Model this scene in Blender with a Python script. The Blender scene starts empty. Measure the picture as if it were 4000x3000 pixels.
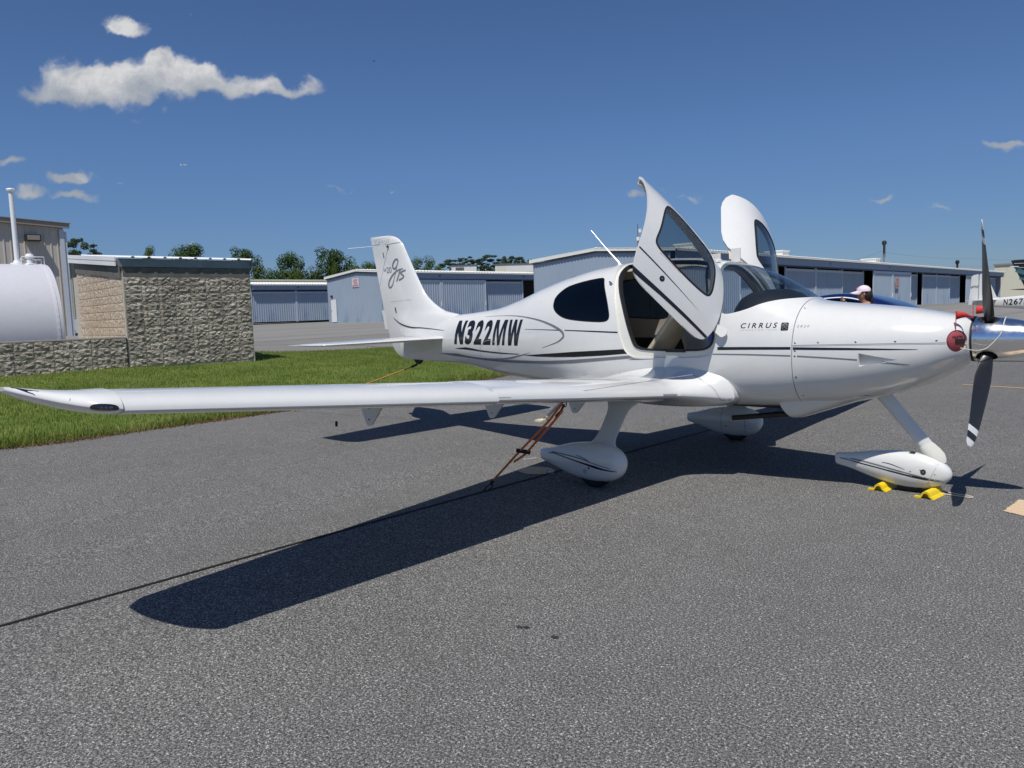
import bpy, bmesh, math, random
import numpy as np
from mathutils import Vector, Matrix
from mathutils.bvhtree import BVHTree
R = math.radians
rng = random.Random(7)
npr = np.random.default_rng(7)
SC = bpy.context.scene
COL = SC.collection

# ------------------------------------------------------------------ camera, light, exposure
CAM_POS = Vector((4.0341, -6.7431, 1.583))
yaw, pitch, roll = 2.3189, -0.095, -0.0321
fw = Vector((math.cos(yaw) * math.cos(pitch), math.sin(yaw) * math.cos(pitch), math.sin(pitch)))
rt = Vector((math.sin(yaw), -math.cos(yaw), 0))
up = rt.cross(fw)
r2 = math.cos(roll) * rt + math.sin(roll) * up
u2 = -math.sin(roll) * rt + math.cos(roll) * up
cd = bpy.data.cameras.new('camera')
cam = bpy.data.objects.new('camera', cd)
COL.objects.link(cam)
M = Matrix((r2, u2, -fw)).transposed().to_4x4()
M.translation = CAM_POS
cam.matrix_world = M
cd.sensor_width = 36
cd.lens = 2956.08 / 4000 * 36
cd.clip_end = 6000
cd.clip_start = 0.05
SC.camera = cam

SUN_AZ, SUN_EL = R(-62.3), R(62.1)
sun_dir = Vector((math.cos(SUN_AZ) * math.cos(SUN_EL), math.sin(SUN_AZ) * math.cos(SUN_EL), math.sin(SUN_EL)))
sl = bpy.data.lights.new('sun', 'SUN')
sl.energy = 4.4
sl.angle = R(0.53)
sl.color = (1.0, 0.955, 0.89)
so = bpy.data.objects.new('sun', sl)
COL.objects.link(so)
so.rotation_euler = sun_dir.to_track_quat('Z', 'Y').to_euler()

SC.view_settings.view_transform = 'Standard'
SC.view_settings.look = 'None'
SC.view_settings.gamma = 1
SC.view_settings.use_curve_mapping = False
SC.view_settings.exposure = 0.0
SC.cycles.transparent_max_bounces = 24
SC.cycles.max_bounces = 8


class NT:
    """small helper to write node trees"""
    def __init__(s, tree):
        s.t = tree
        s.n = tree.nodes
    def new(s, ty, **kw):
        nd = s.n.new(ty)
        for k, v in kw.items():
            setattr(nd, k, v)
        return nd
    def link(s, a, b):
        s.t.links.new(a, b)
    def inp(s, sock, v):
        if isinstance(v, (int, float, tuple, list)):
            if isinstance(v, (tuple, list)) and len(v) == 3 and sock.type == 'RGBA':
                v = (*v, 1)
            sock.default_value = v
        else:
            s.link(v, sock)
    def math(s, op, a, b=None, c=None, clamp=False):
        m = s.new('ShaderNodeMath', operation=op, use_clamp=clamp)
        s.inp(m.inputs[0], a)
        if b is not None: s.inp(m.inputs[1], b)
        if c is not None: s.inp(m.inputs[2], c)
        return m.outputs[0]
    def vmath(s, op, a, b=None):
        m = s.new('ShaderNodeVectorMath', operation=op)
        s.inp(m.inputs[0], a)
        if b is not None: s.inp(m.inputs[1], b)
        return m.outputs['Value'] if op in ('DOT_PRODUCT', 'LENGTH') else m.outputs[0]
    def noise(s, vec, scale, detail=2, rough=0.5, dist=0.0, dim='3D'):
        m = s.new('ShaderNodeTexNoise', noise_dimensions=dim)
        if vec is not None: s.link(vec, m.inputs['Vector'])
        m.inputs['Scale'].default_value = scale
        m.inputs['Detail'].default_value = detail
        m.inputs['Roughness'].default_value = rough
        m.inputs['Distortion'].default_value = dist
        return m.outputs['Fac']
    def voro(s, vec, scale, feature='F1', out='Distance'):
        m = s.new('ShaderNodeTexVoronoi', feature=feature)
        if vec is not None: s.link(vec, m.inputs['Vector'])
        m.inputs['Scale'].default_value = scale
        return m.outputs[out]
    def ramp(s, fac, stops, interp='LINEAR'):
        m = s.new('ShaderNodeValToRGB')
        s.link(fac, m.inputs[0])
        cr = m.color_ramp
        cr.interpolation = interp
        while len(cr.elements) < len(stops): cr.elements.new(0.5)
        for e, (p, c) in zip(cr.elements, stops):
            e.position = p
            e.color = (*c, 1) if len(c) == 3 else c
        return m.outputs[0]
    def maprange(s, v, a, b, c=0.0, d=1.0, smooth=False):
        m = s.new('ShaderNodeMapRange', clamp=True)
        if smooth: m.interpolation_type = 'SMOOTHSTEP'
        s.inp(m.inputs[0], v)
        for i, q in enumerate((a, b, c, d)): s.inp(m.inputs[i + 1], q)
        return m.outputs[0]
    def mix(s, f, a, b, blend='MIX'):
        m = s.new('ShaderNodeMix', data_type='RGBA', blend_type=blend)
        s.inp(m.inputs[0], f); s.inp(m.inputs[6], a); s.inp(m.inputs[7], b)
        return m.outputs[2]


# ------------------------------------------------------------------ sky with clouds
W = bpy.data.worlds.new('World')
SC.world = W
W.use_nodes = True
wt = NT(W.node_tree)
W.node_tree.nodes.clear()
sky = wt.new('ShaderNodeTexSky', sky_type='NISHITA')
sky.sun_disc = False
sky.sun_elevation = SUN_EL
sky.sun_rotation = R(90) - SUN_AZ
sky.altitude = 300
sky.air_density = 1.0
sky.dust_density = 0.25
sky.ozone_density = 3.0
tc = wt.new('ShaderNodeTexCoord')
D = tc.outputs['Generated']
# a fixed tangent plane on the sky dome (direction azimuth 132.9, elevation -5.4), unit 1000
df = wt.vmath('DOT_PRODUCT', D, tuple(fw))
dr = wt.vmath('DOT_PRODUCT', D, tuple(r2))
du = wt.vmath('DOT_PRODUCT', D, tuple(u2))
dfs = wt.math('MAXIMUM', df, 0.05)
su = wt.math('DIVIDE', dr, dfs)
sv = wt.math('DIVIDE', du, dfs)
cb = wt.new('ShaderNodeCombineXYZ')
wt.link(su, cb.inputs[0]); wt.link(sv, cb.inputs[1])
uv0 = cb.outputs[0]
# warp
wn = wt.new('ShaderNodeTexNoise'); wn.inputs['Scale'].default_value = 22; wn.inputs['Detail'].default_value = 5
wt.link(uv0, wn.inputs['Vector'])
wv = wt.vmath('SUBTRACT', wn.outputs['Color'], (0.5, 0.5, 0.5))
sc_ = wt.new('ShaderNodeVectorMath', operation='SCALE'); wt.link(wv, sc_.inputs[0]); sc_.inputs[3].default_value = 0.050
uvw = wt.vmath('ADD', uv0, sc_.outputs[0])
def px(a, b): return ((a - 2000) / 2956.08, (1500 - b) / 2956.08)
CL = [  # photo-derived places of the clouds on the dome: centre, half sizes, density
    (460, 92, 75, 42, 1.0), (515, 105, 78, 30, .85),
    (150, 360, 110, 45, .75), (235, 310, 100, 75, .95), (330, 335, 110, 75, 1.0), (430, 320, 130, 85, 1.0), (560, 300, 130, 85, 1.1), (650, 270, 110, 75, 1.15),
    (700, 320, 110, 75, 1.1), (640, 230, 75, 50, .95), (790, 305, 80, 60, 1.0), (860, 330, 80, 60, .95), (950, 355, 85, 45, .75), (1040, 345, 90, 45, .85), (1110, 350, 70, 35, .85), (1190, 345, 70, 35, .8), (500, 390, 130, 40, .7),
    (640, 430, 32, 18, .38), (535, 458, 30, 20, .38),
    (60, 628, 62, 20, .9), (275, 706, 112, 26, 1.15), (300, 690, 60, 28, 1.0), (98, 755, 82, 24, 1.05), (285, 775, 95, 19, .95),
    (1180, 608, 40, 10, .35), (460, 710, 60, 8, .35), (1325, 728, 65, 9, .45), (1525, 750, 22, 8, .6), (730, 952, 35, 10, .6),
    (2480, 752, 72, 19, .9), (2720, 776, 60, 16, .6), (2600, 745, 25, 10, .35),
    (3435, 790, 48, 16, .95), (3665, 808, 55, 13, .65), (3920, 578, 90, 26, 1.1), (3960, 565, 50, 18, .85), (745, 70, 20, 14, .25)]
acc = None
for (a, b, w_, h_, k) in CL:
    x, y = px(a, b)
    d = wt.vmath('SUBTRACT', uvw, (x, y, 0))
    e = wt.vmath('MULTIPLY', d, (2956.08 / (w_ * 1.25), 2956.08 / (h_ * 1.25), 0))
    l = wt.vmath('LENGTH', e)
    f = wt.math('MULTIPLY_ADD', l, -k, k, clamp=True)
    acc = f if acc is None else wt.math('ADD', acc, f)
cn = wt.noise(uvw, 42, 9, 0.66)
cn2 = wt.noise(uv0, 16, 4, 0.5)
acc = wt.math('MULTIPLY', acc, wt.maprange(df, 0.15, 0.4))
thr = wt.math('SUBTRACT', acc, wt.math('MULTIPLY', wt.maprange(cn, .25, .75, 0, 1), 0.62))
mask = wt.maprange(thr, -0.16, 0.62, 0.0, 1.0, smooth=True)
mask = wt.math('MULTIPLY', mask, wt.maprange(acc, 0.02, 0.2))
# brighter towards the sunlit tops, greyer in the thick bottoms
up_s = wt.maprange(sv, .374, .432, -.10, .10)
hi = wt.math('ADD', wt.math('ADD', wt.math('MULTIPLY', cn, 0.40), wt.math('MULTIPLY', cn2, 0.60)), up_s)
ccol = wt.ramp(hi, [(0.36, (0.40, 0.44, 0.50)), (0.50, (0.58, 0.60, 0.63)), (0.62, (0.82, 0.82, 0.82))])
bg1 = wt.new('ShaderNodeBackground'); bg1.inputs[1].default_value = 0.082
hs = wt.new('ShaderNodeMix', data_type='RGBA', blend_type='MULTIPLY'); hs.inputs[0].default_value = 1; el_ = wt.new('ShaderNodeSeparateXYZ'); wt.link(D, el_.inputs[0])
wt.link(wt.mix(wt.maprange(el_.outputs[2], 0.0, 0.24, smooth=True), (.42, .545, .80, 1), (.575, .725, .955, 1)), hs.inputs[7])
wt.link(sky.outputs[0], hs.inputs[6])
wt.link(hs.outputs[2], bg1.inputs[0])
bg2 = wt.new('ShaderNodeBackground'); wt.link(ccol, bg2.inputs[0]); bg2.inputs[1].default_value = 0.86
ms = wt.new('ShaderNodeMixShader')
wt.link(wt.math('MULTIPLY', mask, 0.93), ms.inputs[0]); wt.link(bg1.outputs[0], ms.inputs[1]); wt.link(bg2.outputs[0], ms.inputs[2])
wo = wt.new('ShaderNodeOutputWorld'); wt.link(ms.outputs[0], wo.inputs[0])

# ------------------------------------------------------------------ materials
MATS = {}
def principled(name, col=(0.5, 0.5, 0.5), rough=0.5, metal=0.0, spec=0.5, coat=0.0):
    m = bpy.data.materials.new(name); m.use_nodes = True
    t = NT(m.node_tree); b = t.n['Principled BSDF']
    b.inputs['Base Color'].default_value = (*col, 1)
    b.inputs['Roughness'].default_value = rough
    b.inputs['Metallic'].default_value = metal
    b.inputs['Specular IOR Level'].default_value = spec
    b.inputs['Coat Weight'].default_value = coat
    b.inputs['Coat Roughness'].default_value = 0.03
    MATS[name] = m
    return m, t, b
def grainy(name, col, rough=0.5, amt=0.12, scale=6, bump=0.0, bscale=60, **k):
    """plain material with large and small tone variation"""
    m, t, b = principled(name, col, rough, **k)
    tc = t.new('ShaderNodeTexCoord').outputs['Object']
    n = t.math('ADD', t.math('MULTIPLY', t.noise(tc, scale, 4, 0.6), 0.6), t.math('MULTIPLY', t.noise(tc, scale * 9, 3, 0.6), 0.4))
    v = t.maprange(n, 0.3, 0.7, 1 - amt, 1 + amt)
    hsv = t.new('ShaderNodeHueSaturation'); hsv.inputs['Color'].default_value = (*col, 1)
    t.link(v, hsv.inputs['Value']); t.link(hsv.outputs[0], b.inputs['Base Color'])
    if bump:
        bp = t.new('ShaderNodeBump'); bp.inputs['Strength'].default_value = bump; bp.inputs['Distance'].default_value = 0.01
        t.link(t.noise(tc, bscale, 4, 0.6), bp.inputs['Height']); t.link(bp.outputs[0], b.inputs['Normal'])
    return m, t, b

# white aircraft paint: gloss, a trace of grime
m, t, b = principled('white_paint', (0.76, 0.76, 0.745), 0.16, coat=0.6, spec=0.5)
tcx = t.new('ShaderNodeTexCoord').outputs['Object']
gr = t.math('ADD', t.math('MULTIPLY', t.noise(tcx, 1.3, 4, 0.6), 0.6), t.math('MULTIPLY', t.noise(tcx, 14, 4, 0.65), 0.4))
t.link(t.ramp(gr, [(0.30, (0.655, 0.66, 0.64)), (0.6, (0.70, 0.705, 0.685))]), b.inputs['Base Color'])
t.link(t.maprange(t.noise(tcx, 5, 4, 0.6), 0.3, 0.7, 0.10, 0.24), b.inputs['Roughness'])
m, t, b = grainy('yellowed_paint', (0.70, 0.69, 0.63), 0.3, 0.06, 8)
grainy('black_stripe', (0.012, 0.013, 0.018), 0.18, 0.15, 8)
grainy('grey_stripe', (0.17, 0.175, 0.195), 0.25, 0.08, 8)
grainy('faint_grey', (0.42, 0.43, 0.45), 0.3, 0.08, 8)
grainy('seam', (0.33, 0.33, 0.33), 0.5, 0.1, 8)
grainy('dark_seam', (0.05, 0.05, 0.055), 0.5, 0.1, 8)
grainy('rubber', (0.012, 0.012, 0.013), 0.65, 0.2, 12)
grainy('tyre_rubber', (0.018, 0.018, 0.018), 0.8, 0.25, 12, bump=.3)
grainy('steel', (0.45, 0.45, 0.46), 0.35, 0.12, 20, metal=1.0)
grainy('screw', (0.30, 0.30, 0.31), 0.35, 0.15, 30, metal=.9)
m, t, b = principled('polished', (0.90, 0.90, 0.90), 0.085, metal=1.0)
tcx = t.new('ShaderNodeTexCoord').outputs['Object']
t.link(t.maprange(t.noise(tcx, 9, 5, 0.7), 0.3, 0.7, 0.10, 0.26), b.inputs['Roughness'])
grainy('prop_black', (0.018, 0.018, 0.020), 0.33, 0.2, 10)
grainy('prop_white', (0.72, 0.73, 0.73), 0.35, 0.08, 10)
grainy('exhaust', (0.045, 0.035, 0.03), 0.5, 0.35, 14, metal=.6)
grainy('beige_trim', (0.50, 0.45, 0.36), 0.6, 0.07, 9, bump=.15)
grainy('leather', (0.48, 0.42, 0.32), 0.5, 0.10, 9, bump=.3, bscale=140)
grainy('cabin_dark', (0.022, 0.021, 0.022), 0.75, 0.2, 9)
grainy('headliner', (0.40, 0.37, 0.31), 0.8, 0.08, 9)
grainy('glareshield', (0.020, 0.020, 0.021), 0.6, 0.2, 9, bump=.2, bscale=150)
grainy('plug_red', (0.30, 0.055, 0.065), 0.75, 0.15, 12, bump=.3)
grainy('flag_red', (0.50, 0.035, 0.035), 0.7, 0.1, 12)
grainy('orange_rope', (0.80, 0.20, 0.055), 0.7, 0.18, 60, bump=.6, bscale=300)
grainy('tan_rope', (0.62, 0.30, 0.06), 0.7, 0.18, 60, bump=.6, bscale=300)
m, t, b = principled('door_white_', (.80, .80, .79), .3)
grainy('cream', (0.66, 0.60, 0.42), 0.6, 0.1, 20)
grainy('chock_yellow', (0.78, 0.56, 0.012), 0.42, 0.10, 30)
grainy('cord_white', (0.62, 0.57, 0.48), 0.7, 0.1, 50)
grainy('black_cable', (0.012, 0.010, 0.010), 0.6, 0.25, 40)
grainy('lens_black', (0.010, 0.010, 0.012), 0.05, 0.2, 20, coat=1.0)
m, t, b = principled('lens_glass', (0.25, 0.25, 0.27), 0.05, metal=1.0)

def glass(name, tint, rough=0.0, refl=1.0):
    m = bpy.data.materials.new(name); m.use_nodes = True
    t = NT(m.node_tree); t.n.clear()
    tr = t.new('ShaderNodeBsdfTransparent'); tr.inputs[0].default_value = (*tint, 1)
    gl = t.new('ShaderNodeBsdfGlossy'); gl.inputs['Roughness'].default_value = rough
    fr = t.new('ShaderNodeFresnel'); bf = t.new('ShaderNodeNewGeometry').outputs['Backfacing']
    t.link(t.math('MULTIPLY_ADD', bf, 1 / 1.5 - 1.5, 1.5), fr.inputs[0])
    mx = t.new('ShaderNodeMixShader')
    t.link(t.math('MULTIPLY', fr.outputs[0], refl), mx.inputs[0]); t.link(tr.outputs[0], mx.inputs[1]); t.link(gl.outputs[0], mx.inputs[2])
    o = t.new('ShaderNodeOutputMaterial'); t.link(mx.outputs[0], o.inputs[0])
    MATS[name] = m
glass('windshield_glass', (0.80, 0.84, 0.86), 0.02, 1.0)
glass('window_glass', (0.60, 0.63, 0.64), 0.01, 1.0)
glass('tinted_glass', (0.13, 0.15, 0.17), 0.01, 1.1)
glass('car_glass', (0.05, 0.05, 0.06), 0.01, 1.2)

# ------------------------------------------------------------------ object helpers
def tag(o, label=None, cat=None, group=None, kind=None):
    if label: o['label'] = label
    if cat: o['category'] = cat
    if group: o['group'] = group
    if kind: o['kind'] = kind
    return o
def empty(name, loc=(0, 0, 0), rz=0.0, label=None, cat=None, group=None):
    o = bpy.data.objects.new(name, None); COL.objects.link(o)
    o.location = loc; o.rotation_euler = (0, 0, rz)
    o.empty_display_size = 0.2
    return tag(o, label, cat, group)
def link(name, me, parent=None):
    o = bpy.data.objects.new(name, me); COL.objects.link(o)
    if parent is not None: o.parent = parent
    return o
def mesh(name, vs, fs, mat, parent=None, smooth=False, angle=None):
    me = bpy.data.meshes.new(name)
    me.from_pydata([tuple(v) for v in vs], [], [tuple(f) for f in fs])
    mats = mat if isinstance(mat, (list, tuple)) else [mat]
    for q in mats: me.materials.append(MATS[q])
    if smooth:
        me.shade_smooth()
        if angle: me.set_sharp_from_angle(angle=R(angle))
    me.update()
    return link(name, me, parent)


class MB:
    """collects primitives; build() links them as one mesh object"""
    def __init__(s): s.v = []; s.f = []
    def add(s, vs, fs):
        n = len(s.v); s.v += [tuple(v) for v in vs]; s.f += [tuple(i + n for i in f) for f in fs]; return s
    def box(s, c, d, rz=0.0, ax=None):
        hx, hy, hz = d[0] / 2, d[1] / 2, d[2] / 2
        cs, sn = math.cos(rz), math.sin(rz); vs = []
        for z in (-hz, hz):
            for x, y in ((-hx, -hy), (hx, -hy), (hx, hy), (-hx, hy)):
                vs.append((c[0] + x * cs - y * sn, c[1] + x * sn + y * cs, c[2] + z))
        return s.add(vs, [(3, 2, 1, 0), (4, 5, 6, 7), (0, 1, 5, 4), (1, 2, 6, 5), (2, 3, 7, 6), (3, 0, 4, 7)])
    def obox(s, o, ex, ey, ez):
        """box from corner o with edge vectors"""
        o, ex, ey, ez = map(Vector, (o, ex, ey, ez))
        vs = [o, o + ex, o + ex + ey, o + ey, o + ez, o + ex + ez, o + ex + ey + ez, o + ey + ez]
        return s.add(vs, [(3, 2, 1, 0), (4, 5, 6, 7), (0, 1, 5, 4), (1, 2, 6, 5), (2, 3, 7, 6), (3, 0, 4, 7)])
    def quad(s, a, b, c, d): return s.add([a, b, c, d], [(0, 1, 2, 3)])
    def tube(s, pts, r, n=10, caps=True):
        pts = [Vector(p) for p in pts]
        rs = r if isinstance(r, (list, tuple)) else [r] * len(pts)
        rings = []; prev = None
        for i, p in enumerate(pts):
            a = pts[max(i - 1, 0)]; b = pts[min(i + 1, len(pts) - 1)]
            t = (b - a).normalized()
            if prev is None:
                q = t.orthogonal().normalized()
            else:
                q = (prev - t * prev.dot(t)).normalized()
            prev = q; w = t.cross(q)
            rings.append([p + rs[i] * (math.cos(2 * math.pi * k / n) * q + math.sin(2 * math.pi * k / n) * w) for k in range(n)])
        vs = [v for rg in rings for v in rg]; fs = []
        for i in range(len(rings) - 1):
            for k in range(n):
                fs.append((i * n + k, i * n + (k + 1) % n, (i + 1) * n + (k + 1) % n, (i + 1) * n + k))
        if caps:
            fs.append(tuple(range(n))[::-1]); fs.append(tuple((len(rings) - 1) * n + k for k in range(n)))
        return s.add(vs, fs)
    def lathe(s, c, prof, axis='z', n=24, caps=True):
        """prof: list of (r, h)"""
        vs = []
        for (r, h) in prof:
            for k in range(n):
                a = 2 * math.pi * k / n
                p = (r * math.cos(a), r * math.sin(a), h)
                if axis == 'x': p = (h, p[0], p[1])
                if axis == 'y': p = (p[1], h, p[0])
                vs.append((c[0] + p[0], c[1] + p[1], c[2] + p[2]))
        fs = [(i * n + k, i * n + (k + 1) % n, (i + 1) * n + (k + 1) % n, (i + 1) * n + k) for i in range(len(prof) - 1) for k in range(n)]
        if caps:
            fs.append(tuple(range(n))[::-1]); fs.append(tuple((len(prof) - 1) * n + k for k in range(n)))
        return s.add(vs, fs)
    def prism(s, poly, o, ex, ey, ez):
        """polygon in plane (ex,ey) from o, extruded by ez"""
        o, ex, ey, ez = map(Vector, (o, ex, ey, ez)); n = len(poly)
        vs = [o + a * ex + b * ey for a, b in poly]; vs += [v + ez for v in vs]
        fs = [tuple(range(n))[::-1], tuple(range(n, 2 * n))] + [(i, (i + 1) % n, n + (i + 1) % n, n + i) for i in range(n)]
        return s.add(vs, fs)
    def grid(s, rows, closed=False):
        n = len(rows[0]); vs = [v for r in rows for v in r]; fs = []
        for i in range(len(rows) - 1):
            for k in range(n if closed else n - 1):
                fs.append((i * n + k, i * n + (k + 1) % n, (i + 1) * n + (k + 1) % n, (i + 1) * n + k))
        return s.add(vs, fs)
    def build(s, name, mat, parent=None, smooth=False, angle=40, fix=False):
        o = mesh(name, s.v, s.f, mat, parent, False)
        if fix:
            bm = bmesh.new(); bm.from_mesh(o.data); bmesh.ops.remove_doubles(bm, verts=bm.verts, dist=1e-5)
            bmesh.ops.recalc_face_normals(bm, faces=bm.faces); bm.to_mesh(o.data); bm.free()
        if smooth:
            o.data.shade_smooth(); o.data.set_sharp_from_angle(angle=R(angle))
        return o

def apply_mods(o):
    dg = bpy.context.evaluated_depsgraph_get()
    me = bpy.data.meshes.new_from_object(o.evaluated_get(dg), depsgraph=dg)
    o.modifiers.clear(); old = o.data; o.data = me
    bpy.data.meshes.remove(old)
def boolean(o, cutter, op='DIFFERENCE'):
    md = o.modifiers.new('b', 'BOOLEAN'); md.operation = op; md.solver = 'EXACT'; md.object = cutter
    apply_mods(o)
def kill(o):
    me = o.data; bpy.data.objects.remove(o)
    if me and me.users == 0: bpy.data.meshes.remove(me)
def bevel(o, w, seg=2, ang=35):
    md = o.modifiers.new('bv', 'BEVEL'); md.width = w; md.segments = seg; md.limit_method = 'ANGLE'; md.angle_limit = R(ang)
    apply_mods(o)
def smooth_ang(o, a=35):
    o.data.shade_smooth(); o.data.set_sharp_from_angle(angle=R(a))
def bvh(o):
    bm = bmesh.new(); bm.from_mesh(o.data); t = BVHTree.FromBMesh(bm); bm.free(); return t
def flipped(o):
    bm = bmesh.new(); bm.from_mesh(o.data); bmesh.ops.recalc_face_normals(bm, faces=bm.faces); bm.to_mesh(o.data); bm.free()

def rounded(poly, r, n=5):
    """round the corners of a closed polygon; r = one radius or a list"""
    out = []; N = len(poly)
    for i in range(N):
        p = Vector(poly[i]); a = Vector(poly[i - 1]); b = Vector(poly[(i + 1) % N])
        rr = r[i] if isinstance(r, (list, tuple)) else r
        da, db = (a - p), (b - p); rr = min(rr, da.length * 0.48, db.length * 0.48)
        if rr < 1e-4: out.append(tuple(p)); continue
        p0 = p + da.normalized() * rr; p1 = p + db.normalized() * rr
        for k in range(n + 1):
            t = k / n; out.append(tuple((1 - t) ** 2 * p0 + 2 * t * (1 - t) * p + t * t * p1))
    return out
def chaikin(poly, it=2, closed=True):
    for _ in range(it):
        q = []; N = len(poly)
        for i in range(N if closed else N - 1):
            a = poly[i]; b = poly[(i + 1) % N]
            q.append((a[0] * .75 + b[0] * .25, a[1] * .75 + b[1] * .25)); q.append((a[0] * .25 + b[0] * .75, a[1] * .25 + b[1] * .75))
        if not closed: q = [poly[0]] + q + [poly[-1]]
        poly = q
    return poly
def offset_poly(poly, d):
    """grow (d>0) a closed polygon"""
    A = sum(poly[i - 1][0] * poly[i][1] - poly[i][0] * poly[i - 1][1] for i in range(len(poly)))
    s = 1 if A > 0 else -1; out = []; N = len(poly)
    for i in range(N):
        a = Vector(poly[i - 1]); p = Vector(poly[i]); b = Vector(poly[(i + 1) % N])
        n1 = Vector(((p - a).y, -(p - a).x)); n2 = Vector(((b - p).y, -(b - p).x))
        if n1.length < 1e-9: n1 = n2
        if n2.length < 1e-9: n2 = n1
        n = (n1.normalized() + n2.normalized()); n = n.normalized() if n.length > 1e-6 else n1.normalized()
        out.append(tuple(p + n * d * s))
    return out
def strip(pts, widths):
    """polyline with width -> closed polygon quads list"""
    L, Rr = [], []
    for i, p in enumerate(pts):
        a = Vector(pts[max(0, i - 1)]); b = Vector(pts[min(len(pts) - 1, i + 1)]); t = (b - a).normalized(); n = Vector((-t.y, t.x))
        w = (widths[i] if isinstance(widths, (list, tuple)) else widths) / 2
        L.append(Vector(p) + n * w); Rr.append(Vector(p) - n * w)
    return L, Rr

FONT = {}
def text_flat(s, shear=0.0, bold=0.0, space=1.0):
    """flat text mesh, returns verts (2d, box 0..1) and faces"""
    cu = bpy.data.curves.new('t', 'FONT'); cu.body = s; cu.shear = shear; cu.offset = bold; cu.space_character = space
    cu.resolution_u = 4; cu.fill_mode = 'FRONT'
    o = bpy.data.objects.new('t', cu); COL.objects.link(o)
    dg = bpy.context.evaluated_depsgraph_get(); dg.update()
    me = o.evaluated_get(dg).to_mesh()
    vs = [(v.co.x, v.co.y) for v in me.vertices]; fs = [tuple(p.vertices) for p in me.polygons]
    o.evaluated_get(dg).to_mesh_clear(); bpy.data.objects.remove(o); bpy.data.curves.remove(cu)
    x0 = min(v[0] for v in vs); x1 = max(v[0] for v in vs); y0 = min(v[1] for v in vs); y1 = max(v[1] for v in vs)
    return [((a - x0) / (x1 - x0), (b - y0) / (y1 - y0)) for a, b in vs], fs
def flat_bm(vs, fs, maxlen=0.0):
    bm = bmesh.new(); bv = [bm.verts.new((a, b, 0)) for a, b in vs]
    for f in fs:
        try: bm.faces.new([bv[i] for i in f])
        except ValueError: pass
    bmesh.ops.triangulate(bm, faces=bm.faces)
    if maxlen:
        for _ in range(7):
            ed = [e for e in bm.edges if e.calc_length() > maxlen]
            if not ed: break
            bmesh.ops.subdivide_edges(bm, edges=ed, cuts=1); bmesh.ops.triangulate(bm, faces=[f for f in bm.faces if len(f.verts) > 3])
    return bm
def decal(name, vs, fs, mat, tree, parent, side=-1, off=0.0015, maxlen=0.05, M=None, ydir=None, start=3.0):
    """flat shapes in (x,z) laid on a surface along y; side -1 = starboard"""
    bm = flat_bm(vs, fs, maxlen); bad = []
    for v in bm.verts:
        o = Vector((v.co.x, side * start, v.co.y)); h = tree.ray_cast(o, Vector((0, -side, 0)))
        if h[0] is None: bad.append(v)
        else:
            n = h[1];  n = n if n.y * side > 0 else -n
            v.co = h[0] + n * off
    if bad: bmesh.ops.delete(bm, geom=bad, context='VERTS')
    if not bm.faces: bm.free(); return None
    for f in bm.faces:
        f.normal_update()
        if f.normal.y * side < 0: f.normal_flip()
    me = bpy.data.meshes.new(name); bm.to_mesh(me); bm.free(); me.materials.append(MATS[mat]); me.shade_smooth()
    if M is not None: me.transform(M)
    return link(name, me, parent)
def poly_decal(name, polys, mat, tree, parent, **k):
    vs, fs = [], []
    for p in polys:
        n = len(vs); vs += [tuple(q) for q in p]; fs.append(tuple(range(n, n + len(p))))
    return decal(name, vs, fs, mat, tree, parent, **k)
def strip_decal(name, lines, mat, tree, parent, **k):
    vs, fs = [], []
    for pts, w in lines:
        L, Q = strip(pts, w); n = len(vs); m_ = len(L)
        vs += [tuple(q) for q in L] + [tuple(q) for q in Q]
        fs += [(n + i, n + i + 1, n + m_ + i + 1, n + m_ + i) for i in range(m_ - 1)]
    return decal(name, vs, fs, mat, tree, parent, **k)
def text_decal(name, s, x0, x1, z0, z1, mat, tree, parent, shear=0, bold=0, space=1.0, slope=0.0, mirror=False, **k):
    v, f = text_flat(s, shear, bold, space)
    q = []
    for a, b in v:
        if mirror: a = 1 - a
        q.append((x0 + a * (x1 - x0), z0 + b * (z1 - z0) + slope * a))
    return decal(name, q, f, mat, tree, parent, **k)
def bez(pts, n=8):
    """catmull-rom through points"""
    out = []; P = [Vector(p) for p in pts]
    for i in range(len(P) - 1):
        p0 = P[max(i - 1, 0)]; p1 = P[i]; p2 = P[i + 1]; p3 = P[min(i + 2, len(P) - 1)]
        for k in range(n):
            t = k / n
            out.append(tuple(0.5 * ((2 * p1) + (p2 - p0) * t + (2 * p0 - 5 * p1 + 4 * p2 - p3) * t * t + (3 * p1 - p0 - 3 * p2 + p3) * t ** 3)))
    out.append(tuple(P[-1])); return out
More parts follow.
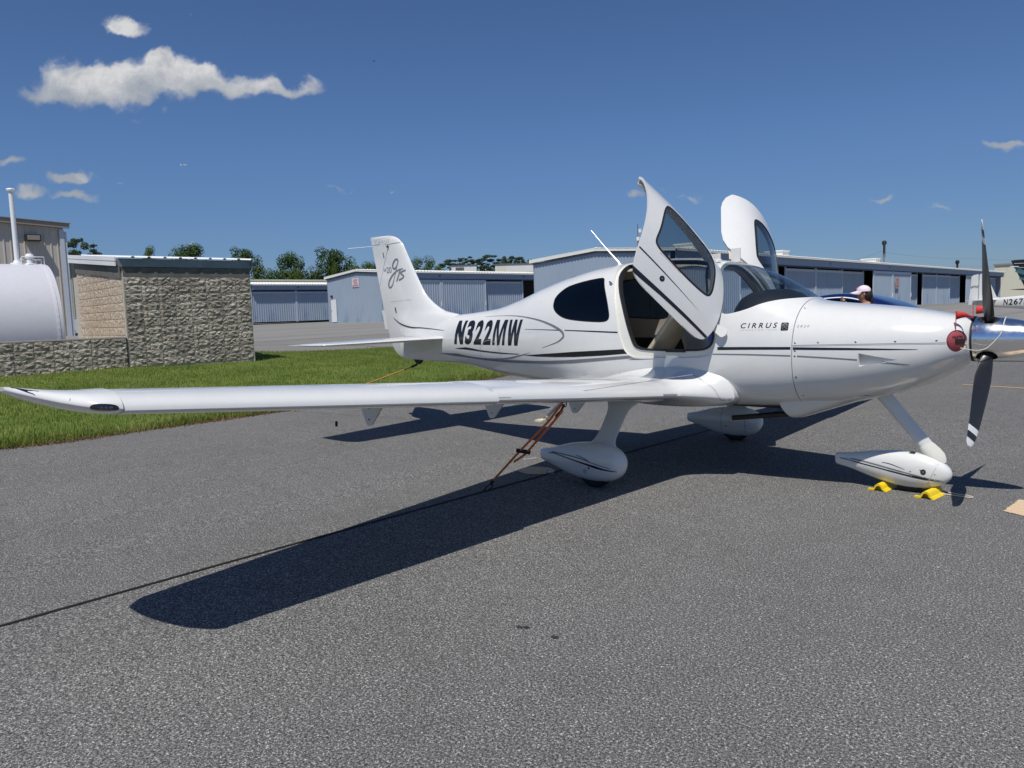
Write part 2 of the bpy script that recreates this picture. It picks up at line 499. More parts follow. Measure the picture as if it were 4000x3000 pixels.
# ================================================================== THE AIRCRAFT (origin between the main wheels, nose +x, starboard -y)
# x, z_top, z_bottom, half width, z of max width, exponent top, exponent bottom
FUS = np.array([(-4.28,1.40,.985,.050,1.20,2.0,2.0),(-4.0,1.45,.968,.085,1.20,2.0,2.0),(-3.6,1.51,.958,.135,1.21,2.0,2.0),(-3.2,1.560,.945,.185,1.22,2.0,2.0),
(-2.8,1.588,.905,.235,1.22,2.0,2.1),(-2.4,1.627,.845,.295,1.22,2.0,2.2),(-2.0,1.72,.80,.36,1.22,2.05,2.3),(-1.6,1.845,.76,.43,1.22,2.1,2.4),(-1.2,1.945,.72,.50,1.21,2.15,2.5),
(-.8,2.015,.69,.56,1.20,2.2,2.6),(-.4,2.050,.665,.61,1.19,2.25,2.7),(0.,2.062,.65,.635,1.18,2.3,2.8),(.35,2.045,.645,.64,1.17,2.3,2.8),(.6,2.005,.645,.635,1.16,2.25,2.8),(.8,1.965,.65,.625,1.15,2.2,2.8),(1.0,1.895,.655,.612,1.15,2.15,2.8),
(1.2,1.80,.66,.597,1.15,2.15,2.7),(1.34,1.71,.668,.585,1.15,2.2,2.6),(1.44,1.640,.675,.575,1.15,2.3,2.5),(1.52,1.602,.683,.565,1.15,2.35,2.4),(1.7,1.575,.70,.545,1.15,2.4,2.3),(1.95,1.550,.755,.505,1.16,2.4,2.25),
(2.2,1.520,.825,.455,1.18,2.4,2.2),(2.4,1.487,.905,.40,1.20,2.4,2.15),(2.55,1.456,.995,.335,1.235,2.4,2.1),(2.64,1.435,1.06,.265,1.255,2.3,2.1),(2.68,1.42,1.10,.20,1.265,2.1,2.0)])
def pchip(xs, ys, x):
    h = np.diff(xs); d = np.diff(ys) / h
    m = np.zeros_like(ys); m[0] = d[0]; m[-1] = d[-1]
    for i in range(1, len(xs) - 1):
        if d[i-1] * d[i] > 0:
            a = 2 * h[i] + h[i-1]; b = h[i] + 2 * h[i-1]; m[i] = (a + b) / (a / d[i-1] + b / d[i])
    i = int(np.clip(np.searchsorted(xs, x) - 1, 0, len(xs) - 2)); t = (x - xs[i]) / h[i]
    return (2*t**3 - 3*t*t + 1) * ys[i] + (t**3 - 2*t*t + t) * h[i] * m[i] + (-2*t**3 + 3*t*t) * ys[i+1] + (t**3 - t*t) * h[i] * m[i+1]
def fus_point(S, th, t=0.0):
    zt, zb, w, zm, nt, nb = S
    c, s = math.cos(th), math.sin(th)
    if s >= 0: n = nt; hz = zt - zm
    else: n = nb; hz = zm - zb
    w = w - t; hz = hz - t
    return (w * math.copysign(abs(c) ** (2 / n), c), zm + hz * math.copysign(abs(s) ** (2 / n), s))
def loft(name, x0, x1, nx, nth=96, t=0.0, mat='white_paint'):
    mb = MB(); rows = []
    for i in range(nx + 1):
        x = x0 + (x1 - x0) * i / nx; S = [float(pchip(FUS[:, 0], FUS[:, k], x)) for k in range(1, 7)]
        rows.append([(x,) + fus_point(S, 2 * math.pi * (k + .5) / nth, t) for k in range(nth)])
    mb.grid(rows, closed=True)
    mb.f.append(tuple(range(nth))); mb.f.append(tuple(range(nx * nth, (nx + 1) * nth))[::-1])
    o = mb.build(name, mat); flipped(o); return o
def shell(name, x0, x1, th0, th1, t0, t1, nx, nt, mat):
    """thick patch of the fuselage skin between offsets t0 (outer) and t1 (inner)"""
    mb = MB(); A = []; B = []
    for i in range(nx + 1):
        x = x0 + (x1 - x0) * i / nx; S = [float(pchip(FUS[:, 0], FUS[:, k], x)) for k in range(1, 7)]
        A.append([(x,) + fus_point(S, th0 + (th1 - th0) * k / nt, t0) for k in range(nt + 1)])
        B.append([(x,) + fus_point(S, th0 + (th1 - th0) * k / nt, t1) for k in range(nt + 1)])
    mb.grid(A); n = nt + 1; off = len(mb.v); mb.grid(B)
    for i in range(nx):
        for k in (0, nt):
            mb.f.append((i*n+k, (i+1)*n+k, off+(i+1)*n+k, off+i*n+k))
    for k in range(nt):
        for i in (0, nx):
            mb.f.append((i*n+k, i*n+k+1, off+i*n+k+1, off+i*n+k))
    o = mb.build(name, mat); flipped(o); return o
def xz_prism(poly, y0, y1, mat='white_paint'):
    mb = MB(); mb.prism(poly, (0, y0, 0), (1, 0, 0), (0, 0, 1), (0, y1 - y0, 0)); o = mb.build('cut', mat); flipped(o); return o

DOOR = chaikin([(-.455, 2.2), (-.455, 1.99), (-.335, 1.73), (-.262, 1.52), (-.215, 1.35), (-.165, 1.22), (-.115, 1.145), (-.02, 1.115), (.1, 1.112), (.62, 1.116), (.75, 1.135), (.808, 1.19), (.822, 1.33), (.79, 1.50), (.73, 1.66), (.65, 1.86), (.59, 2.0), (.56, 2.2)], 2)
OPEN = chaikin([(-.36, 2.2), (-.385, 1.96), (-.30, 1.80), (-.19, 1.60), (-.105, 1.396), (-.055, 1.28), (-.02, 1.215), (.083, 1.188), (.60, 1.188), (.72, 1.20), (.775, 1.245), (.785, 1.33), (.755, 1.48), (.695, 1.64), (.62, 1.82), (.54, 1.97), (.50, 2.2)], 2)
DWIN = chaikin([(-.15, 1.90), (-.165, 1.80), (-.125, 1.62), (-.112, 1.505), (-.07, 1.478), (.02, 1.468), (.33, 1.462), (.52, 1.478), (.59, 1.50), (.60, 1.56), (.575, 1.66), (.545, 1.78), (.49, 1.87), (.42, 1.905), (.1, 1.925), (-.08, 1.925)], 2)
WSH = [(.64, 2.25), (.655, 2.05), (.69, 1.93), (.745, 1.80), (.80, 1.66), (.845, 1.56)] + chaikin([(.85, 1.515), (.88, 1.503), (.94, 1.509), (1.061, 1.540), (1.168, 1.587), (1.27, 1.611), (1.361, 1.622), (1.52, 1.632)], 2, False) + [(1.55, 1.70), (1.55, 2.25)]
RWIN = chaikin([(-1.20, 1.66), (-1.20, 1.73), (-1.11, 1.81), (-1.03, 1.845), (-.82, 1.883), (-.62, 1.903), (-.545, 1.90), (-.51, 1.84), (-.409, 1.687), (-.346, 1.541), (-.342, 1.475), (-.40, 1.449), (-.55, 1.452), (-.80, 1.468), (-.98, 1.492), (-1.10, 1.54), (-1.18, 1.60)], 2)

plane = empty('light_aircraft', (0, 0, 0), 0, 'white low-wing single-engine aircraft N322MW with both cabin doors raised, nearest the camera', 'airplane')
PX = math.pi
# ---- skin
fus = loft('fuselage', -4.28, 1.474, 190, 112)
inner = loft('cut', -1.70, 1.40, 90, 96, t=0.030)
boolean(fus, inner); kill(inner)
for sgn in (-1, 1):
    ys = (-1.2, -.045) if sgn < 0 else (.045, 1.2)
    for P_ in (DOOR, RWIN):
        c = xz_prism(P_, *ys); boolean(fus, c); kill(c)
c = xz_prism(WSH, -1.2, 1.2); boolean(fus, c); kill(c)
smooth_ang(fus, 32); fus.parent = plane
cowl = loft('cowling', 1.481, 2.68, 60, 112)
# intake pockets and louvre scoop
for sgn in (-1, 1):
    mb = MB(); mb.lathe((0, 0, 0), [(.001, -.11), (.078, -.11), (.082, .0), (.086, .2)], 'z', 32)
    c = mb.build('cut', 'rubber'); c.data.transform(Matrix.Translation((2.612, sgn * .262, 1.257)) @ Matrix.Rotation(R(sgn * 40), 4, 'Z') @ Matrix.Rotation(R(90), 4, 'Y')); flipped(c); boolean(cowl, c); kill(c)
for sgn in (-1, 1):
    v = [(1.984, sgn*.56, 1.174), (1.984, sgn*.56, 1.058), (2.25, sgn*.50, 1.118), (1.984, sgn*.450, 1.166), (1.984, sgn*.450, 1.066), (2.255, sgn*.437, 1.118)]
    c = mesh('cut', v, [(0, 1, 2), (3, 5, 4), (0, 3, 4, 1), (1, 4, 5, 2), (2, 5, 3, 0)], 'white_paint'); flipped(c); boolean(cowl, c); kill(c)
smooth_ang(cowl, 32); cowl.parent = plane
T_F = bvh(fus); T_C = bvh(cowl)
full = loft('ref', -4.28, 1.474, 160, 96); T_FULL = bvh(full); kill(full)

# ---- glazing
def ring(name, poly, grow, x0, x1, th0, th1, t0, t1, ys, mat, shrink=0.014, nx=40, nt=40):
    o = shell(name, x0, x1, th0, th1, t0, t1, nx, nt, mat)
    c = xz_prism(offset_poly(poly, grow), *ys); boolean(o, c, 'INTERSECT'); kill(c)
    c = xz_prism(offset_poly(poly, -shrink), *ys); boolean(o, c); kill(c)
    smooth_ang(o, 32); return o
def pane(name, poly, grow, x0, x1, th0, th1, t0, t1, ys, mat, nx=40, nt=40):
    o = shell(name, x0, x1, th0, th1, t0, t1, nx, nt, mat)
    c = xz_prism(offset_poly(poly, grow), *ys); boolean(o, c, 'INTERSECT'); kill(c)
    smooth_ang(o, 32); return o
ws = pane('windshield', WSH, .012, .60, 1.52, -.3, math.pi + .3, .003, .0065, (-1.2, 1.2), 'windshield_glass', 50, 70); ws.parent = plane
wr = ring('windshield_seal', WSH, .0015, .60, 1.50, -.3, math.pi + .3, .0012, .0026, (-1.2, 1.2), 'rubber', .024, 50, 70); wr.parent = ws
for sgn in (-1, 1):
    th = (math.pi / 2 + .02, math.pi + .5) if sgn < 0 else (-.5, math.pi / 2 - .02)
    ys = (-1.2, -.05) if sgn < 0 else (.05, 1.2)
    rw = pane('rear_window', RWIN, .010, -1.3, -.25, *th, .004, .008, ys, 'tinted_glass', 44, 40); rw.parent = plane
    rr = ring('window_seal', RWIN, .001, -1.3, -.25, *th, .0015, .0035, ys, 'rubber', .009, 44, 40); rr.parent = rw
# ---- door frames (flange and rubber), both sides
for sgn in (-1, 1):
    th = (math.pi / 2, math.pi + .35) if sgn < 0 else (-.35, math.pi / 2)
    ys = (-1.2, -.03) if sgn < 0 else (.03, 1.2)
    yo = (-1.2, -.16) if sgn < 0 else (.16, 1.2)
    fr = shell('door_frame', -.62, .98, *th, .017, .042, 60, 50, 'yellowed_paint')
    c = xz_prism(offset_poly(DOOR, .02), *ys); boolean(fr, c, 'INTERSECT'); kill(c)
    c = xz_prism(OPEN, *yo); boolean(fr, c); kill(c)
    smooth_ang(fr, 32); fr.parent = plane
    yq = (-1.2, -.148) if sgn < 0 else (.148, 1.2)
    sl_ = shell('door_seal', -.62, .98, *th, .008, .05, 60, 50, 'rubber')
    c = xz_prism(offset_poly(OPEN, .013), *yq); boolean(sl_, c, 'INTERSECT'); kill(c)
    c = xz_prism(offset_poly(OPEN, -.004), *yo); boolean(sl_, c); kill(c)
    smooth_ang(sl_, 32); sl_.parent = fr
# ---- cabin lining
lin = shell('cabin_lining', -1.60, 1.30, 0.0 - .30, math.pi + .30, .048, .056, 60, 60, 'headliner')
for sgn in (-1, 1):
    ys = (-1.2, -.22) if sgn < 0 else (.22, 1.2)
    for P_ in (offset_poly(OPEN, .012), offset_poly(RWIN, .0)):
        c = xz_prism(P_, *ys); boolean(lin, c); kill(c)
c = xz_prism(offset_poly(WSH, .03), -1.2, 1.2); boolean(lin, c); kill(c)
lin.parent = plane; smooth_ang(lin, 32)
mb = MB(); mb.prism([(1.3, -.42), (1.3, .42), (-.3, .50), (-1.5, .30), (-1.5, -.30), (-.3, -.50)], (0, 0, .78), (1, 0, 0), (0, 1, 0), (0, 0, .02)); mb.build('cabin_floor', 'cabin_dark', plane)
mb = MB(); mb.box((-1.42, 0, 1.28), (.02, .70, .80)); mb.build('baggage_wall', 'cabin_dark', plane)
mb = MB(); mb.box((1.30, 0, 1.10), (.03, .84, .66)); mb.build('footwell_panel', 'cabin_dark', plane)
for sgn in (-1, 1):
    th_ = (math.pi - .05, math.pi + .75) if sgn < 0 else (-.75, .05)
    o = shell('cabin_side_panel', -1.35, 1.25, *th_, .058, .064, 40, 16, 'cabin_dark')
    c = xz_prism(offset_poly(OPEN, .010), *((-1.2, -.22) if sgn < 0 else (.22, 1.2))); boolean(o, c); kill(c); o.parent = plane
# instrument panel and glareshield
prof = [(.95, 1.18), (.90, 1.30), (.86, 1.44), (.80, 1.52), (.81, 1.60), (.85, 1.655), (.93, 1.695), (1.06, 1.712), (1.18, 1.712), (1.29, 1.675), (1.42, 1.585), (1.42, 1.18)]
rows = []
for k in range(25):
    a = -1 + 2 * k / 24; y = .535 * a; dip = .22 * abs(a) ** 3.0
    rows.append([(x + .10 * a * a * (x < 1.1), y * (1 - .25 * max(0, x - 1.0) / .42) * (.93 if z > 1.5 else 1), z - (dip if z > 1.25 else 0)) for x, z in prof])
mb = MB(); mb.grid(rows, closed=True); mb.f.append(tuple(range(len(prof)))); mb.f.append(tuple(range(24 * len(prof), 25 * len(prof)))[::-1])
o = mb.build('glareshield', 'glareshield', plane); flipped(o); smooth_ang(o, 40)
for y_ in (-.22, .12):
    mb = MB(); mb.box((.868, y_, 1.37), (.012, .26, .18)); mb.build('display_screen', 'lens_black', plane)
# ---- seats
def seat(x, y, lean=0.22, hk=1.0):
    s = MB()
    s.box((x + .02, y, 1.0), (.50, .46, .16))
    o = s.build('seat', 'leather', plane); bevel(o, .05, 3); smooth_ang(o, 60)
    rows = []
    for k in range(13):
        h = k / 12; z = 1.02 + .66 * h * hk; xx = x - .22 - lean * h
        w = .23 * (1 - .12 * h) - (.05 * max(0, h - .75) * 4 * max(0, h - .75) * 4)
        th = .075 - .02 * h
        rows.append([(xx + th * c_ * (1 + .25 * math.cos(3 * a_)), y + w * s_, z) for a_ in np.linspace(0, 2 * math.pi, 20, endpoint=False) for c_, s_ in ((math.cos(a_), math.copysign(abs(math.sin(a_)) ** .6, math.sin(a_))),)])
    s = MB(); s.grid(rows, closed=True); n = 20; s.f.append(tuple(range(n))[::-1]); s.f.append(tuple(12 * n + k for k in range(n)))
    o2 = s.build('seat_back', 'leather', plane); flipped(o2); smooth_ang(o2, 60)
    s = MB(); s.box((x - .24 - lean * 1.05, y, 1.02 + .75 * hk ** 1.6), (.09, .25, .15)); o3 = s.build('headrest', 'leather', o2); bevel(o3, .035, 3); smooth_ang(o3, 60)
seat(.17, -.29, -.435, .88); seat(.42, .29, .20, .80)
for y in (-.21, .21): seat(-.48, y, .16, .66)

# ---- cabin doors
H1 = Vector((.891, -.623, 1.358)); H2 = Vector((.626, -.201, 2.027)); TH = 1.2993
Mrot = Matrix.Translation(H1) @ Matrix.Rotation(TH, 4, (H2 - H1).normalized()) @ Matrix.Translation(-H1)
FLIP = Matrix.Diagonal((1, -1, 1, 1))
def door_parts(sgn):
    dm = Mrot if sgn < 0 else FLIP @ Mrot
    th = (math.pi / 2 + .02, math.pi + .35); ys = (-1.2, -.05)
    TOPV = [(-.62, -1.2), (-.62, -.42), (-.52, -.27), (-.45, -.17), (-.37, -.10), (-.28, -.065), (-.18, -.05), (.22, -.05), (.34, -.065), (.44, -.11), (.52, -.19), (.60, -.30), (.75, -.44), (.98, -.5), (.98, -1.2)]
    def top_cut(o):
        mb = MB(); mb.prism(TOPV, (0, 0, .5), (1, 0, 0), (0, 1, 0), (0, 0, 2)); c = mb.build('cut', 'white_paint'); flipped(c); boolean(o, c, 'INTERSECT'); kill(c)
    D_ = offset_poly(DOOR, -.006)
    a = shell('cabin_door', -.62, .98, *th, .0, .022, 60, 56, 'white_paint')
    c = xz_prism(D_, *ys); boolean(a, c, 'INTERSECT'); kill(c); top_cut(a)
    c = xz_prism(DWIN, *ys); boolean(a, c); kill(c)
    tree_src = shell('ref', -.62, .98, *th, .0, .022, 60, 56, 'white_paint'); tr = bvh(tree_src); kill(tree_src)
    i_ = shell('inner_panel', -.62, .98, *th, .0225, .055, 60, 56, 'beige_trim')
    c = xz_prism(offset_poly(DOOR, -.035), -1.2, -.12); boolean(i_, c, 'INTERSECT'); kill(c)
    c = xz_prism(offset_poly(DWIN, .004), *ys); boolean(i_, c); kill(c)
    g = pane('door_window', DWIN, .008, -.4, .8, *th, .004, .008, ys, 'window_glass', 44, 44)
    s_ = ring('window_seal', DWIN, .011, -.4, .8, *th, -.0012, .0030, ys, 'rubber', .008, 44, 44)
    parts = [a, i_, g, s_]
    for q in parts:
        smooth_ang(q, 32); q.data.transform(dm)
        if sgn > 0: q.data.flip_normals()
    a.parent = plane; i_.parent = a; g.parent = a; s_.parent = a
    k = dict(M=dm, maxlen=.05)
    for nm, polys, mt in (('stripe', [[(-.158, 1.1895), (-.1, 1.1915), (.2, 1.202), (.5, 1.212), (.797, 1.2165), (.79, 1.191), (.5, 1.182), (.2, 1.168), (-.04, 1.150), (-.118, 1.147)]], 'black_stripe'),
                          ('pinstripe', [[(-.203, 1.356), (.1, 1.348), (.35, 1.336), (.60, 1.322), (.35, 1.331), (.1, 1.338), (-.20, 1.343)]], 'black_stripe')):
        poly_decal(nm, polys, mt, tr, a, **k)
    # lock
    mb = MB(); mb.lathe((0, 0, 0), [(.026, 0), (.026, .002), (.024, .004)], 'y', 20); q = mb.build('door_lock', 'rubber', a)
    q.data.transform(dm @ Matrix.Translation((.128, -.634, 1.288)) @ Matrix.Rotation(R(180), 4, 'X'))
    mb = MB(); mb.lathe((0, 0, 0), [(.007, 0), (.007, .007), (.005, .008)], 'y', 12); q2 = mb.build('lock_cylinder', 'steel', q)
    q2.data.transform(dm @ Matrix.Translation((.128, -.634, 1.288)) @ Matrix.Rotation(R(180), 4, 'X'))
    # printed line of small red text beside the window
    text_decal('printed_notice', 'EMERGENCY EGRESS   PULL PIN   RAISE DOOR   PUSH OUT', -.02, .24, 1.444, 1.450, 'flag_red', tr, a, M=dm, maxlen=.05, off=.001)
    # hinge arm
    fm = Matrix.Identity(4) if sgn < 0 else FLIP
    mb = MB()
    mb.prism(rounded([(-.075, -.028), (.055, -.045), (.075, .0), (.055, .045), (-.075, .03)], .025), H1 + Vector((-.02, -.022, -.005)), (1, 0, 0), (0, .35, 1), (0, -.006, .002))
    q = mb.build('hinge', 'white_paint', a); q.data.transform(fm @ Matrix.Translation(H1) @ Matrix.Rotation(R(30), 4, 'Y') @ Matrix.Translation(-H1))
    mb = MB()
    p2 = H2 + Vector((-.02, .0, .01))
    mb.box(p2 + Vector((0, 0, .025 if sgn > 0 else 0)), (.095, .010, .13 if sgn > 0 else .05)); q = mb.build('hinge', 'white_paint', a); q.data.transform(fm)
    # gas strut inside the door
    mb = MB(); mb.tube([(-.30, -.42, 1.80), (-.36, -.34, 1.90)], .012, 8); q = mb.build('latch_pin', 'steel', a); q.data.transform(dm)
    return a, tr
d1, T_D = door_parts(-1)
d2, _ = door_parts(1)
# latch hook on the frame
mb = MB(); mb.tube([(-.43, -.415, 1.845), (-.43, -.445, 1.85), (-.40, -.46, 1.835), (-.395, -.44, 1.82)], .009, 8); mb.build('door_latch', 'steel', plane)
mb = MB(); mb.tube([(.20, -.60, 1.185), (.20, -.60, 1.165), (.20, -.615, 1.155)], .005, 6); mb.box((.42, -.632, 1.172), (.20, .012, .012)); mb.build('sill_latch', 'rubber', plane)

# ---- wings
def wing_par(s):
    LE = .625; c = 1.693 - .159 * s; zl = .780 + .0915 * (s - .65)
    return LE, c, zl
def airfoil(n=26, x0=0.0, x1=1.0, up=.118, lo=.038, blunt=.004):
    """closed loop (upper from x1 to x0, lower back), unit chord, x measured from the leading edge"""
    def yu(x): return up * (1.9 * math.sqrt(max(x, 0)) * (1 - x) * (1 - .35 * x) * 1.10 + .10 * x * (1 - x)) / .80 + blunt * .5 * x
    def yl(x): return -lo * (1.9 * math.sqrt(max(x, 0)) * (1 - x) * (1 - .35 * x) * 1.10 + .10 * x * (1 - x)) / .80 - blunt * .5 * x
    def xs(k): t = k / n; return x0 + (x1 - x0) * ((1 - math.cos(math.pi * t)) / 2 if x0 == 0 and x1 == 1 else (1 - math.cos(math.pi * t / 2)) if x0 == 0 else t)
    U = [(xs(k), yu(xs(k))) for k in range(n, -1, -1)]; L = [(xs(k), yl(xs(k))) for k in range(1 if x0 == 0 else 0, n + 1)]
    return U + L
def wing_sec(s, x0=0.0, x1=1.0, e=0.0, zs=1.0, cuff=0.0, shrink=0.0, LEo=None, co=None, zo=None, n=26):
    LE, c, zl = wing_par(s)
    if LEo is not None: LE, c, zl = LEo, co, zo
    up_ = .112 - .004 * (s - .65) / 4.85
    out = []
    for a, b in airfoil(n, x0, x1, up_ - shrink, .038 - shrink * .3):
        x = LE + e + cuff - a * (c + e + cuff); z = zl + b * c * zs - a * c * .030 + .0 - cuff * .35 * (1 - a) ** 3
        out.append((x, -s, z))
    return out
def wing_obj(name, secs, parent=None, mat='white_paint', caps=True):
    mb = MB(); mb.grid(secs, closed=True); n = len(secs[0])
    if caps: mb.f.append(tuple(range(n))); mb.f.append(tuple((len(secs) - 1) * n + k for k in range(n))[::-1])
    o = mb.build(name, mat); flipped(o); smooth_ang(o, 38); o.parent = parent; return o
def lin_(a, b, n): return [a + (b - a) * k / n for k in range(n + 1)]
def make_wing():
    root = []
    for s in (.30, .50, .56, .60, .64, .68, .73, .78, .84, .90, .97, 1.05):
        f = max(0, (1.02 - s) / .42); f = min(f, 1.0)
        root.append(wing_sec(s, 0, 1, e=.36 * f ** 2.2, zs=1 + .75 * f ** 2.6))
    secs = root + [wing_sec(s) for s in (1.10, 1.6, 2.2, 2.8, 3.215)]
    w = wing_obj('wing', secs + [wing_sec(s, cuff=.022) for s in (3.22, 3.26, 3.8, 4.3, 4.8, 5.1, 5.30, 5.40, 5.518)])
    def skin_piece(name, s0, s1, cuff):
        ss = lin_(s0, s1, 4); return wing_obj(name, [[(x, y, z + (.0016 if k < 27 else -.0016)) for k, (x, y, z) in enumerate(wing_sec(s, .762, 1, cuff=cuff))] for s in ss], w)
    skin_piece('flap', 1.0, 3.20, 0); skin_piece('aileron', 3.24, 4.92, .022)
    tp = []
    for s, le, te, zz, zs in ((5.524, .0, .0, .0, 1), (5.58, -.004, .0, .002, .97), (5.62, -.02, .0, .004, .90), (5.67, -.07, -.0, .012, .78), (5.72, -.15, .02, .022, .64), (5.77, -.27, .05, .036, .48), (5.81, -.40, .08, .050, .32), (5.83, -.50, .10, .058, .18)):
        LE, c, zl = wing_par(s); LE += .022; TEx = LE - c - .022
        LE2 = LE + le; TE2 = TEx + te; tp.append(wing_sec(s, 0, 1, LEo=LE2, co=LE2 - TE2, zo=zl + zz + .0, zs=zs * (c / (LE2 - TE2)) if zs < .99 else 1))
    tip = wing_obj('wing_tip', tp, w)
    return w, tip
wingR, tipR = make_wing(); wingR.parent = plane
def mirror_tree(o, parent):
    c = link(o.name.split('.')[0], o.data.copy(), parent); c.data.transform(FLIP); c.data.flip_normals()
    for ch in [q for q in bpy.data.objects if q.parent == o]: mirror_tree(ch, c)
    return c
wp = mirror_tree(wingR, plane)
def shear_tree(o, k):
    for v_ in o.data.vertices: v_.co.x -= k * max(0, v_.co.y - .65)
    for ch in o.children: shear_tree(ch, k)
shear_tree(wp, .055)
# landing light set into the starboard tip
def surf_pt(s, a):
    """point on the wing leading surface, a in chord fraction (negative = lower side)"""
    return wing_sec(s, cuff=.022)
mb = MB()
def tip_light():
    T = bvh(tipR); vs = []
    C0 = Vector((.50, -5.655, 1.232))
    rows = []
    for rr in (0.0, .35, .7, .92, 1.0):
        row = []
        for k in range(28):
            a = 2 * math.pi * k / 28
            y = -5.592 + .050 * rr * math.copysign(abs(math.cos(a)) ** .8, math.cos(a)); z = 1.237 + .017 * rr * math.copysign(abs(math.sin(a)) ** .85, math.sin(a)) - (y + 5.592) * .12
            h = T.ray_cast(Vector((1.5, y, z)), Vector((-1, 0, 0)))
            p = h[0] if h[0] is not None else Vector((.4, y, z)); row.append(tuple(p + Vector((.004 - .001 * rr, 0, 0))))
        rows.append(row)
    return rows
mb.grid(tip_light(), closed=True); o = mb.build('landing_light', 'lens_black', tipR, True, 60)
for k in range(3):
    T = bvh(tipR); y = -5.575 - .0155 * k + .0; z = 1.239 - (y + 5.592) * .12
    h = T.ray_cast(Vector((1.5, y, z)), Vector((-1, 0, 0)))
    mb = MB(); mb.lathe(h[0] + Vector((.003, 0, 0)), [(.0075, 0), (.0075, .003), (.005, .0045), (.002, .003)], 'x', 14); mb.build('bulb', 'lens_glass', o)
# tip stripes
T_T = bvh(tipR); T_W = bvh(wingR)
def top_decal(name, vs, fs, mat, tree, parent, off=.0015, maxlen=.05):
    bm = flat_bm(vs, fs, maxlen); bad = []
    for v in bm.verts:
        h = tree.ray_cast(Vector((v.co.x, v.co.y, 4)), Vector((0, 0, -1)))
        if h[0] is None: bad.append(v)
        else: v.co = h[0] + (h[1] if h[1].z > 0 else -h[1]) * off
    if bad: bmesh.ops.delete(bm, geom=bad, context='VERTS')
    me = bpy.data.meshes.new(name); bm.to_mesh(me); bm.free(); me.materials.append(MATS[mat]); return link(name, me, parent)
def top_strip(name, lines, mat, tree, parent, **k):
    vs, fs = [], []
    for pts, w in lines:
        L, Q = strip(pts, w); n = len(vs); m_ = len(L); vs += [tuple(q) for q in L] + [tuple(q) for q in Q]
        fs += [(n + i, n + i + 1, n + m_ + i + 1, n + m_ + i) for i in range(m_ - 1)]
    return top_decal(name, vs, fs, mat, tree, parent, **k)
top_strip('stripe', [(bez([(.535, -5.692), (.484, -5.718), (.40, -5.750), (.30, -5.785), (.18, -5.815)], 5), [.004, .016, .024, .03, .034, .036, .036, .034, .032, .030, .026, .022, .018, .014, .012, .01, .009, .008, .006, .005, .003]), ], 'black_stripe', T_T, tipR)
top_strip('pinstripe', [(bez([(.545, -5.708), (.46, -5.745), (.32, -5.795)], 6), .004)], 'grey_stripe', T_T, tipR)
top_strip('panel_seam', [([(.60 - .02 * k, -5.521) for k in range(35)], .003)], 'seam', T_T, wingR)
# stall strips, fuel cap
for (s0, s1, th_) in ((.82, 1.18, .010), (3.08, 3.20, .003)):
    mb = MB(); A = []
    for s in lin_(s0, s1, 6):
        LE, c, zl = wing_par(s); z = zl + .004
        z += .012; A.append([(LE - .010, -s, z + .010), (LE + th_ - .004, -s, z - .002), (LE - .008, -s, z - .009)])
    mb.grid(A, closed=True); mb.f += [(0, 1, 2), (18, 19, 20)]; mb.build('stall_strip', 'faint_grey', wingR)
# walkway next to the root: pale non-slip pad
# flap and aileron hinge brackets hanging below the trailing edge
for s in (1.62, 2.28, 3.42):
    pass
def solve_s(pxs):
    return pxs
BR = (.76, 2.13, 3.55)
def bracket(s):
    LE, c, zl = wing_par(s); x = LE - c * .80; z = zl - .035 * c
    mb = MB(); mb.prism(rounded([(.20, .03), (-.16, .03), (-.060, -.195), (-.010, -.195)], [.004, .004, .022, .022], 5), (x, -s - .008, z + .005), (1, 0, 0), (0, 0, 1), (0, .016, 0))
    o = mb.build('hinge_bracket', 'white_paint', wingR); flipped(o)
    for (dx, dz) in ((-.022, -.135), (-.02, -.055)):
        mb = MB(); mb.lathe((x + dx - .004, -s - .009, z + dz - .01), [(.006, 0), (.006, -.003)], 'y', 10); mb.build('bolt', 'rubber', o)
for s in BR: bracket(s)
# root fairing line, NO STEP placard
# ---- tail
def foil_sec(x_le, x_te, tmax, n=18):
    out = []; c = x_le - x_te
    f = lambda a: tmax * (1.95 * math.sqrt(a) * (1 - a) * (1 - .3 * a) + .06 * a * (1 - a)) / .80 + .004 * a
    xs = [(1 - math.cos(math.pi * k / n)) / 2 for k in range(n + 1)]
    U = [(x_le - a * c, f(a) / 2) for a in reversed(xs)]; L = [(x_le - a * c, -f(a) / 2) for a in xs[1:]]
    return U + L
def lerp_tab(tab, z):
    zs = [q[0] for q in tab]
    return [float(np.interp(z, zs, [q[k] for q in tab])) for k in range(1, len(tab[0]))]
FIN = [(1.30, -2.9, .30), (1.50, -3.0, .24), (1.575, -3.12, .20), (1.62, -3.36, .165), (1.66, -3.46, .15), (1.73, -3.585, .138), (1.80, -3.68, .13), (1.875, -3.76, .124), (2.05, -3.875, .114), (2.237, -3.99, .105), (2.42, -4.095, .095), (2.55, -4.17, .088), (2.60, -4.215, .082), (2.64, -4.265, .074), (2.67, -4.33, .060), (2.688, -4.40, .044), (2.698, -4.47, .022)]
def hinge_x(z): return -4.205 - (z - 1.25) * .345
def te_x(z): return float(np.interp(z, [.98, 1.00, 1.046, 1.10, 1.176, 1.268, 1.678, 2.70], [-4.24, -4.30, -4.40, -4.46, -4.515, -4.555, -4.665, -4.90]))
def fin_full(zs): 
    rows = []
    for z in zs:
        le, th = lerp_tab(FIN, z); rows.append([(x, y, z + (.0 if z < 2.6 else (x + 4.5) * -.02)) for x, y in foil_sec(le, te_x(z), th)])
    return rows
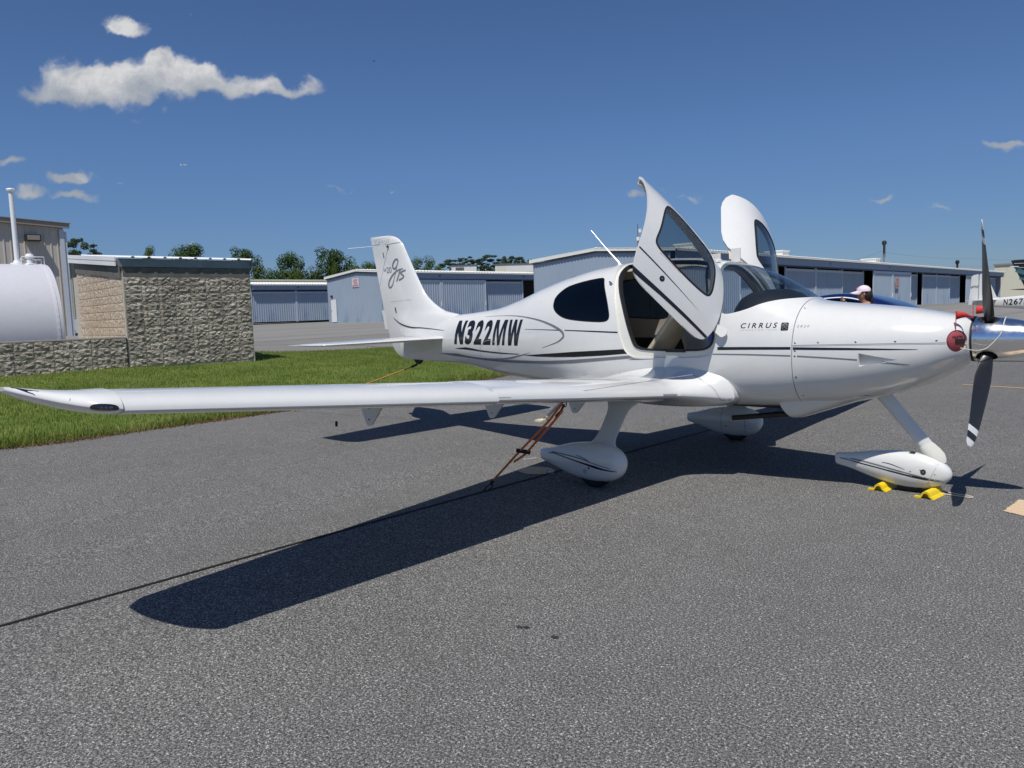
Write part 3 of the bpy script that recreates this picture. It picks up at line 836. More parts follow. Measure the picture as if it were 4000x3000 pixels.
zs = [1.30, 1.45, 1.50, 1.54, 1.575, 1.60, 1.62, 1.64, 1.66, 1.69, 1.73, 1.76, 1.80, 1.84, 1.875, 1.95, 2.05, 2.14, 2.237, 2.33, 2.42, 2.49, 2.55, 2.575, 2.60, 2.62, 2.64, 2.655, 2.67, 2.68, 2.688, 2.698]
fin = wing_obj('fin', fin_full(zs), plane)
T_FIN = bvh(fin)
# rudder: everything aft of the hinge line, cut from the same foil and continued below the tail cone
cutr = MB(); cutr.prism([(-4.205 - (.9 - 1.25) * .345, .9), (-4.205 - (2.60 - 1.25) * .345, 2.60), (-5.3, 2.585), (-5.3, .9)], (0, -.5, 0), (1, 0, 0), (0, 0, 1), (0, 1, 0))
cu_ = cutr.build('cut', 'white_paint'); flipped(cu_)
boolean(fin, cu_); kill(cu_); smooth_ang(fin, 38)
rows = []
for z in [.975, .985, 1.0, 1.02, 1.05, 1.10, 1.15, 1.2, 1.268, 1.4, 1.6, 1.8, 2.0, 2.2, 2.4, 2.575]:
    le, th = lerp_tab(FIN, max(z, 1.3)); h = hinge_x(z) - .006; t = te_x(z); full_c = le - t
    w0 = {True: .092, False: .0}[z < 1.42]
    f = lambda a: th * (1.95 * math.sqrt(a) * (1 - a) * (1 - .3 * a) + .06 * a * (1 - a)) / .80 + .004 * a
    aa = np.linspace((le - h) / full_c, 1, 8); k = 1 if z > 1.25 else max(.35, 1 - ((1.25 - z) / .3) ** 2 * .6)
    U = [(le - a * full_c, f(a) / 2 * k * (1 if z > 1.4 else 1.0)) for a in reversed(aa)]; L = [(x, -y) for x, y in reversed(U)]
    rows.append([(x, y, z) for x, y in U + L])
rud = wing_obj('rudder', rows, plane)
mb = MB(); mb.prism([(-4.66, 1.66), (-4.715, 1.665), (-4.66, 1.40), (-4.60, 1.39)], (0, -.002, 0), (1, 0, 0), (0, 0, 1), (0, .004, 0)); mb.build('trim_tab', 'white_paint', rud)
T_R = bvh(rud)
# tailplane
def stab_sec(s, x0=0, x1=1, k=1.0, dz=0):
    f = (s - .05) / 1.9; le = -3.24 - .10 * f; te = -4.16 + .17 * f; c = le - te; th = .085 - .035 * f
    loop = [(x, y) for x, y in foil_sec(le, te, th * k)]
    return [(x, -s, 1.272 + y + dz) for x, y in loop]
def half_tail(sg):
    rows = [stab_sec(s) for s in (.04, .10, .16, .25, .6, 1.0, 1.4, 1.70)]
    st = wing_obj('tailplane', rows)
    rows = []
    for s, le, te, th in ((1.704, .0, .0, .052), (1.78, .0, -.0, .050), (1.86, -.02, -.0, .044), (1.91, -.08, .0, .034), (1.94, -.19, .0, .024), (1.958, -.36, .0, .012)):
        f = (s - .05) / 1.9; L = -3.24 - .10 * f + le; T = -4.16 + .17 * f + te
        rows.append([(x, -s, 1.272 + y) for x, y in foil_sec(L, T, th)])
    tp = wing_obj('tailplane_tip', rows, st)
    if sg > 0:
        for q in (st, tp): q.data.transform(FLIP); q.data.flip_normals()
    st.parent = plane; return st
half_tail(-1); half_tail(1)
# tail-cone side fairing under the tailplane and skeg
mb = MB(); rows = []
for k in range(13):
    a = k / 12; x = -3.30 - .93 * a
    w = .135 - .075 * a; rows.append([(x, -w - .004, 1.262), (x, -w - .008, 1.18), (x, -w * .86 - .006, 1.07), (x, -w * .35, .985 + .002 * a), (x, w * .35, .985), (x, w * .86 + .006, 1.07), (x, w + .008, 1.18), (x, w + .004, 1.262)])
mb.grid(rows); o = mb.build('tail_fairing', 'white_paint', plane, True, 60)
mb = MB(); mb.prism([(-4.06, .985), (-3.86, .975), (-3.90, .925), (-3.945, .908), (-4.0, .92)], (0, -.018, 0), (1, 0, 0), (0, 0, 1), (0, .036, 0)); o = mb.build('tail_skeg', 'rubber', plane); bevel(o, .01)
mb = MB(); mb.tube([(-3.96, 0, .915), (-3.985, -.02, .895), (-4.01, 0, .90)], .005, 6); mb.build('tie_down_ring', 'rubber', plane)
# aerials
mb = MB(); mb.tube([(-4.447, -.04, 2.560), (-4.60, -.25, 2.543), (-4.777, -.489, 2.522)], .005, 8); mb.tube([(-4.447, .04, 2.560), (-4.60, .25, 2.543), (-4.777, .489, 2.522)], .005, 8); mb.build('whisker_aerial', 'white_paint', fin)
mb = MB(); mb.tube([(-4.447, -.055, 2.555), (-4.47, -.05, 2.535)], .012, 8); mb.build('aerial_mount', 'rubber', fin)
mb = MB(); mb.tube([(-.602, 0, 2.03), (-.63, 0, 2.075), (-.80, 0, 2.245), (-.977, 0, 2.437)], [.022, .012, .007, .0045], 10); mb.build('whip_aerial', 'white_paint', fus)
mb = MB(); mb.lathe((-.60, 0, 2.03), [(.045, 0), (.04, .012), (.02, .02)], 'z', 16); mb.build('aerial_base', 'white_paint', fus)
mb = MB(); mb.tube([(-1.21, -.10, 1.905), (-1.20, -.10, 1.93), (-1.12, -.10, 1.948), (-1.115, -.10, 1.925)], .006, 8); mb.build('hand_hold', 'steel', fus)
mb = MB(); mb.lathe((.0, .14, 2.055), [(.085, -.01), (.07, .012), (.0, .02)], 'z', 24); mb.build('roof_aerial', 'white_paint', fus)
mb = MB(); mb.lathe((.42, .10, 2.028), [(.085, -.01), (.07, .012), (.0, .02)], 'z', 24); mb.build('roof_aerial', 'white_paint', fus)
# ---- belly scoop, exhaust, boarding step
rows = []
for k in range(17):
    a = k / 16; x = 1.34 + .66 * a
    zb = .565 + .0 * a if a < .08 else float(np.interp(a, [.08, 1], [.565, .785])); w = .34 - .10 * a; zt = .80
    S = [float(pchip(FUS[:, 0], FUS[:, q], x)) for q in range(1, 7)]
    rows.append([(x - (.06 if k == 0 else 0) * (1 if zz > .62 else 0), yy, zz) for yy, zz in ((-w - .04, zt), (-w - .01, (zt + zb) / 2), (-w * .85, zb + .03), (-w * .6, zb + .004), (0, zb), (w * .6, zb + .004), (w * .85, zb + .03), (w + .01, (zt + zb) / 2), (w + .04, zt))])
mb = MB(); mb.grid(rows); o = mb.build('cowl_scoop', 'white_paint', cowl)
md = o.modifiers.new('s', 'SUBSURF'); md.levels = 2; apply_mods(o); md = o.modifiers.new('s', 'SOLIDIFY'); md.thickness = .006; apply_mods(o); smooth_ang(o, 50)
mb = MB(); mb.tube([(1.45, -.14, .66), (1.28, -.17, .60), (1.0, -.19, .562), (.766, -.20, .530)], [.024] * 4, 16, caps=False); mb.tube([(1.0, -.19, .562), (.768, -.20, .5305)], [.018] * 2, 12, caps=True); mb.build('exhaust_pipe', 'exhaust', plane, True, 50)
mb = MB(); mb.box((1.05, .0, .664), (.52, .5, .02)); mb.build('belly_opening', 'rubber', plane)
# ---- stripes and writing on the fuselage, starboard and mirrored to port
def both(fn, tree, parent, **k):
    fn(-1, tree, parent, **k); fn(1, tree, parent, **k)
def fus_marks(sd, tree, parent):
    k = dict(side=sd)
    poly_decal('stripe', [[(-3.009, 1.146), (-2.90, 1.155), (-2.769, 1.165), (-2.62, 1.152), (-2.488, 1.136), (-2.29, 1.124), (-2.088, 1.116), (-1.9, 1.110), (-1.714, 1.107), (-1.76, 1.099), (-2.09, 1.100), (-2.30, 1.109), (-2.491, 1.119), (-2.75, 1.135)]], 'black_stripe', tree, parent, **k)
    poly_decal('stripe', [[(-1.667, 1.093), (-1.408, 1.110), (-1.1, 1.131), (-.816, 1.151), (-.45, 1.172), (-.153, 1.189), (-.112, 1.146), (-.429, 1.119), (-.82, 1.096), (-1.108, 1.088), (-1.414, 1.086)]], 'black_stripe', tree, parent, **k)
    poly_decal('stripe', [[(-3.382, 1.078), (-2.996, 1.082), (-2.772, 1.056), (-2.62, 1.045), (-2.485, 1.039), (-2.34, 1.037), (-2.201, 1.041), (-2.05, 1.048), (-1.924, 1.061), (-1.503, 1.130), (-1.68, 1.088), (-1.86, 1.052), (-2.071, 1.029), (-1.8, 1.032), (-1.45, 1.036), (-1.2, 1.046), (-.965, 1.059), (-.555, 1.090), (-.094, 1.128), (-.03, 1.104), (-.313, 1.078), (-.83, 1.030), (-1.25, 1.008), (-1.601, 1.001), (-1.9, .998), (-2.128, 1.001), (-2.42, 1.010), (-2.689, 1.026), (-3.08, 1.048)]], 'grey_stripe', tree, parent, **k)
    poly_decal('stripe', [[(-.03, 1.104), (.05, 1.098), (.25, 1.104), (.05, 1.090), (-.1, 1.085)]], 'grey_stripe', tree, parent, **k)
    arc = [(-2.465, 1.533), (-2.16, 1.540), (-1.774, 1.532), (-1.42, 1.489), (-1.177, 1.431), (-1.02, 1.371), (-.972, 1.325), (-.99, 1.290), (-1.08, 1.244), (-1.308, 1.184)]
    pts = bez(arc, 6); n = len(pts); wd = [.003 + .026 * math.sin(math.pi * min(1, (i / n) ** 1.35)) ** 1.4 for i in range(n)]
    strip_decal('arc', [(pts, wd)], 'grey_stripe', tree, parent, **k)
    strip_decal('pinstripe', [([(-1.618, 1.385), (-1.3, 1.3795), (-1.04, 1.374)], [.003, .007, .009]), ([(-.958, 1.373), (-.6, 1.363), (-.2, 1.350)], [.009, .012, .014])], 'black_stripe', tree, parent, **k)
    strip_decal('stripe', [([(.835, 1.2035), (1.1, 1.2065), (1.468, 1.2085)], [.026, .024, .022])], 'black_stripe', tree, parent, **k)
    strip_decal('stripe', [([(.79, 1.154), (1.1, 1.153), (1.468, 1.146)], [.010, .012, .012])], 'grey_stripe', tree, parent, **k)
fus_marks(-1, T_F, fus); fus_marks(1, T_F, fus)
def cowl_marks(sd, tree, parent):
    k = dict(side=sd)
    strip_decal('stripe', [([(1.486, 1.2065), (1.9, 1.2035), (2.2, 1.200), (2.385, 1.198)], [.021, .018, .010, .003])], 'black_stripe', tree, parent, **k)
    strip_decal('stripe', [([(1.52, 1.1435), (1.75, 1.132), (1.975, 1.117)], [.012, .011, .011]), ([(2.14, 1.097), (2.22, 1.091), (2.33, 1.079)], [.010, .009, .005])], 'grey_stripe', tree, parent, **k)
    strip_decal('panel_seam', [([(1.484, 1.232), (1.9, 1.240), (2.3, 1.245), (2.56, 1.246)], .0035)], 'dark_seam', tree, parent, **k)
    strip_decal('panel_lip', [([(1.484, 1.2275), (1.9, 1.2355), (2.3, 1.2405), (2.56, 1.2415)], .004)], 'white_paint', tree, parent, off=.003, **k)
cowl_marks(-1, T_C, cowl); cowl_marks(1, T_C, cowl)
GLY = {'N': [(0, 0), (.30, 0), (.30, .50), (.66, 0), (1, 0), (1, 1), (.70, 1), (.70, .50), (.34, 1), (0, 1)],
       'M': [(0, 0), (.20, 0), (.20, .72), (.41, 0), (.59, 0), (.80, .72), (.80, 0), (1, 0), (1, 1), (.70, 1), (.5, .34), (.30, 1), (0, 1)],
       'W': [(0, 1), (.20, 1), (.30, .42), (.40, 1), (.60, 1), (.70, .42), (.80, 1), (1, 1), (.86, 0), (.61, 0), (.50, .56), (.39, 0), (.14, 0)]}
def nnumber(s, x0, x1, z0, z1, tree, parent, side):
    n = len(s); w = []
    for ch in s: w.append({'M': 1.42, 'W': 1.48, 'N': 1.12, '3': .92, '2': .92}.get(ch, 1))
    gap = .20; tot = sum(w) + gap * (n - 1); x = 0
    for ch, ww in zip(s, w):
        a = x0 + (x1 - x0) * x / tot; b = x0 + (x1 - x0) * (x + ww) / tot; x += ww + gap
        sh = .045
        v, f = text_flat(ch, 0.0, .050)
        if ch in GLY: v = GLY[ch]; f = [tuple(range(len(v)))]
        if ch == 'M': f = [(0, 1, 2, 12), (12, 2, 11), (2, 3, 10, 11), (3, 4, 10), (4, 5, 9, 10), (5, 8, 9), (5, 6, 7, 8)]
        q = []
        for u, vv in v:
            xx = a + u * (b - a) + (vv - .5) * .038
            if side > 0: xx = x0 + x1 - xx
            q.append((xx, z0 + vv * (z1 - z0)))
        decal('registration_letter', q, f, 'black_stripe', tree, parent, side=side, maxlen=.05)
nnumber('N322MW', -2.985, -1.69, 1.200, 1.494, T_F, fus, -1)
nnumber('N322MW', -2.985, -1.69, 1.200, 1.494, T_F, fus, 1)
text_decal('maker_name', 'CIRRUS', 1.036, 1.341, 1.378, 1.4215, 'black_stripe', T_F, fus, shear=.18, bold=.012, space=1.5, maxlen=.04)
text_decal('model_line', 'GENERATION THREE', 1.036, 1.342, 1.3585, 1.3655, 'grey_stripe', T_F, fus, space=1.9, maxlen=.05)
text_decal('model_number', 'SR20', 1.500, 1.595, 1.378, 1.3965, 'grey_stripe', T_C, cowl, shear=.2, space=1.7, maxlen=.05)
# emblem: rounded black square with a thin silver wing figure
poly_decal('emblem', [rounded([(1.374, 1.354), (1.434, 1.355), (1.430, 1.4195), (1.372, 1.4205)], .009)], 'black_stripe', T_F, fus, maxlen=.03)
strip_decal('emblem_lines', [(rounded([(1.384, 1.364), (1.423, 1.365), (1.420, 1.410), (1.383, 1.411)], .014) + [(1.3885, 1.364)], .0022), ([(1.380, 1.406), (1.400, 1.388), (1.424, 1.366)], .0025), ([(1.386, 1.404), (1.404, 1.409), (1.418, 1.403), (1.405, 1.398), (1.392, 1.396)], .0022), ([(1.388, 1.372), (1.396, 1.380), (1.412, 1.385), (1.416, 1.394)], .0022)], 'screw', T_F, fus, off=.0022, maxlen=.03)
# fin writing
finT = T_FIN
def in_fin(x, z): return True
text_decal('maker_name', 'CIRRUS', -4.795, -4.435, 2.585, 2.640, 'faint_grey', finT, fin, space=1.25, slope=.012, bold=.0)
for nm, ln in (('panel_seam', ([(-4.90, 2.650), (-4.6, 2.667), (-4.40, 2.680)], .003)),):
    strip_decal(nm, [ln], 'faint_grey', finT, fin)
strip_decal('panel_seam', [([(-4.66, 2.5695), (-4.4, 2.575), (-4.20, 2.582)], .006)], 'dark_seam', finT, fin, off=.002)
fm = [(-4.45, 2.36), (-4.40, 2.36)]
text_decal('model_number', 'SR', -4.601, -4.529, 2.204, 2.243, 'grey_stripe', finT, fin, space=1.1, off=.003)
text_decal('model_number', '20', -4.524, -4.406, 2.180, 2.262, 'grey_stripe', finT, fin, space=1.0, off=.003)
gl = [bez([(-4.246, 2.343), (-4.291, 2.357), (-4.346, 2.323), (-4.374, 2.267), (-4.353, 2.233), (-4.307, 2.239), (-4.265, 2.289), (-4.246, 2.345), (-4.284, 2.243), (-4.329, 2.141), (-4.365, 2.075), (-4.401, 2.01), (-4.457, 1.976), (-4.495, 1.995), (-4.483, 2.053), (-4.423, 2.117), (-4.342, 2.17), (-4.248, 2.207), (-4.15, 2.22)], 4),
      bez([(-4.206, 2.208), (-4.246, 2.136), (-4.298, 2.051)], 4), bez([(-4.096, 2.198), (-4.175, 2.179), (-4.199, 2.157), (-4.149, 2.13), (-4.135, 2.111), (-4.182, 2.085), (-4.246, 2.069)], 4)]
wd0 = [.020 + .010 * math.sin(i * .14) for i in range(len(gl[0]))]
strip_decal('script_lettering', [(gl[0], wd0), (gl[1], .022), (gl[2], .022)], 'grey_stripe', finT, fin, off=.003)
text_decal('model_line', 'GENERATION THREE', -4.475, -3.985, 1.772, 1.790, 'faint_grey', finT, fin, space=1.6, slope=.012, off=.003)
for q in ([(-4.60, 2.47), (-4.58, 2.47), (-4.575, 2.44), (-4.595, 2.44)], [(-4.593, 2.43), (-4.572, 2.43), (-4.566, 2.40), (-4.586, 2.40)], [(-4.385, 1.70), (-4.355, 1.695), (-4.335, 1.62), (-4.365, 1.625)]):
    poly_decal('hinge_gap', [q], 'dark_seam', finT, fin, off=.004)
# sweep stripe from the rudder across the fin root onto the tail cone
allt = bmesh.new(); allt.from_mesh(fin.data); allt.from_mesh(fus.data); allt.from_mesh(rud.data); T_ALL = BVHTree.FromBMesh(allt); allt.free()
pts = bez([(-4.43, 1.555), (-4.30, 1.487), (-4.14, 1.440), (-3.95, 1.414), (-3.731, 1.408), (-3.23, 1.372)], 7)
strip_decal('stripe', [(pts, [.003 + .016 * math.sin(math.pi * (i / (len(pts) - 1)) ** .9) for i in range(len(pts))])], 'black_stripe', T_ALL, fin, off=.004)
strip_decal('hinge_line', [([(hinge_x(z), z) for z in np.linspace(1.33, 2.56, 16)], .010)], 'white_paint', T_ALL, fin, off=.004)
# access panel outline on the tail cone, flap track, small screws
c0 = (-2.28, 1.10)
strip_decal('access_panel', [([(c0[0] + .20 * math.cos(a), c0[1] + .155 * math.sin(a)) for a in np.linspace(0, 2 * math.pi, 37)], .004)], 'faint_grey', T_F, fus, off=.003)
def screw(x, z, tree, parent, r=.0085, side=-1):
    h = tree.ray_cast(Vector((x, side * 3, z)), Vector((0, -side, 0)))
    if h[0] is None: return
    n = h[1] if h[1].y * side > 0 else -h[1]
    mb = MB(); mb.lathe((0, 0, 0), [(r, -.001), (r, .001), (r * .75, .002)], 'z', 10); o = mb.build('screw', 'screw', parent)
    o.data.transform(Matrix.Translation(h[0]) @ n.to_track_quat('Z', 'Y').to_matrix().to_4x4())
for x, z in ((1.502, 1.253), (1.683, 1.256), (1.961, 1.259), (2.236, 1.261), (2.502, 1.265), (1.503, 1.187), (1.502, 1.143), (1.504, .968), (1.50, 1.534), (1.52, .80)): screw(x, z, T_C, cowl)
for x, z in ((-2.45, 1.13), (-2.10, 1.13), (-2.39, 1.045), (-2.16, 1.05)): screw(x, z, T_F, fus, .005)
TT = bvh([q for q in bpy.data.objects if q.name.startswith('tail_fairing')][0])
for x, z in ((-4.05, 1.22), (-3.93, 1.19), (-3.60, 1.20), (-3.48, 1.17), (-3.5, 1.05), (-3.6, 1.03)): screw(x, z, TT, fus, .004)
wt_b = bmesh.new(); wt_b.from_mesh(wingR.data); wt_b.from_mesh(fus.data); T_FW = BVHTree.FromBMesh(wt_b); wt_b.free()
strip_decal('fairing_seam', [(bez([(-.75, .90), (-.561, .946), (-.36, .998), (-.163, 1.031), (.0, 1.043), (.161, 1.042), (.29, 1.037), (.405, 1.023), (.54, .996), (.655, .960), (.768, .900), (.83, .85), (.866, .790), (.884, .745)], 4), .0045)], 'faint_grey', T_FW, fus, off=.002, maxlen=.03)
# NO STEP placard
NS = poly_decal('placard', [[(.875, .738), (.955, .735), (.992, .768), (.89, .776)]], 'door_white_', T_W, plane, maxlen=.02)
text_decal('placard_text', 'NO STEP', .886, .948, .745, .757, 'black_stripe', T_W, plane, off=.003, maxlen=.04)
# ---- wheels, legs and spats
def spat(prof, yc, name, parent):
    rows = []
    for x, zb, zt, w in prof:
        zc = (zb + zt) / 2; hz = (zt - zb) / 2
        rows.append([(x, yc + w * math.copysign(abs(math.cos(a)) ** .82, math.cos(a)), zc + hz * math.copysign(abs(math.sin(a)) ** .9, math.sin(a))) for a in np.linspace(0, 2 * math.pi, 32, endpoint=False)])
    mb = MB(); mb.grid(rows, closed=True); n = 32; mb.f.append(tuple(range(n))); mb.f.append(tuple((len(rows) - 1) * n + k for k in range(n))[::-1])
    o = mb.build(name, 'white_paint'); flipped(o)
    md = o.modifiers.new('s', 'SUBSURF'); md.levels = 1; apply_mods(o)
    smooth_ang(o, 50); o.parent = parent; return o
def wheel(x, y, r, w, parent):
    mb = MB(); mb.lathe((x, y, r), [(r * .5, -w * .45), (r * .86, -w / 2), (r * .97, -w * .36), (r, -w * .15), (r, w * .15), (r * .97, w * .36), (r * .86, w / 2), (r * .5, w * .45)], 'y', 32)
    o = mb.build('wheel', 'tyre_rubber', parent, True, 50)
    mb = MB(); mb.lathe((x, y, r), [(r * .5, -w * .47), (r * .2, -w * .40), (r * .2, w * .40), (r * .5, w * .47)], 'y', 20); mb.build('rim', 'steel', o, True, 40)
    return o
MAINP = [(-.600, .190, .284, .030), (-.592, .184, .290, .042), (-.50, .163, .300, .064), (-.37, .122, .340, .090), (-.255, .084, .372, .108), (-.105, .058, .393, .122), (.015, .050, .407, .128), (.13, .053, .400, .126), (.24, .078, .378, .112), (.315, .128, .335, .082), (.345, .192, .285, .045), (.357, .232, .245, .008)]
NOSEP = [(1.640, .168, .258, .026), (1.648, .163, .264, .036), (1.70, .152, .270, .046), (1.78, .140, .276, .062), (1.92, .092, .305, .090), (2.08, .046, .331, .110), (2.23, .026, .335, .118), (2.365, .034, .320, .112), (2.45, .058, .289, .094), (2.515, .098, .245, .064), (2.542, .130, .212, .036), (2.553, .160, .18, .008)]
def leg_main(sg):
    secs = [(-.90, .80, -.16, .36, .05), (-.97, .755, -.12, .31, .042), (-1.02, .705, -.065, .215, .034), (-1.05, .655, -.045, .175, .030), (-1.13, .57, -.035, .175, .029), (-1.22, .47, -.03, .178, .029), (-1.28, .415, -.035, .185, .032), (-1.33, .372, -.075, .23, .045), (-1.36, .335, -.14, .29, .07)]
    rows = []
    for y, z, x0, x1, th in secs:
        rows.append([(x, (y if sg < 0 else -y) + yy, z) for x, yy in foil_sec(x1, x0, th * 1.1)])
    o = wing_obj('gear_leg', rows, plane); md = o.modifiers.new('s', 'SUBSURF'); md.levels = 1; apply_mods(o); smooth_ang(o, 40); return o
for sg in (-1, 1):
    y = 1.36 * sg; n_before = set(bpy.data.objects)
    lg = leg_main(sg)
    sp = spat(MAINP, y, 'wheel_fairing', plane)
    wheel(0.03, y, .178, .13, plane)
    T = bvh(sp)
    k = dict(side=sg)
    strip_decal('stripe', [(bez([(-.47, .262), (-.363, .272), (-.118, .240), (.06, .214), (.206, .190), (.352, .176)], 5), [.004, .005, .006, .008, .008, .009, .009, .010, .010, .011, .012, .013, .014, .015, .017, .018, .02, .02, .019, .017, .014, .011, .008, .005, .003, .002])], 'black_stripe', T, sp, **k)
    strip_decal('stripe', [(bez([(-.46, .270), (-.363, .283), (-.07, .268), (.116, .232), (.313, .193)], 6), [.004] * 4 + [.012] * 12 + [.008] * 6 + [.003] * 3)], 'grey_stripe', T, sp, off=.001, **k)
    strip_decal('pinstripe', [(bez([(-.107, .292), (-.03, .278), (.052, .250)], 5), [.002, .004, .005, .006, .006, .006, .006, .006, .005, .004, .003])], 'black_stripe', T, sp, **k)
    for (x, z, r, mt) in ((-.005, .157, .021, 'faint_grey'), (.044, .190, .010, 'rubber')):
        poly_decal('port_cover', [[(x + r * math.cos(a), z + r * math.sin(a) * 1.15) for a in np.linspace(0, 2 * math.pi, 20, endpoint=False)]], mt, T, sp, off=.0022, **k)
    poly_decal('port_hole', [[(.044 + .005 * math.cos(a), .190 + .005 * math.sin(a)) for a in np.linspace(0, 2 * math.pi, 12, endpoint=False)]], 'screw', T, sp, off=.0030, **k)
    # inboard side seams and screws, seen on the far spat
    k = dict(side=-sg)
    strip_decal('panel_seam', [([(-.10, z) for z in np.linspace(.12, .40, 9)], .0035), ([(.19, z) for z in np.linspace(.11, .30, 7)], .0035)], 'dark_seam', T, sp, **k)
    for x, z in ((-.10, .33), (-.10, .20), (-.10, .135), (.20, .20), (.20, .13), (.0, .24), (.05, .235), (-.04, .18)): screw(x, z, T, sp, .006 if (x, z) != (-.04, .18) else .013, side=-sg)
    if sg > 0:
        for q in set(bpy.data.objects) - n_before: q.data.transform(Matrix.Translation((-.05, .10, 0)))
nsp = spat(NOSEP, 0, 'nose_wheel_fairing', plane)
wheel(2.25, 0, .165, .12, plane)
T_N = bvh(nsp)
for sd in (-1, 1):
    k = dict(side=sd)
    strip_decal('stripe', [(bez([(1.692, .224), (1.72, .223), (1.991, .190), (2.254, .151), (2.40, .132), (2.505, .116)], 6), [.003] * 3 + [.006] * 6 + [.009] * 6 + [.012] * 4 + [.017] * 5 + [.012, .009, .007, .006, .004, .003, .002])], 'black_stripe', T_N, nsp, **k)
    strip_decal('stripe', [(bez([(1.715, .230), (1.85, .228), (1.990, .212), (2.231, .172), (2.36, .150), (2.489, .128)], 6), [.003] * 4 + [.012] * 14 + [.009] * 6 + [.004] * 7)], 'grey_stripe', T_N, nsp, off=.001, **k)
    strip_decal('pinstripe', [(bez([(2.05, .236), (2.12, .229), (2.231, .197)], 5), [.002, .004, .005, .005, .006, .006, .006, .005, .004, .003, .002])], 'black_stripe', T_N, nsp, **k)
    strip_decal('panel_seam', [([(2.478, .297), (2.447, .22), (2.413, .139), (2.385, .060)], .004)], 'faint_grey', T_N, nsp, off=.0025, **k)
    for x, z in ((2.476, .272), (2.446, .178), (2.405, .075), (2.345, .205), (2.272, .186), (2.28, .145)): screw(x, z, T_N, nsp, .006, side=sd)
    poly_decal('repaired_patch', [rounded([(2.29, .235), (2.42, .228), (2.42, .105), (2.29, .122)], .015)], 'yellowed_paint', T_N, nsp, off=.0006, **k)
    poly_decal('axle_port', [[(2.366 + .020 * math.cos(a), .191 + .022 * math.sin(a)) for a in np.linspace(0, 2 * math.pi, 20, endpoint=False)]], 'rubber', T_N, nsp, off=.003, **k)
    poly_decal('axle_bolt', [[(2.366 + .009 * math.cos(a), .191 + .010 * math.sin(a)) for a in np.linspace(0, 2 * math.pi, 12, endpoint=False)]], 'screw', T_N, nsp, off=.004, **k)
rows = []
for t, w, th in ((-.12, .115, .050), (0, .112, .050), (.25, .108, .046), (.5, .106, .044), (.75, .105, .042), (1.0, .104, .042)):
    x = 2.045 + (2.375 - 2.045) * t; z = .770 + (.375 - .770) * t
    dx, dz = .767, .642   # across direction
    rows.append([(x + (a - .5) * -0 + (q - .5) * w * .767, b, z + (q - .5) * w * .642) for q, b in [(-xx + .0, yy) for xx, yy in foil_sec(0, -1, th)]])
st = wing_obj('nose_leg', rows, plane)
rows = []
for t, w, th in ((-.15, .108, .046), (.1, .122, .058), (.5, .130, .072), (.9, .122, .080), (1.2, .085, .07), (1.4, .04, .04)):
    x = 2.362 + .092 * t; z = .385 - .092 * t
    rows.append([(x + (q - .5) * w * .80, b, z + (q - .5) * w * .60) for q, b in [(-xx + .0, yy) for xx, yy in foil_sec(0, -1, th)]])
o = wing_obj('fork_fairing', rows, st, 'yellowed_paint')
# ---- spinner and propeller
prof = [(.02, -.03), (.168, -.028), (.170, 0), (.170, .03), (.1675, .09), (.160, .17), (.147, .25), (.128, .33), (.104, .41), (.075, .48), (.045, .53), (.018, .555), (.001, .56)]
HX, HZ = 2.700, 1.262
mb = MB(); mb.lathe((HX, 0, HZ), prof, 'x', 72, caps=False); spn = mb.build('spinner', 'polished', None); flipped(spn)
ANG = [.41 + k * 2 * math.pi / 3 for k in range(3)]
for a in ANG:
    mb = MB(); mb.lathe((0, 0, 0), [(.062, .10), (.062, .25)], 'z', 28); c = mb.build('cut', 'rubber')
    c.data.transform(Matrix.Translation((HX + .085, 0, HZ)) @ Matrix.Rotation(a, 4, 'X') @ Matrix.Scale(1.15, 4, (1, 0, 0))); flipped(c); boolean(spn, c); kill(c)
smooth_ang(spn, 30); spn.parent = plane
mb = MB(); mb.lathe((HX, 0, HZ), [(.02, -.032), (.1735, -.034), (.1735, -.006)], 'x', 60); mb.build('spinner_backplate', 'rubber', spn)
mb = MB(); mb.lathe((HX + .085, 0, HZ), [(.001, -.10), (.115, -.09), (.12, 0), (.115, .07), (.001, .08)], 'x', 30); mb.build('prop_hub', 'rubber', spn)
for k in range(10):
    a = 2 * math.pi * (k + .5) / 30 * 3
    for kk in range(1):
        y, z = .1705 * math.sin(a), .1705 * math.cos(a); mb = MB(); mb.lathe((0, 0, 0), [(.006, -.001), (.006, .0015), (.003, .0025)], 'z', 8)
        o = mb.build('rivet', 'screw', spn); o.data.transform(Matrix.Translation((HX + .018, y, HZ + z)) @ Vector((0, y, z)).to_track_quat('Z', 'Y').to_matrix().to_4x4())
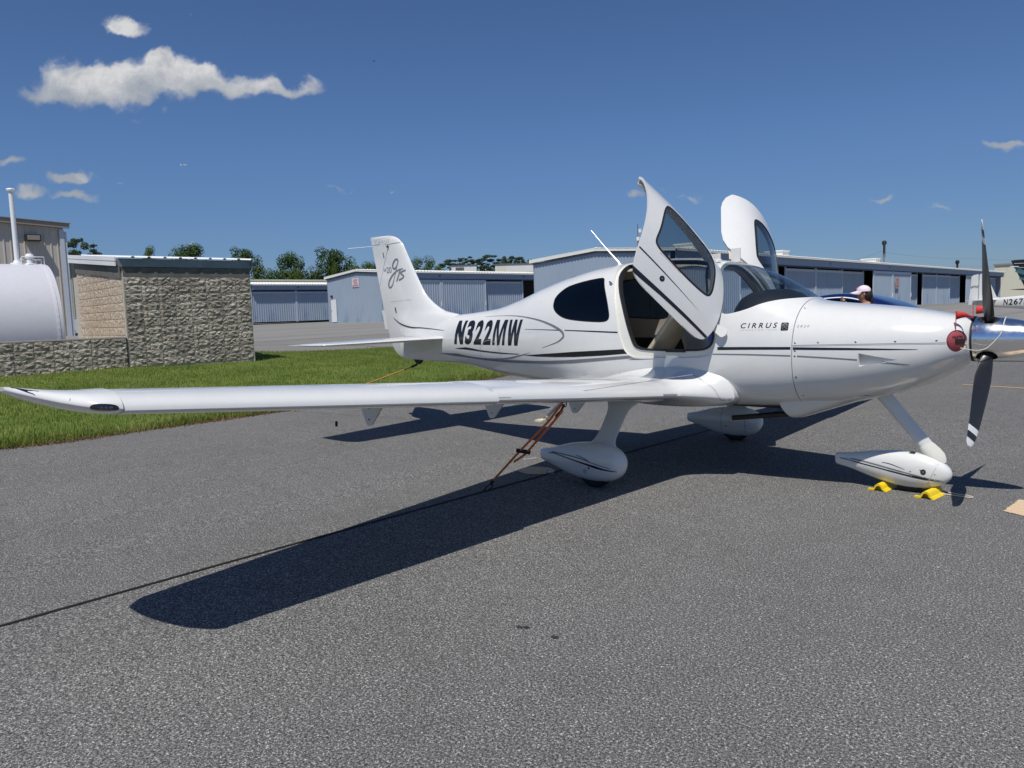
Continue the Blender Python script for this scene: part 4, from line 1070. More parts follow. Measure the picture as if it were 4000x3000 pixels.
def blade(ang):
    rows = []; mats = []
    rr = [.09, .13, .17, .22, .28, .36, .45, .55, .65, .72, .775, .780, .83, .835, .88, .885, .915, .932, .942]
    for r in rr:
        c = float(np.interp(r, [.09, .15, .22, .35, .5, .7, .85, .915, .932, .942], [.07, .078, .11, .148, .155, .140, .115, .09, .065, .03]))
        t = float(np.interp(r, [.09, .15, .22, .35, .5, .94], [.068, .062, .040, .024, .017, .006]))
        be = float(np.interp(r, [.09, .2, .3, .5, .7, .94], [50, 48, 40, 29, 22, 17.5])); b = R(be)
        loop = []
        for k in range(18):
            q = 2 * math.pi * k / 18; u = math.cos(q) * c / 2 + .008 * (r > .8) * 0; v = math.sin(q) * t / 2 * (1 + .35 * math.cos(q)) 
            sweep = -.02 * max(0, (r - .7) / .24) ** 2
            u += sweep
            # blade along +z; chord direction towards the leading edge = (sin b, -cos b) in (x, y)
            loop.append((u * math.sin(b) + v * math.cos(b), -u * math.cos(b) + v * math.sin(b), r))
        rows.append(loop)
    mb = MB(); mb.grid(rows, closed=True); n = 18; mb.f.append(tuple(range(n))); mb.f.append(tuple((len(rr) - 1) * n + k for k in range(n))[::-1])
    o = mb.build('propeller_blade', 'prop_black'); flipped(o)
    o.data.materials.append(MATS['prop_white'])
    for p in o.data.polygons:
        z = p.center.z
        if .779 < z < .832 or z > .884: p.material_index = 1
    o.data.transform(Matrix.Translation((HX + .085, 0, HZ)) @ Matrix.Rotation(ang, 4, 'X')); smooth_ang(o, 50); o.parent = spn; return o
for a in ANG: blade(a)
# cooling rings behind the spinner are hidden; small steel step behind the wing
mb = MB(); mb.tube([(-.88, -.50, .70), (-1.05, -.52, .595), (-1.255, -.545, .415)], .017, 10); bs = mb.build('boarding_step', 'steel', plane, True, 60)
mb = MB(); mb.tube([(-1.20, -.53, .455), (-1.225, -.54, .440)], .021, 10); mb.box((-1.275, -.565, .402), (.10, .13, .018)); mb.build('step_pad', 'cream', bs)
mb = MB(); mb.tube([(.30, -2.12, .885), (.30, -2.12, .865)], .006, 6)
mb.tube([(.30 + .022 * math.cos(a), -2.12, .845 + .022 * math.sin(a)) for a in np.linspace(0, 2 * math.pi, 17)], .0045, 6); mb.build('tie_down_ring', 'rubber', plane)
mb = MB(); mb.tube([(-.2, -3.9, .90), (-.2, -3.9, .865)], .009, 8); mb.build('drain_vent', 'rubber', plane)

# ================================================================== things on and around the aircraft
# cowl plugs
for sgn, lab in ((-1, 'dusty red foam plug in the starboard engine inlet, black band and red flag'), (1, 'red foam plug in the far engine inlet, only its red flag showing')):
    pl = empty('inlet_plug', (2.612 - .036, sgn * (.262 - .032), 1.257), 0, lab, 'inlet plug', 'foam plugs in the engine inlets')
    rm = Matrix.Rotation(R(sgn * 40), 4, 'Z') @ Matrix.Rotation(R(90), 4, 'Y')
    mb = MB(); mb.lathe((0, 0, 0), [(.001, -.08), (.074, -.08), (.0765, .030), (.075, .050), (.066, .060), (.001, .063)], 'z', 32)
    o = mb.build('foam_block', 'plug_red', pl, True, 50); o.data.transform(rm); o.location = (.0, 0, 0)
    mb = MB(); mb.box((0, .018, .066), (.030, .075, .008)); o = mb.build('band', 'rubber', pl); o.data.transform(Matrix.Rotation(R(sgn * 40), 4, 'Z') @ Matrix.Rotation(R(90), 4, 'Y'))
    v, f = text_flat('N267PS', 0, .02)
    # lettering facing outward
    q = [Vector((-(.028) + (1 - b) * .022 - .014, (a - .5) * -.085 * -1, .0645)) for a, b in v]
    mesh('plug_lettering', [tuple(Matrix.Rotation(R(sgn * 40), 4, 'Z') @ Matrix.Rotation(R(90), 4, 'Y') @ p) for p in q], f, 'rubber', pl)
    px_, py_ = .035, sgn * .045
    mb = MB(); mb.tube([(px_, py_, .03), (px_ + .0, py_, .13), (px_ + .0, py_, .225 + (.03 if sgn > 0 else 0))], .0035, 6); mb.build('flag_staff', 'flag_red', pl)
    rows = []
    for k in range(9):
        a = k / 8; wv_ = .012 * math.sin(a * 5); x = px_ + .125 * a; dz = -.05 * a * a
        if sgn > 0: x = px_ + .02 - .09 * a * -1; dz = -.0 * a
        h_ = .066 * (1 - .9 * a if sgn < 0 else 1 - .15 * a)
        rows.append([(x, py_ + wv_ + sgn * .03 * a, .225 + (.03 if sgn > 0 else 0) + dz), (x + .0, py_ + wv_ * .6 + sgn * .03 * a, .225 + (.03 if sgn > 0 else 0) + dz - h_ / 2), (x, py_ + wv_ + sgn * .03 * a, .225 + (.03 if sgn > 0 else 0) + dz - h_)])
    mb = MB(); mb.grid(rows); o = mb.build('flag', 'flag_red', pl, True, 80); md = o.modifiers.new('s', 'SOLIDIFY'); md.thickness = .0015; apply_mods(o)
cord = empty('plug_cord', (2.66, -.25, 1.20), 0, 'pale cord looped round the polished spinner, joining the red plugs', 'cord')
pts = [(2.645, -.285, 1.205), (2.74, -.24, 1.185), (2.80, -.20, 1.20), (2.86, -.172, 1.27), (2.885, -.15, 1.32), (2.89, -.10, 1.372), (2.885, 0, 1.405), (2.86, .1, 1.375), (2.80, .19, 1.27), (2.66, .27, 1.22)]
pp = [Vector(p) for p in pts]; sm = []
for i in range(len(pp) - 1):
    p0 = pp[max(i-1, 0)]; p1 = pp[i]; p2 = pp[i+1]; p3 = pp[min(i+2, len(pp)-1)]
    for k in range(5):
        t = k / 5; sm.append(.5 * ((2*p1) + (p2-p0)*t + (2*p0-5*p1+4*p2-p3)*t*t + (3*p1-p0-3*p2+p3)*t**3))
for i, p in enumerate(sm):   # keep clear of the spinner
    rr = math.hypot(p.y, p.z - HZ); lim = float(np.interp(p.x - HX, [q[1] for q in prof], [q[0] for q in prof])) + .005
    if p.x > HX - .03 and rr < lim: p.y *= lim / rr; p.z = HZ + (p.z - HZ) * lim / rr
mb = MB(); mb.tube([p - Vector((2.66, -.25, 1.20)) for p in sm], .0035, 6); mb.build('cord_strand', 'cord_white', cord)
# chocks with a cord
def chock(x, y, rz, lab):
    c = empty('wheel_chock', (x, y, 0.002), rz, lab, 'wheel chock', 'yellow chocks at the nose wheel')
    prof = [(-.062, 0), (-.055, .010), (-.036, .022), (-.028, .045), (-.012, .060), (.012, .060), (.028, .045), (.036, .022), (.055, .010), (.062, 0)]
    rows = []
    L = .26
    for k in range(27):
        y_ = -L / 2 + L * k / 26; g = 1 - .06 * (k % 2)
        rows.append([(a * g, y_, b * g + .0) for a, b in prof])
    mb = MB(); mb.grid(rows); n = len(prof)
    inn = [(a * .72, b * .72) for a, b in prof]
    for yy, fl in ((-L / 2, 1), (L / 2, 0)):
        i0 = len(mb.v); mb.v += [(a, yy, b) for a, b in prof] + [(a, yy, b * .99) for a, b in inn]
        for i in range(n - 1): mb.f.append((i0 + i, i0 + i + 1, i0 + n + i + 1, i0 + n + i))
        # hollow end
        i1 = len(mb.v); mb.v += [(a, yy + (.05 if yy < 0 else -.05), b) for a, b in inn]
        for i in range(n - 1): mb.f.append((i0 + n + i, i0 + n + i + 1, i1 + i + 1, i1 + i))
        mb.f.append(tuple(i1 + i for i in range(n)))
    mb.build('chock_body', 'chock_yellow', c, True, 30)
    mb = MB(); mb.box((-.058, -L / 2 + .012, .008), (.05, .03, .014)); mb.build('rope_lug', 'chock_yellow', c)
    return c
chock(2.43, -.10, R(-6), 'front yellow plastic chock ahead of the nose wheel, pale cord at its end')
chock(2.055, -.04, R(-4), 'rear yellow plastic chock, half under the tail of the nose wheel fairing')
cr = empty('chock_cord', (2.5, 0, .01), 0, 'thin pale cord lying in a loop on the asphalt by the front chock', 'cord')
mb = MB(); mb.tube([(-.06, .03, .03), (.02, .05, .004), (.12, .045, .0), (.185, .03, .0), (.20, -.0, .0), (.17, -.02, .0), (.08, -.01, .0), (-.03, -.02, .004)], .004, 6); mb.build('cord_strand', 'cord_white', cr)

# tie-down ropes
def rope(o, pts, r=.0095, mat='orange_rope', name='rope_strand'):
    base = Vector(o.location); mb = MB()
    P_ = [Vector(p) - base for p in pts]; dense = []
    for a, b in zip(P_[:-1], P_[1:]):
        n = max(2, int((b - a).length / .03))
        for k in range(n): dense.append(a.lerp(b, k / n))
    dense.append(P_[-1])
    rs = [r * (1 + .10 * (i % 2)) for i in range(len(dense))]
    mb.tube(dense, rs, 7); return mb.build(name, mat, o, True, 70)
hook = Vector((-.64, -2.07, .015)); ring_ = Vector((.30, -2.12, .822))
tog = ring_.lerp(hook, .505)
td = empty('tie_down_rope', hook, 0, 'orange tie-down rope from the near wing to the cable, black bar slider', 'tie-down rope', 'orange tie-down ropes')
d_ = (hook - ring_).normalized(); sd_ = Vector((.62, .38, -.12)).normalized() * .052
rope(td, [ring_ + Vector((-.02, 0, .03)), ring_.lerp(tog, .3) - sd_ * .35, tog - sd_ * .55])
rope(td, [ring_ + Vector((-.02, 0, -.03)), ring_.lerp(tog, .35) + sd_ * .4, tog + sd_ * .62])
rope(td, [tog - sd_ * .55, hook + Vector((.06, 0, .085))])
rope(td, [tog + sd_ * .62, tog + sd_ * .62 + d_ * .03, tog + sd_ * .35 + d_ * .10, tog + sd_ * .05 + d_ * .155])
mb = MB(); b0 = Vector(td.location)
mb.tube([tog - sd_ * 1.15 - b0, tog + sd_ * 1.15 - b0], .0175, 14); mb.build('slider_bar', 'rubber', td, True, 50)
mb = MB(); mb.tube([hook + Vector((.075, 0, .10)) - b0, hook + Vector((.045, 0, .065)) - b0], .014, 10); mb.build('rope_sleeve', 'rubber', td)
mb = MB(); mb.tube([Vector((.045, 0, .06)), Vector((.05, .02, .04)), Vector((.02, .02, .015)), Vector((-.02, .01, -.01)), Vector((-.025, -.015, .0)), Vector((.0, -.022, .028)), Vector((.045, 0, .06))], .005, 6); mb.build('snap_hook', 'rubber', td)
mb = MB(); mb.tube([ring_ + Vector((0, 0, .02)) - b0, ring_.lerp(tog, .08) - b0, ring_.lerp(tog, .2) - b0], .009, 7); mb.build('snap_hook', 'rubber', td)
td3 = empty('tie_down_rope', (-.55, 2.05, 0), 0, 'orange-red tie-down rope on the far side, a short piece showing under the belly', 'tie-down rope', 'orange tie-down ropes')
rope(td3, [(.30, 2.12, .86), (-.55, 2.05, .02)], .009, 'orange_rope')
mb = MB(); mb.tube([(0, 0, .03), (.0, .02, .0), (.02, 0, -.01)], .005, 6); mb.build('snap_hook', 'rubber', td3)
tail_end = Vector((-6.8, -.3, .10))
td2 = empty('tie_down_rope', tail_end, 0, 'taut yellow-orange rope from the tail skeg down to the grass', 'tie-down rope', 'orange tie-down ropes')
rope(td2, [(-4.09, -.0, .872), tail_end], .008, 'tan_rope')
mb = MB(); mb.tube([Vector((-4.0, 0, .903)) - tail_end, Vector((-4.10, -.01, .868)) - tail_end], .016, 8); mb.build('rope_sleeve', 'rubber', td2)
# steel cable across the apron and its anchor patch
cb_ = empty('ground_cable', (-.6, 0, 0), 0, 'long straight black cable lying on the asphalt from left edge to under the belly', 'cable')
pts = [(.02 * math.sin(y * .5) - .02, y, .010) for y in np.arange(-12, 14, .25)]
mb = MB(); mb.tube(pts, .009, 7); mb.build('cable_strand', 'black_cable', cb_)
# ================================================================== GROUND
def sp(t, k=1.0): return k * np.log1p(np.exp(np.clip(t / k, -40, 40)))
def gz(x, y):
    return float(.02 * sp(np.minimum(-x - 1.5, 90), 1.) + .006 * sp(min(y - 6, 140), 2.))
def gpt(x, y, dz=0.0): return (x, y, gz(x, y) + dz)
def axis_lines(lo, hi, c, fine, n1, n2):
    a = np.concatenate([c - np.geomspace(fine, c - lo, n1)[::-1], [c], c + np.geomspace(fine, hi - c, n2)])
    return a
xs = axis_lines(-1400, 500, 0, .5, 60, 30); ys = axis_lines(-500, 1600, 0, .5, 30, 60)
vs = [(x, y, gz(x, y)) for y in ys for x in xs]; nx = len(xs)
fs = [(j * nx + i, j * nx + i + 1, (j + 1) * nx + i + 1, (j + 1) * nx + i) for j in range(len(ys) - 1) for i in range(nx - 1)]

def asphalt(name, dark, light, fleck):
    m, t, b = principled(name, (.1, .1, .1), .85, spec=.25)
    tc = t.new('ShaderNodeTexCoord').outputs['Object']
    big = t.noise(tc, .35, 5, .6); mid = t.noise(tc, 4.5, 4, .6)
    fine = t.noise(tc, 95, 2, .6); vf = t.noise(tc, 230, 1, .7)
    v = t.math('ADD', t.math('MULTIPLY', fine, .55), t.math('MULTIPLY', vf, .45))
    base = t.ramp(v, [(.39, dark), (.50, tuple((a + c) / 2 * .92 for a, c in zip(dark, light))), (.585, light), (.68, fleck)])
    vo = t.voro(tc, 62); spots = t.maprange(vo, .16, .30, 1.0, 0.0)
    sel = t.maprange(t.noise(tc, 43, 2, .5), .50, .62)
    base = t.mix(t.math('MULTIPLY', t.math('MULTIPLY', spots, sel), .85), base, (*fleck, 1))
    tone = t.math('ADD', t.math('MULTIPLY', t.maprange(big, .3, .7, -.10, .10), 1.0), t.maprange(mid, .3, .7, -.06, .06))
    hsv = t.new('ShaderNodeHueSaturation'); t.link(base, hsv.inputs['Color']); t.link(t.math('ADD', tone, 1.0), hsv.inputs['Value'])
    return m, t, b, tc, hsv.outputs[0], v
m, t, b, tcg, col, v = asphalt('apron_asphalt', (.022, .022, .021), (.225, .222, .213), (.62, .61, .59))
# old pale pavement beyond the grass: lighter, with slow streaks; position-based blend is where the two pavings meet
sx = t.new('ShaderNodeSeparateXYZ'); t.link(tcg, sx.inputs[0])
st_ = t.new('ShaderNodeMapping'); st_.inputs['Scale'].default_value = (.9, .12, 1); t.link(tcg, st_.inputs[0])
stn = t.noise(st_.outputs[0], .8, 4, .6)
pale = t.ramp(stn, [(.3, (.19, .186, .172)), (.7, (.245, .238, .222))])
fx = t.maprange(sx.outputs[0], -17.6, -17.9); fy = t.maprange(sx.outputs[1], 26.0, 26.6)
far = t.math('MAXIMUM', fx, fy)
old = t.math('MULTIPLY', t.math('MULTIPLY', t.maprange(sx.outputs[0], -16.5, -18.0), t.maprange(sx.outputs[0], -29, -28.6)), .55)
pale2 = t.mix(old, pale, (.17, .165, .155, 1))
mixc = t.mix(far, col, pale2)
t.link(mixc, b.inputs['Base Color'])
bp = t.new('ShaderNodeBump'); bp.inputs['Strength'].default_value = .35; bp.inputs['Distance'].default_value = .003
t.link(v, bp.inputs['Height']); t.link(bp.outputs[0], b.inputs['Normal'])
gr_ = mesh('ground', vs, fs, 'apron_asphalt', None, True); gr_['kind'] = 'structure'

# --- small features lying on the apron
grainy('tar', (.014, .013, .013), .6, .3, 10)
grainy('weeds', (.05, .075, .02), .9, .4, 30)
grainy('yellow_line', (.60, .36, .14), .75, .2, 30)
grainy('concrete_', (.33, .32, .30), .9, .2, 20)
grainy('stain', (.030, .030, .033), .9, .3, 8)
m, t, b = principled('peeling_paint', (.62, .46, .30), .8)
tcx = t.new('ShaderNodeTexCoord').outputs['Object']
t.link(t.ramp(t.noise(tcx, 60, 5, .65), [(.25, (.13, .11, .09)), (.34, (.55, .40, .25)), (.7, (.66, .50, .33))]), b.inputs['Base Color'])
def ground_strip(name, pts, w, mat, dz, jag=0.0, parent=None):
    P_ = []
    for a, b_ in zip(pts[:-1], pts[1:]):
        n = max(2, int(math.dist(a, b_) / .6)); P_ += [(a[0] + (b_[0] - a[0]) * k / n, a[1] + (b_[1] - a[1]) * k / n) for k in range(n)]
    P_.append(pts[-1])
    if jag: P_ = [(x + rng.uniform(-jag, jag), y + rng.uniform(-jag, jag)) for x, y in P_]
    ww = [w * rng.uniform(.6, 1.3) if jag else w for _ in P_]
    L, Q = strip(P_, ww); n = len(L)
    vs = [gpt(p.x, p.y, dz) for p in L] + [gpt(p.x, p.y, dz) for p in Q]
    return mesh(name, vs, [(i, i + 1, n + i + 1, n + i) for i in range(n - 1)], mat, parent)
SEAMS = [[(-28.4, 7.0), (-24.4, 10.9), (-21.0, 11.4), (-18.0, 11.3)], [(-28.5, 4), (-28.3, 30)], [(.0, 14.05), (3, 14.9), (8, 16)], [(-12.6, 30), (-12.6, 110)], [(-6.0, 22), (-6.0, 75)], [(-14, 27), (20, 30)], [(-18, 47), (15, 52)]]
for i, pts in enumerate(SEAMS):
    o = ground_strip('tar_seam', pts, .055, 'tar', .006, .02); o['kind'] = 'structure'
o = ground_strip('weed_line', [(-.6, 14.0), (.8, 14.25), (2.4, 14.7)], .16, 'weeds', .012, .05); o['kind'] = 'stuff'; tag(o, 'low weeds growing in the pavement joint behind the propeller', 'weeds')
o = ground_strip('yellow_line', [(.76, 8.70), (1.74, 8.45), (4.5, 7.75)], .10, 'yellow_line', .005, .004); o['kind'] = 'structure'
# peeling tan square by the right edge
def blob(poly, jag, n=6):
    out = []
    for i in range(len(poly)):
        a = poly[i]; b_ = poly[(i + 1) % len(poly)]
        for k in range(n): t_ = k / n; out.append((a[0] + (b_[0] - a[0]) * t_ + rng.uniform(-jag, jag), a[1] + (b_[1] - a[1]) * t_ + rng.uniform(-jag, jag)))
    return out
def flat(name, poly, mat, dz, parent=None):
    return mesh(name, [gpt(x, y, dz) for x, y in poly], [tuple(range(len(poly)))], mat, parent)
sq = flat('painted_square', blob([(2.955, -.30), (2.985, .15), (3.55, .12), (3.52, -.38), (3.10, -.36)], .010, 14), 'peeling_paint', .005); sq['kind'] = 'structure'
dot = flat('painted_spot', [(3.115 + .055 * math.cos(a), -.06 + .055 * math.sin(a)) for a in np.linspace(0, 2 * math.pi, 20, endpoint=False)], 'tar', .009); dot['kind'] = 'structure'
for i, (x, y, r) in enumerate(((1.53, -4.05, .016), (1.56, -4.03, .013), (1.745, -4.03, .016))):
    o = flat('oil_spot', [(x + r * 1.3 * math.cos(a) * rng.uniform(.6, 1.3), y + r * math.sin(a) * rng.uniform(.6, 1.3)) for a in np.linspace(0, 2 * math.pi, 14, endpoint=False)], 'stain', .005); o['kind'] = 'structure'
pat = flat('concrete_patch', blob([(-.83 + .19 * math.cos(a) * 1.0, -1.19 + .17 * math.sin(a)) for a in np.linspace(0, 2 * math.pi, 14, endpoint=False)], .010, 2), 'peeling_paint', .005); pat['kind'] = 'structure'
an = empty('cable_anchor', (-.63, -1.21, .005), 0, 'small steel eye bolt clamping the cable in the round concrete patch', 'anchor')
mb = MB(); mb.box((0, 0, .012), (.05, .06, .022)); mb.tube([(-.03, -.012, .0), (-.03, -.012, .035), (.03, -.012, .035), (.03, -.012, 0)], .006, 6); mb.build('anchor_clamp', 'steel', an)
for pts, w in (([(-1.30, -.86), (-1.25, -.70)], .04),):
    o = ground_strip('paint_trace', pts, w, 'concrete_', .004, .0); o['kind'] = 'structure'

# ================================================================== GRASS BANK
GF = [(-8.6, -14), (-7.4, -8), (-6.86, -4.4), (-6.80, -3.4), (-6.82, -2.4), (-6.92, -1.7), (-6.90, -.6), (-6.95, .5), (-7.3, 2.8), (-7.85, 5.97), (-8.8, 9.5), (-10.5, 13.5), (-13.5, 17.2), (-16.5, 18.6)]
def gback(y): return float(np.interp(y, [-16, -2, .6, 4.0, 6, 11, 16, 19], [-17.9, -16.7, -15.8, -15.40 - 3.0, -18.8, -18.7, -18.3, -16.6]))
def gfront(y):
    yy = [p[1] for p in GF]; xx = [p[0] for p in GF]; return float(np.interp(y, yy, xx))
def bank(x, y):
    f = gfront(y); b_ = gback(y); u = min(1, max(0, (f - x) / max(.5, (f - b_))))
    base = gz(x, y)
    rise = .20 * float(np.interp(y, [-20, 5, 9, 19], [1, 1, .12, 0])) * (u ** 1.3)
    return base + .015 + rise + .012 * math.sin(x * 3.1 + y * 1.7)
m, t, b = principled('grass_soil', (.05, .07, .02), .95, spec=.1)
tcx = t.new('ShaderNodeTexCoord').outputs['Object']
nn = t.math('ADD', t.math('MULTIPLY', t.noise(tcx, 1.3, 4, .6), .5), t.math('MULTIPLY', t.noise(tcx, 22, 4, .7), .5))
t.link(t.ramp(nn, [(.33, (.05, .08, .015)), (.5, (.10, .15, .03)), (.66, (.18, .20, .05))]), b.inputs['Base Color'])
rows = []
for j in range(120):
    y = -14 + 32.5 * j / 119; f = gfront(y); b_ = gback(y)
    rows.append([(f + (b_ - f) * k / 30, y, bank(f + (b_ - f) * k / 30, y)) for k in range(31)])
mb = MB(); mb.grid(rows); gb = mb.build('grass_bank', 'grass_soil', None, True, 80); gb['kind'] = 'structure'
# blades
def blades(name, n, sampler, hmin, hmax, wd, mat, lab, cat, tall=0.0, lean=.5):
    V = np.zeros((n * 5, 3)); F = []
    for i in range(n):
        x, y, z = sampler(); h = rng.uniform(hmin, hmax) * (1 + tall * (rng.random() < .08)); a = rng.uniform(0, 6.283); l = rng.uniform(0, lean) * h; la = rng.uniform(0, 6.283)
        w = wd * rng.uniform(.7, 1.3); ca, sa = math.cos(a) * w, math.sin(a) * w; dx, dy = math.cos(la) * l, math.sin(la) * l
        V[i*5] = (x - ca, y - sa, z - .01); V[i*5+1] = (x + ca, y + sa, z - .01); V[i*5+2] = (x + ca * .75 + dx * .35, y + sa * .75 + dy * .35, z + h * .6); V[i*5+3] = (x - ca * .75 + dx * .35, y - sa * .75 + dy * .35, z + h * .6); V[i*5+4] = (x + dx, y + dy, z + h * .95)
    me = bpy.data.meshes.new(name); idx = np.arange(n) * 5
    quads = np.stack([idx, idx + 1, idx + 2, idx + 3], 1); tris = np.stack([idx + 3, idx + 2, idx + 4], 1)
    me.from_pydata(V.tolist(), [], quads.tolist() + tris.tolist()); me.materials.append(MATS[mat])
    o = link(name, me); return tag(o, lab, cat, kind='stuff')
def grass_mat(name, c0, c1, c2):
    m, t, b = principled(name, c1, .55, spec=.25)
    g = t.new('ShaderNodeNewGeometry').outputs['Random Per Island']
    tcx = t.new('ShaderNodeTexCoord').outputs['Object']
    f = t.math('ADD', t.math('MULTIPLY', g, .45), t.math('MULTIPLY', t.maprange(t.noise(tcx, .9, 5, .7), .32, .68), .55))
    c = t.ramp(f, [(.1, c0), (.5, c1), (.85, c2), (.97, (.30, .27, .10))])
    t.link(c, b.inputs['Base Color'])
    tl = t.new('ShaderNodeBsdfTranslucent'); t.link(c, tl.inputs[0]); mx = t.new('ShaderNodeMixShader'); mx.inputs[0].default_value = .42
    t.link(b.outputs[0], mx.inputs[1]); t.link(tl.outputs[0], mx.inputs[2]); t.link(mx.outputs[0], t.n['Material Output'].inputs[0])
grass_mat('grass_blade', (.13, .175, .03), (.235, .29, .06), (.37, .39, .14))
grass_mat('dry_blade', (.16, .09, .045), (.25, .16, .08), (.36, .26, .15))
def samp_lawn():
    while True:
        y = -7.5 + 25.5 * rng.random() ** 1.15; f = gfront(y); b_ = gback(y); u = rng.random() ** 1.0
        x = f - .10 + (b_ - f) * u
        return x, y, bank(x, y)
blades('grass', 125000, samp_lawn, .028, .065, .0055, 'grass_blade', 'mown green grass bank between the apron and the block wall', 'grass', tall=.7)
def samp_edge():
    y = -7.5 + 18 * rng.random(); x = gfront(y) - rng.uniform(-.06, .35) ; return x, y, bank(x, y) - .005
blades('grass_tufts', 16000, samp_edge, .04, .12, .006, 'grass_blade', 'ragged taller grass tufts along the asphalt edge', 'grass', tall=.8, lean=.9)
def samp_dry():
    y = -7.5 + 18 * rng.random(); x = gfront(y) + rng.gauss(.02, .07) + .05 * math.sin(y * 3) ; return x, y, gz(x, y) + .004
blades('dry_clippings', 15000, samp_dry, .008, .03, .007, 'dry_blade', 'brown dry clippings and leaves where grass meets asphalt', 'clippings', lean=2.2)

# ================================================================== SPLIT-FACE BLOCK BUILDING AND LOW WALL
m, t, b = principled('split_block', (.30, .285, .26), .95, spec=.15)
tcx = t.new('ShaderNodeTexCoord').outputs['Object']
oi = t.new('ShaderNodeObjectInfo').outputs['Random']
gp = t.new('ShaderNodeNewGeometry').outputs['Position']
nn = t.math('ADD', t.math('MULTIPLY', t.noise(gp, 9, 4, .65), .5), t.math('MULTIPLY', t.noise(gp, 1.1, 3, .6), .5))
c = t.ramp(nn, [(.32, (.21, .182, .150)), (.5, (.42, .368, .305)), (.66, (.60, .53, .45))])
hs = t.new('ShaderNodeHueSaturation'); t.link(c, hs.inputs['Color']); t.link(t.maprange(oi, 0, 1, .80, 1.12), hs.inputs['Value'])
t.link(hs.outputs[0], b.inputs['Base Color'])
bp = t.new('ShaderNodeBump'); bp.inputs['Strength'].default_value = .8; bp.inputs['Distance'].default_value = .05
t.link(t.math('ADD', t.noise(gp, 15, 7, .72, .8), t.math('MULTIPLY', t.voro(gp, 22), .35)), bp.inputs['Height']); t.link(bp.outputs[0], b.inputs['Normal'])
m, t, b = grainy('tan_block', (.50, .415, .32), .95, .15, 7, bump=.9, bscale=22)
grainy('mortar', (.46, .43, .38), .95, .15, 12)
grainy('tan_mortar', (.72, .66, .55), .95, .1, 12)
grainy('concrete', (.36, .345, .32), .9, .15, 5, bump=.3)
grainy('stained_concrete', (.13, .125, .115), .9, .4, 5, bump=.3)
grainy('galvanised', (.23, .26, .29), .5, .25, 4, metal=.3)
grainy('white_metal', (.74, .75, .77), .5, .06, 4)
VARI = []
def block_mesh(seed, w=.386, h=.189, d=.034, mat='split_block', rough=1.0):
    r_ = random.Random(seed); nx_, nz_ = 6, 4; vs = []; fs = []
    for j in range(nz_ + 1):
        for i in range(nx_ + 1):
            e = (i in (0, nx_)) or (j in (0, nz_))
            yy = -r_.uniform(.003, .020) * rough if e else -d * r_.uniform(.05, 1.1) * rough
            vs.append((w * i / nx_ + (0 if e else r_.uniform(-.012, .012)), yy, h * j / nz_ + (0 if e else r_.uniform(-.010, .010))))
    n = nx_ + 1
    for j in range(nz_):
        for i in range(nx_):
            a, b_, c_, d_ = j*n+i, j*n+i+1, (j+1)*n+i+1, (j+1)*n+i
            fs += [(a, b_, c_), (a, c_, d_)] if r_.random() < .5 else [(a, b_, d_), (b_, c_, d_)]
    o = len(vs); vs += [(0, .03, 0), (w, .03, 0), (w, .03, h), (0, .03, h)]
    fs += [(0, o, o+1, n-1), (o+3, (nz_)*n, (nz_+1)*n-1, o+2), (0, nz_*n, o+3, o), (n-1, o+1, o+2, (nz_+1)*n-1)]
    me = bpy.data.meshes.new('block'); me.from_pydata(vs, [], fs); me.materials.append(MATS[mat]); return me
FULL = [block_mesh(s) for s in range(9)]; HALF = [block_mesh(50 + s, w=.186) for s in range(4)]
TFULL = [block_mesh(100 + s, mat='tan_block', rough=.5) for s in range(5)]; THALF = [block_mesh(150 + s, w=.186, mat='tan_block', rough=.5) for s in range(4)]
va = 1.48; V3 = Vector((math.cos(va), math.sin(va), 0)); G3 = Vector((math.sin(va), -math.cos(va), 0))   # V along the wall to the right, G towards the apron
BC = Vector((-15.8, .61, .55))
bb = empty('block_building', BC, 0, 'windowless split-face block building with tan left side and tin roof', 'building')
rzf = va   # local x along V, local y = -G*-1
def lay(parent, origin, direction, nrow, ncol, fullm, halfm, z0=0.0, offset_rows=False, part_half=False, lim=None):
    """blocks laid in a face; direction = unit vector along the face (left to right as seen from outside)"""
    rz = math.atan2(direction.y, direction.x)
    for j in range(nrow):
        i = 0.0
        first = True
        while i < ncol - 1e-6:
            half = (part_half and (rng.random() < .35)) or (ncol - i < 1)
            if lim and not lim(i * .4 + .2, z0 + j * .2032 + .19): i += .5 if half else 1; continue
            me = rng.choice(halfm if half else fullm)
            o = bpy.data.objects.new('block', me); COL.objects.link(o); o.parent = parent
            o.location = origin + direction * (i * .4 + .007) + Vector((0, 0, z0 + j * .2032 + .007)); o.rotation_euler = (0, 0, rz)
            i += .5 if half else 1
H_ = 2.44
# front face of blocks: outside normal is G
core = MB(); o0 = Vector((0, 0, -.5))
core.obox(o0 - G3 * .0, V3 * 3.25, -G3 * 4.95, Vector((0, 0, H_ + .5))); core.build('block_core', 'mortar', bb)
lay(bb, Vector((0, 0, 0)) + V3 * .02, V3, 11, 8, FULL, HALF, z0=-.035)
SL = .38
core = MB(); core.prism([(0, -.1), (4.42, -.1), (4.42, H_ + SL), (0, H_)], -V3 * .004 - G3 * .03, -G3, (0, 0, 1), V3 * .02); o_ = core.build('side_face', 'tan_mortar', bb); flipped(o_)
core = MB(); core.prism([(0, -.1), (4.42, -.1), (4.42, H_ + SL), (0, H_)], V3 * .1 - G3 * .03, -G3, (0, 0, 1), V3 * 3.14); o_ = core.build('block_core', 'mortar', bb); flipped(o_)
lay(bb, -G3 * 4.44 - V3 * .010, G3, 13, 11, TFULL, THALF, z0=.15, part_half=True, lim=lambda u, z: z < H_ - .16 + SL * (1 - u / 4.44))
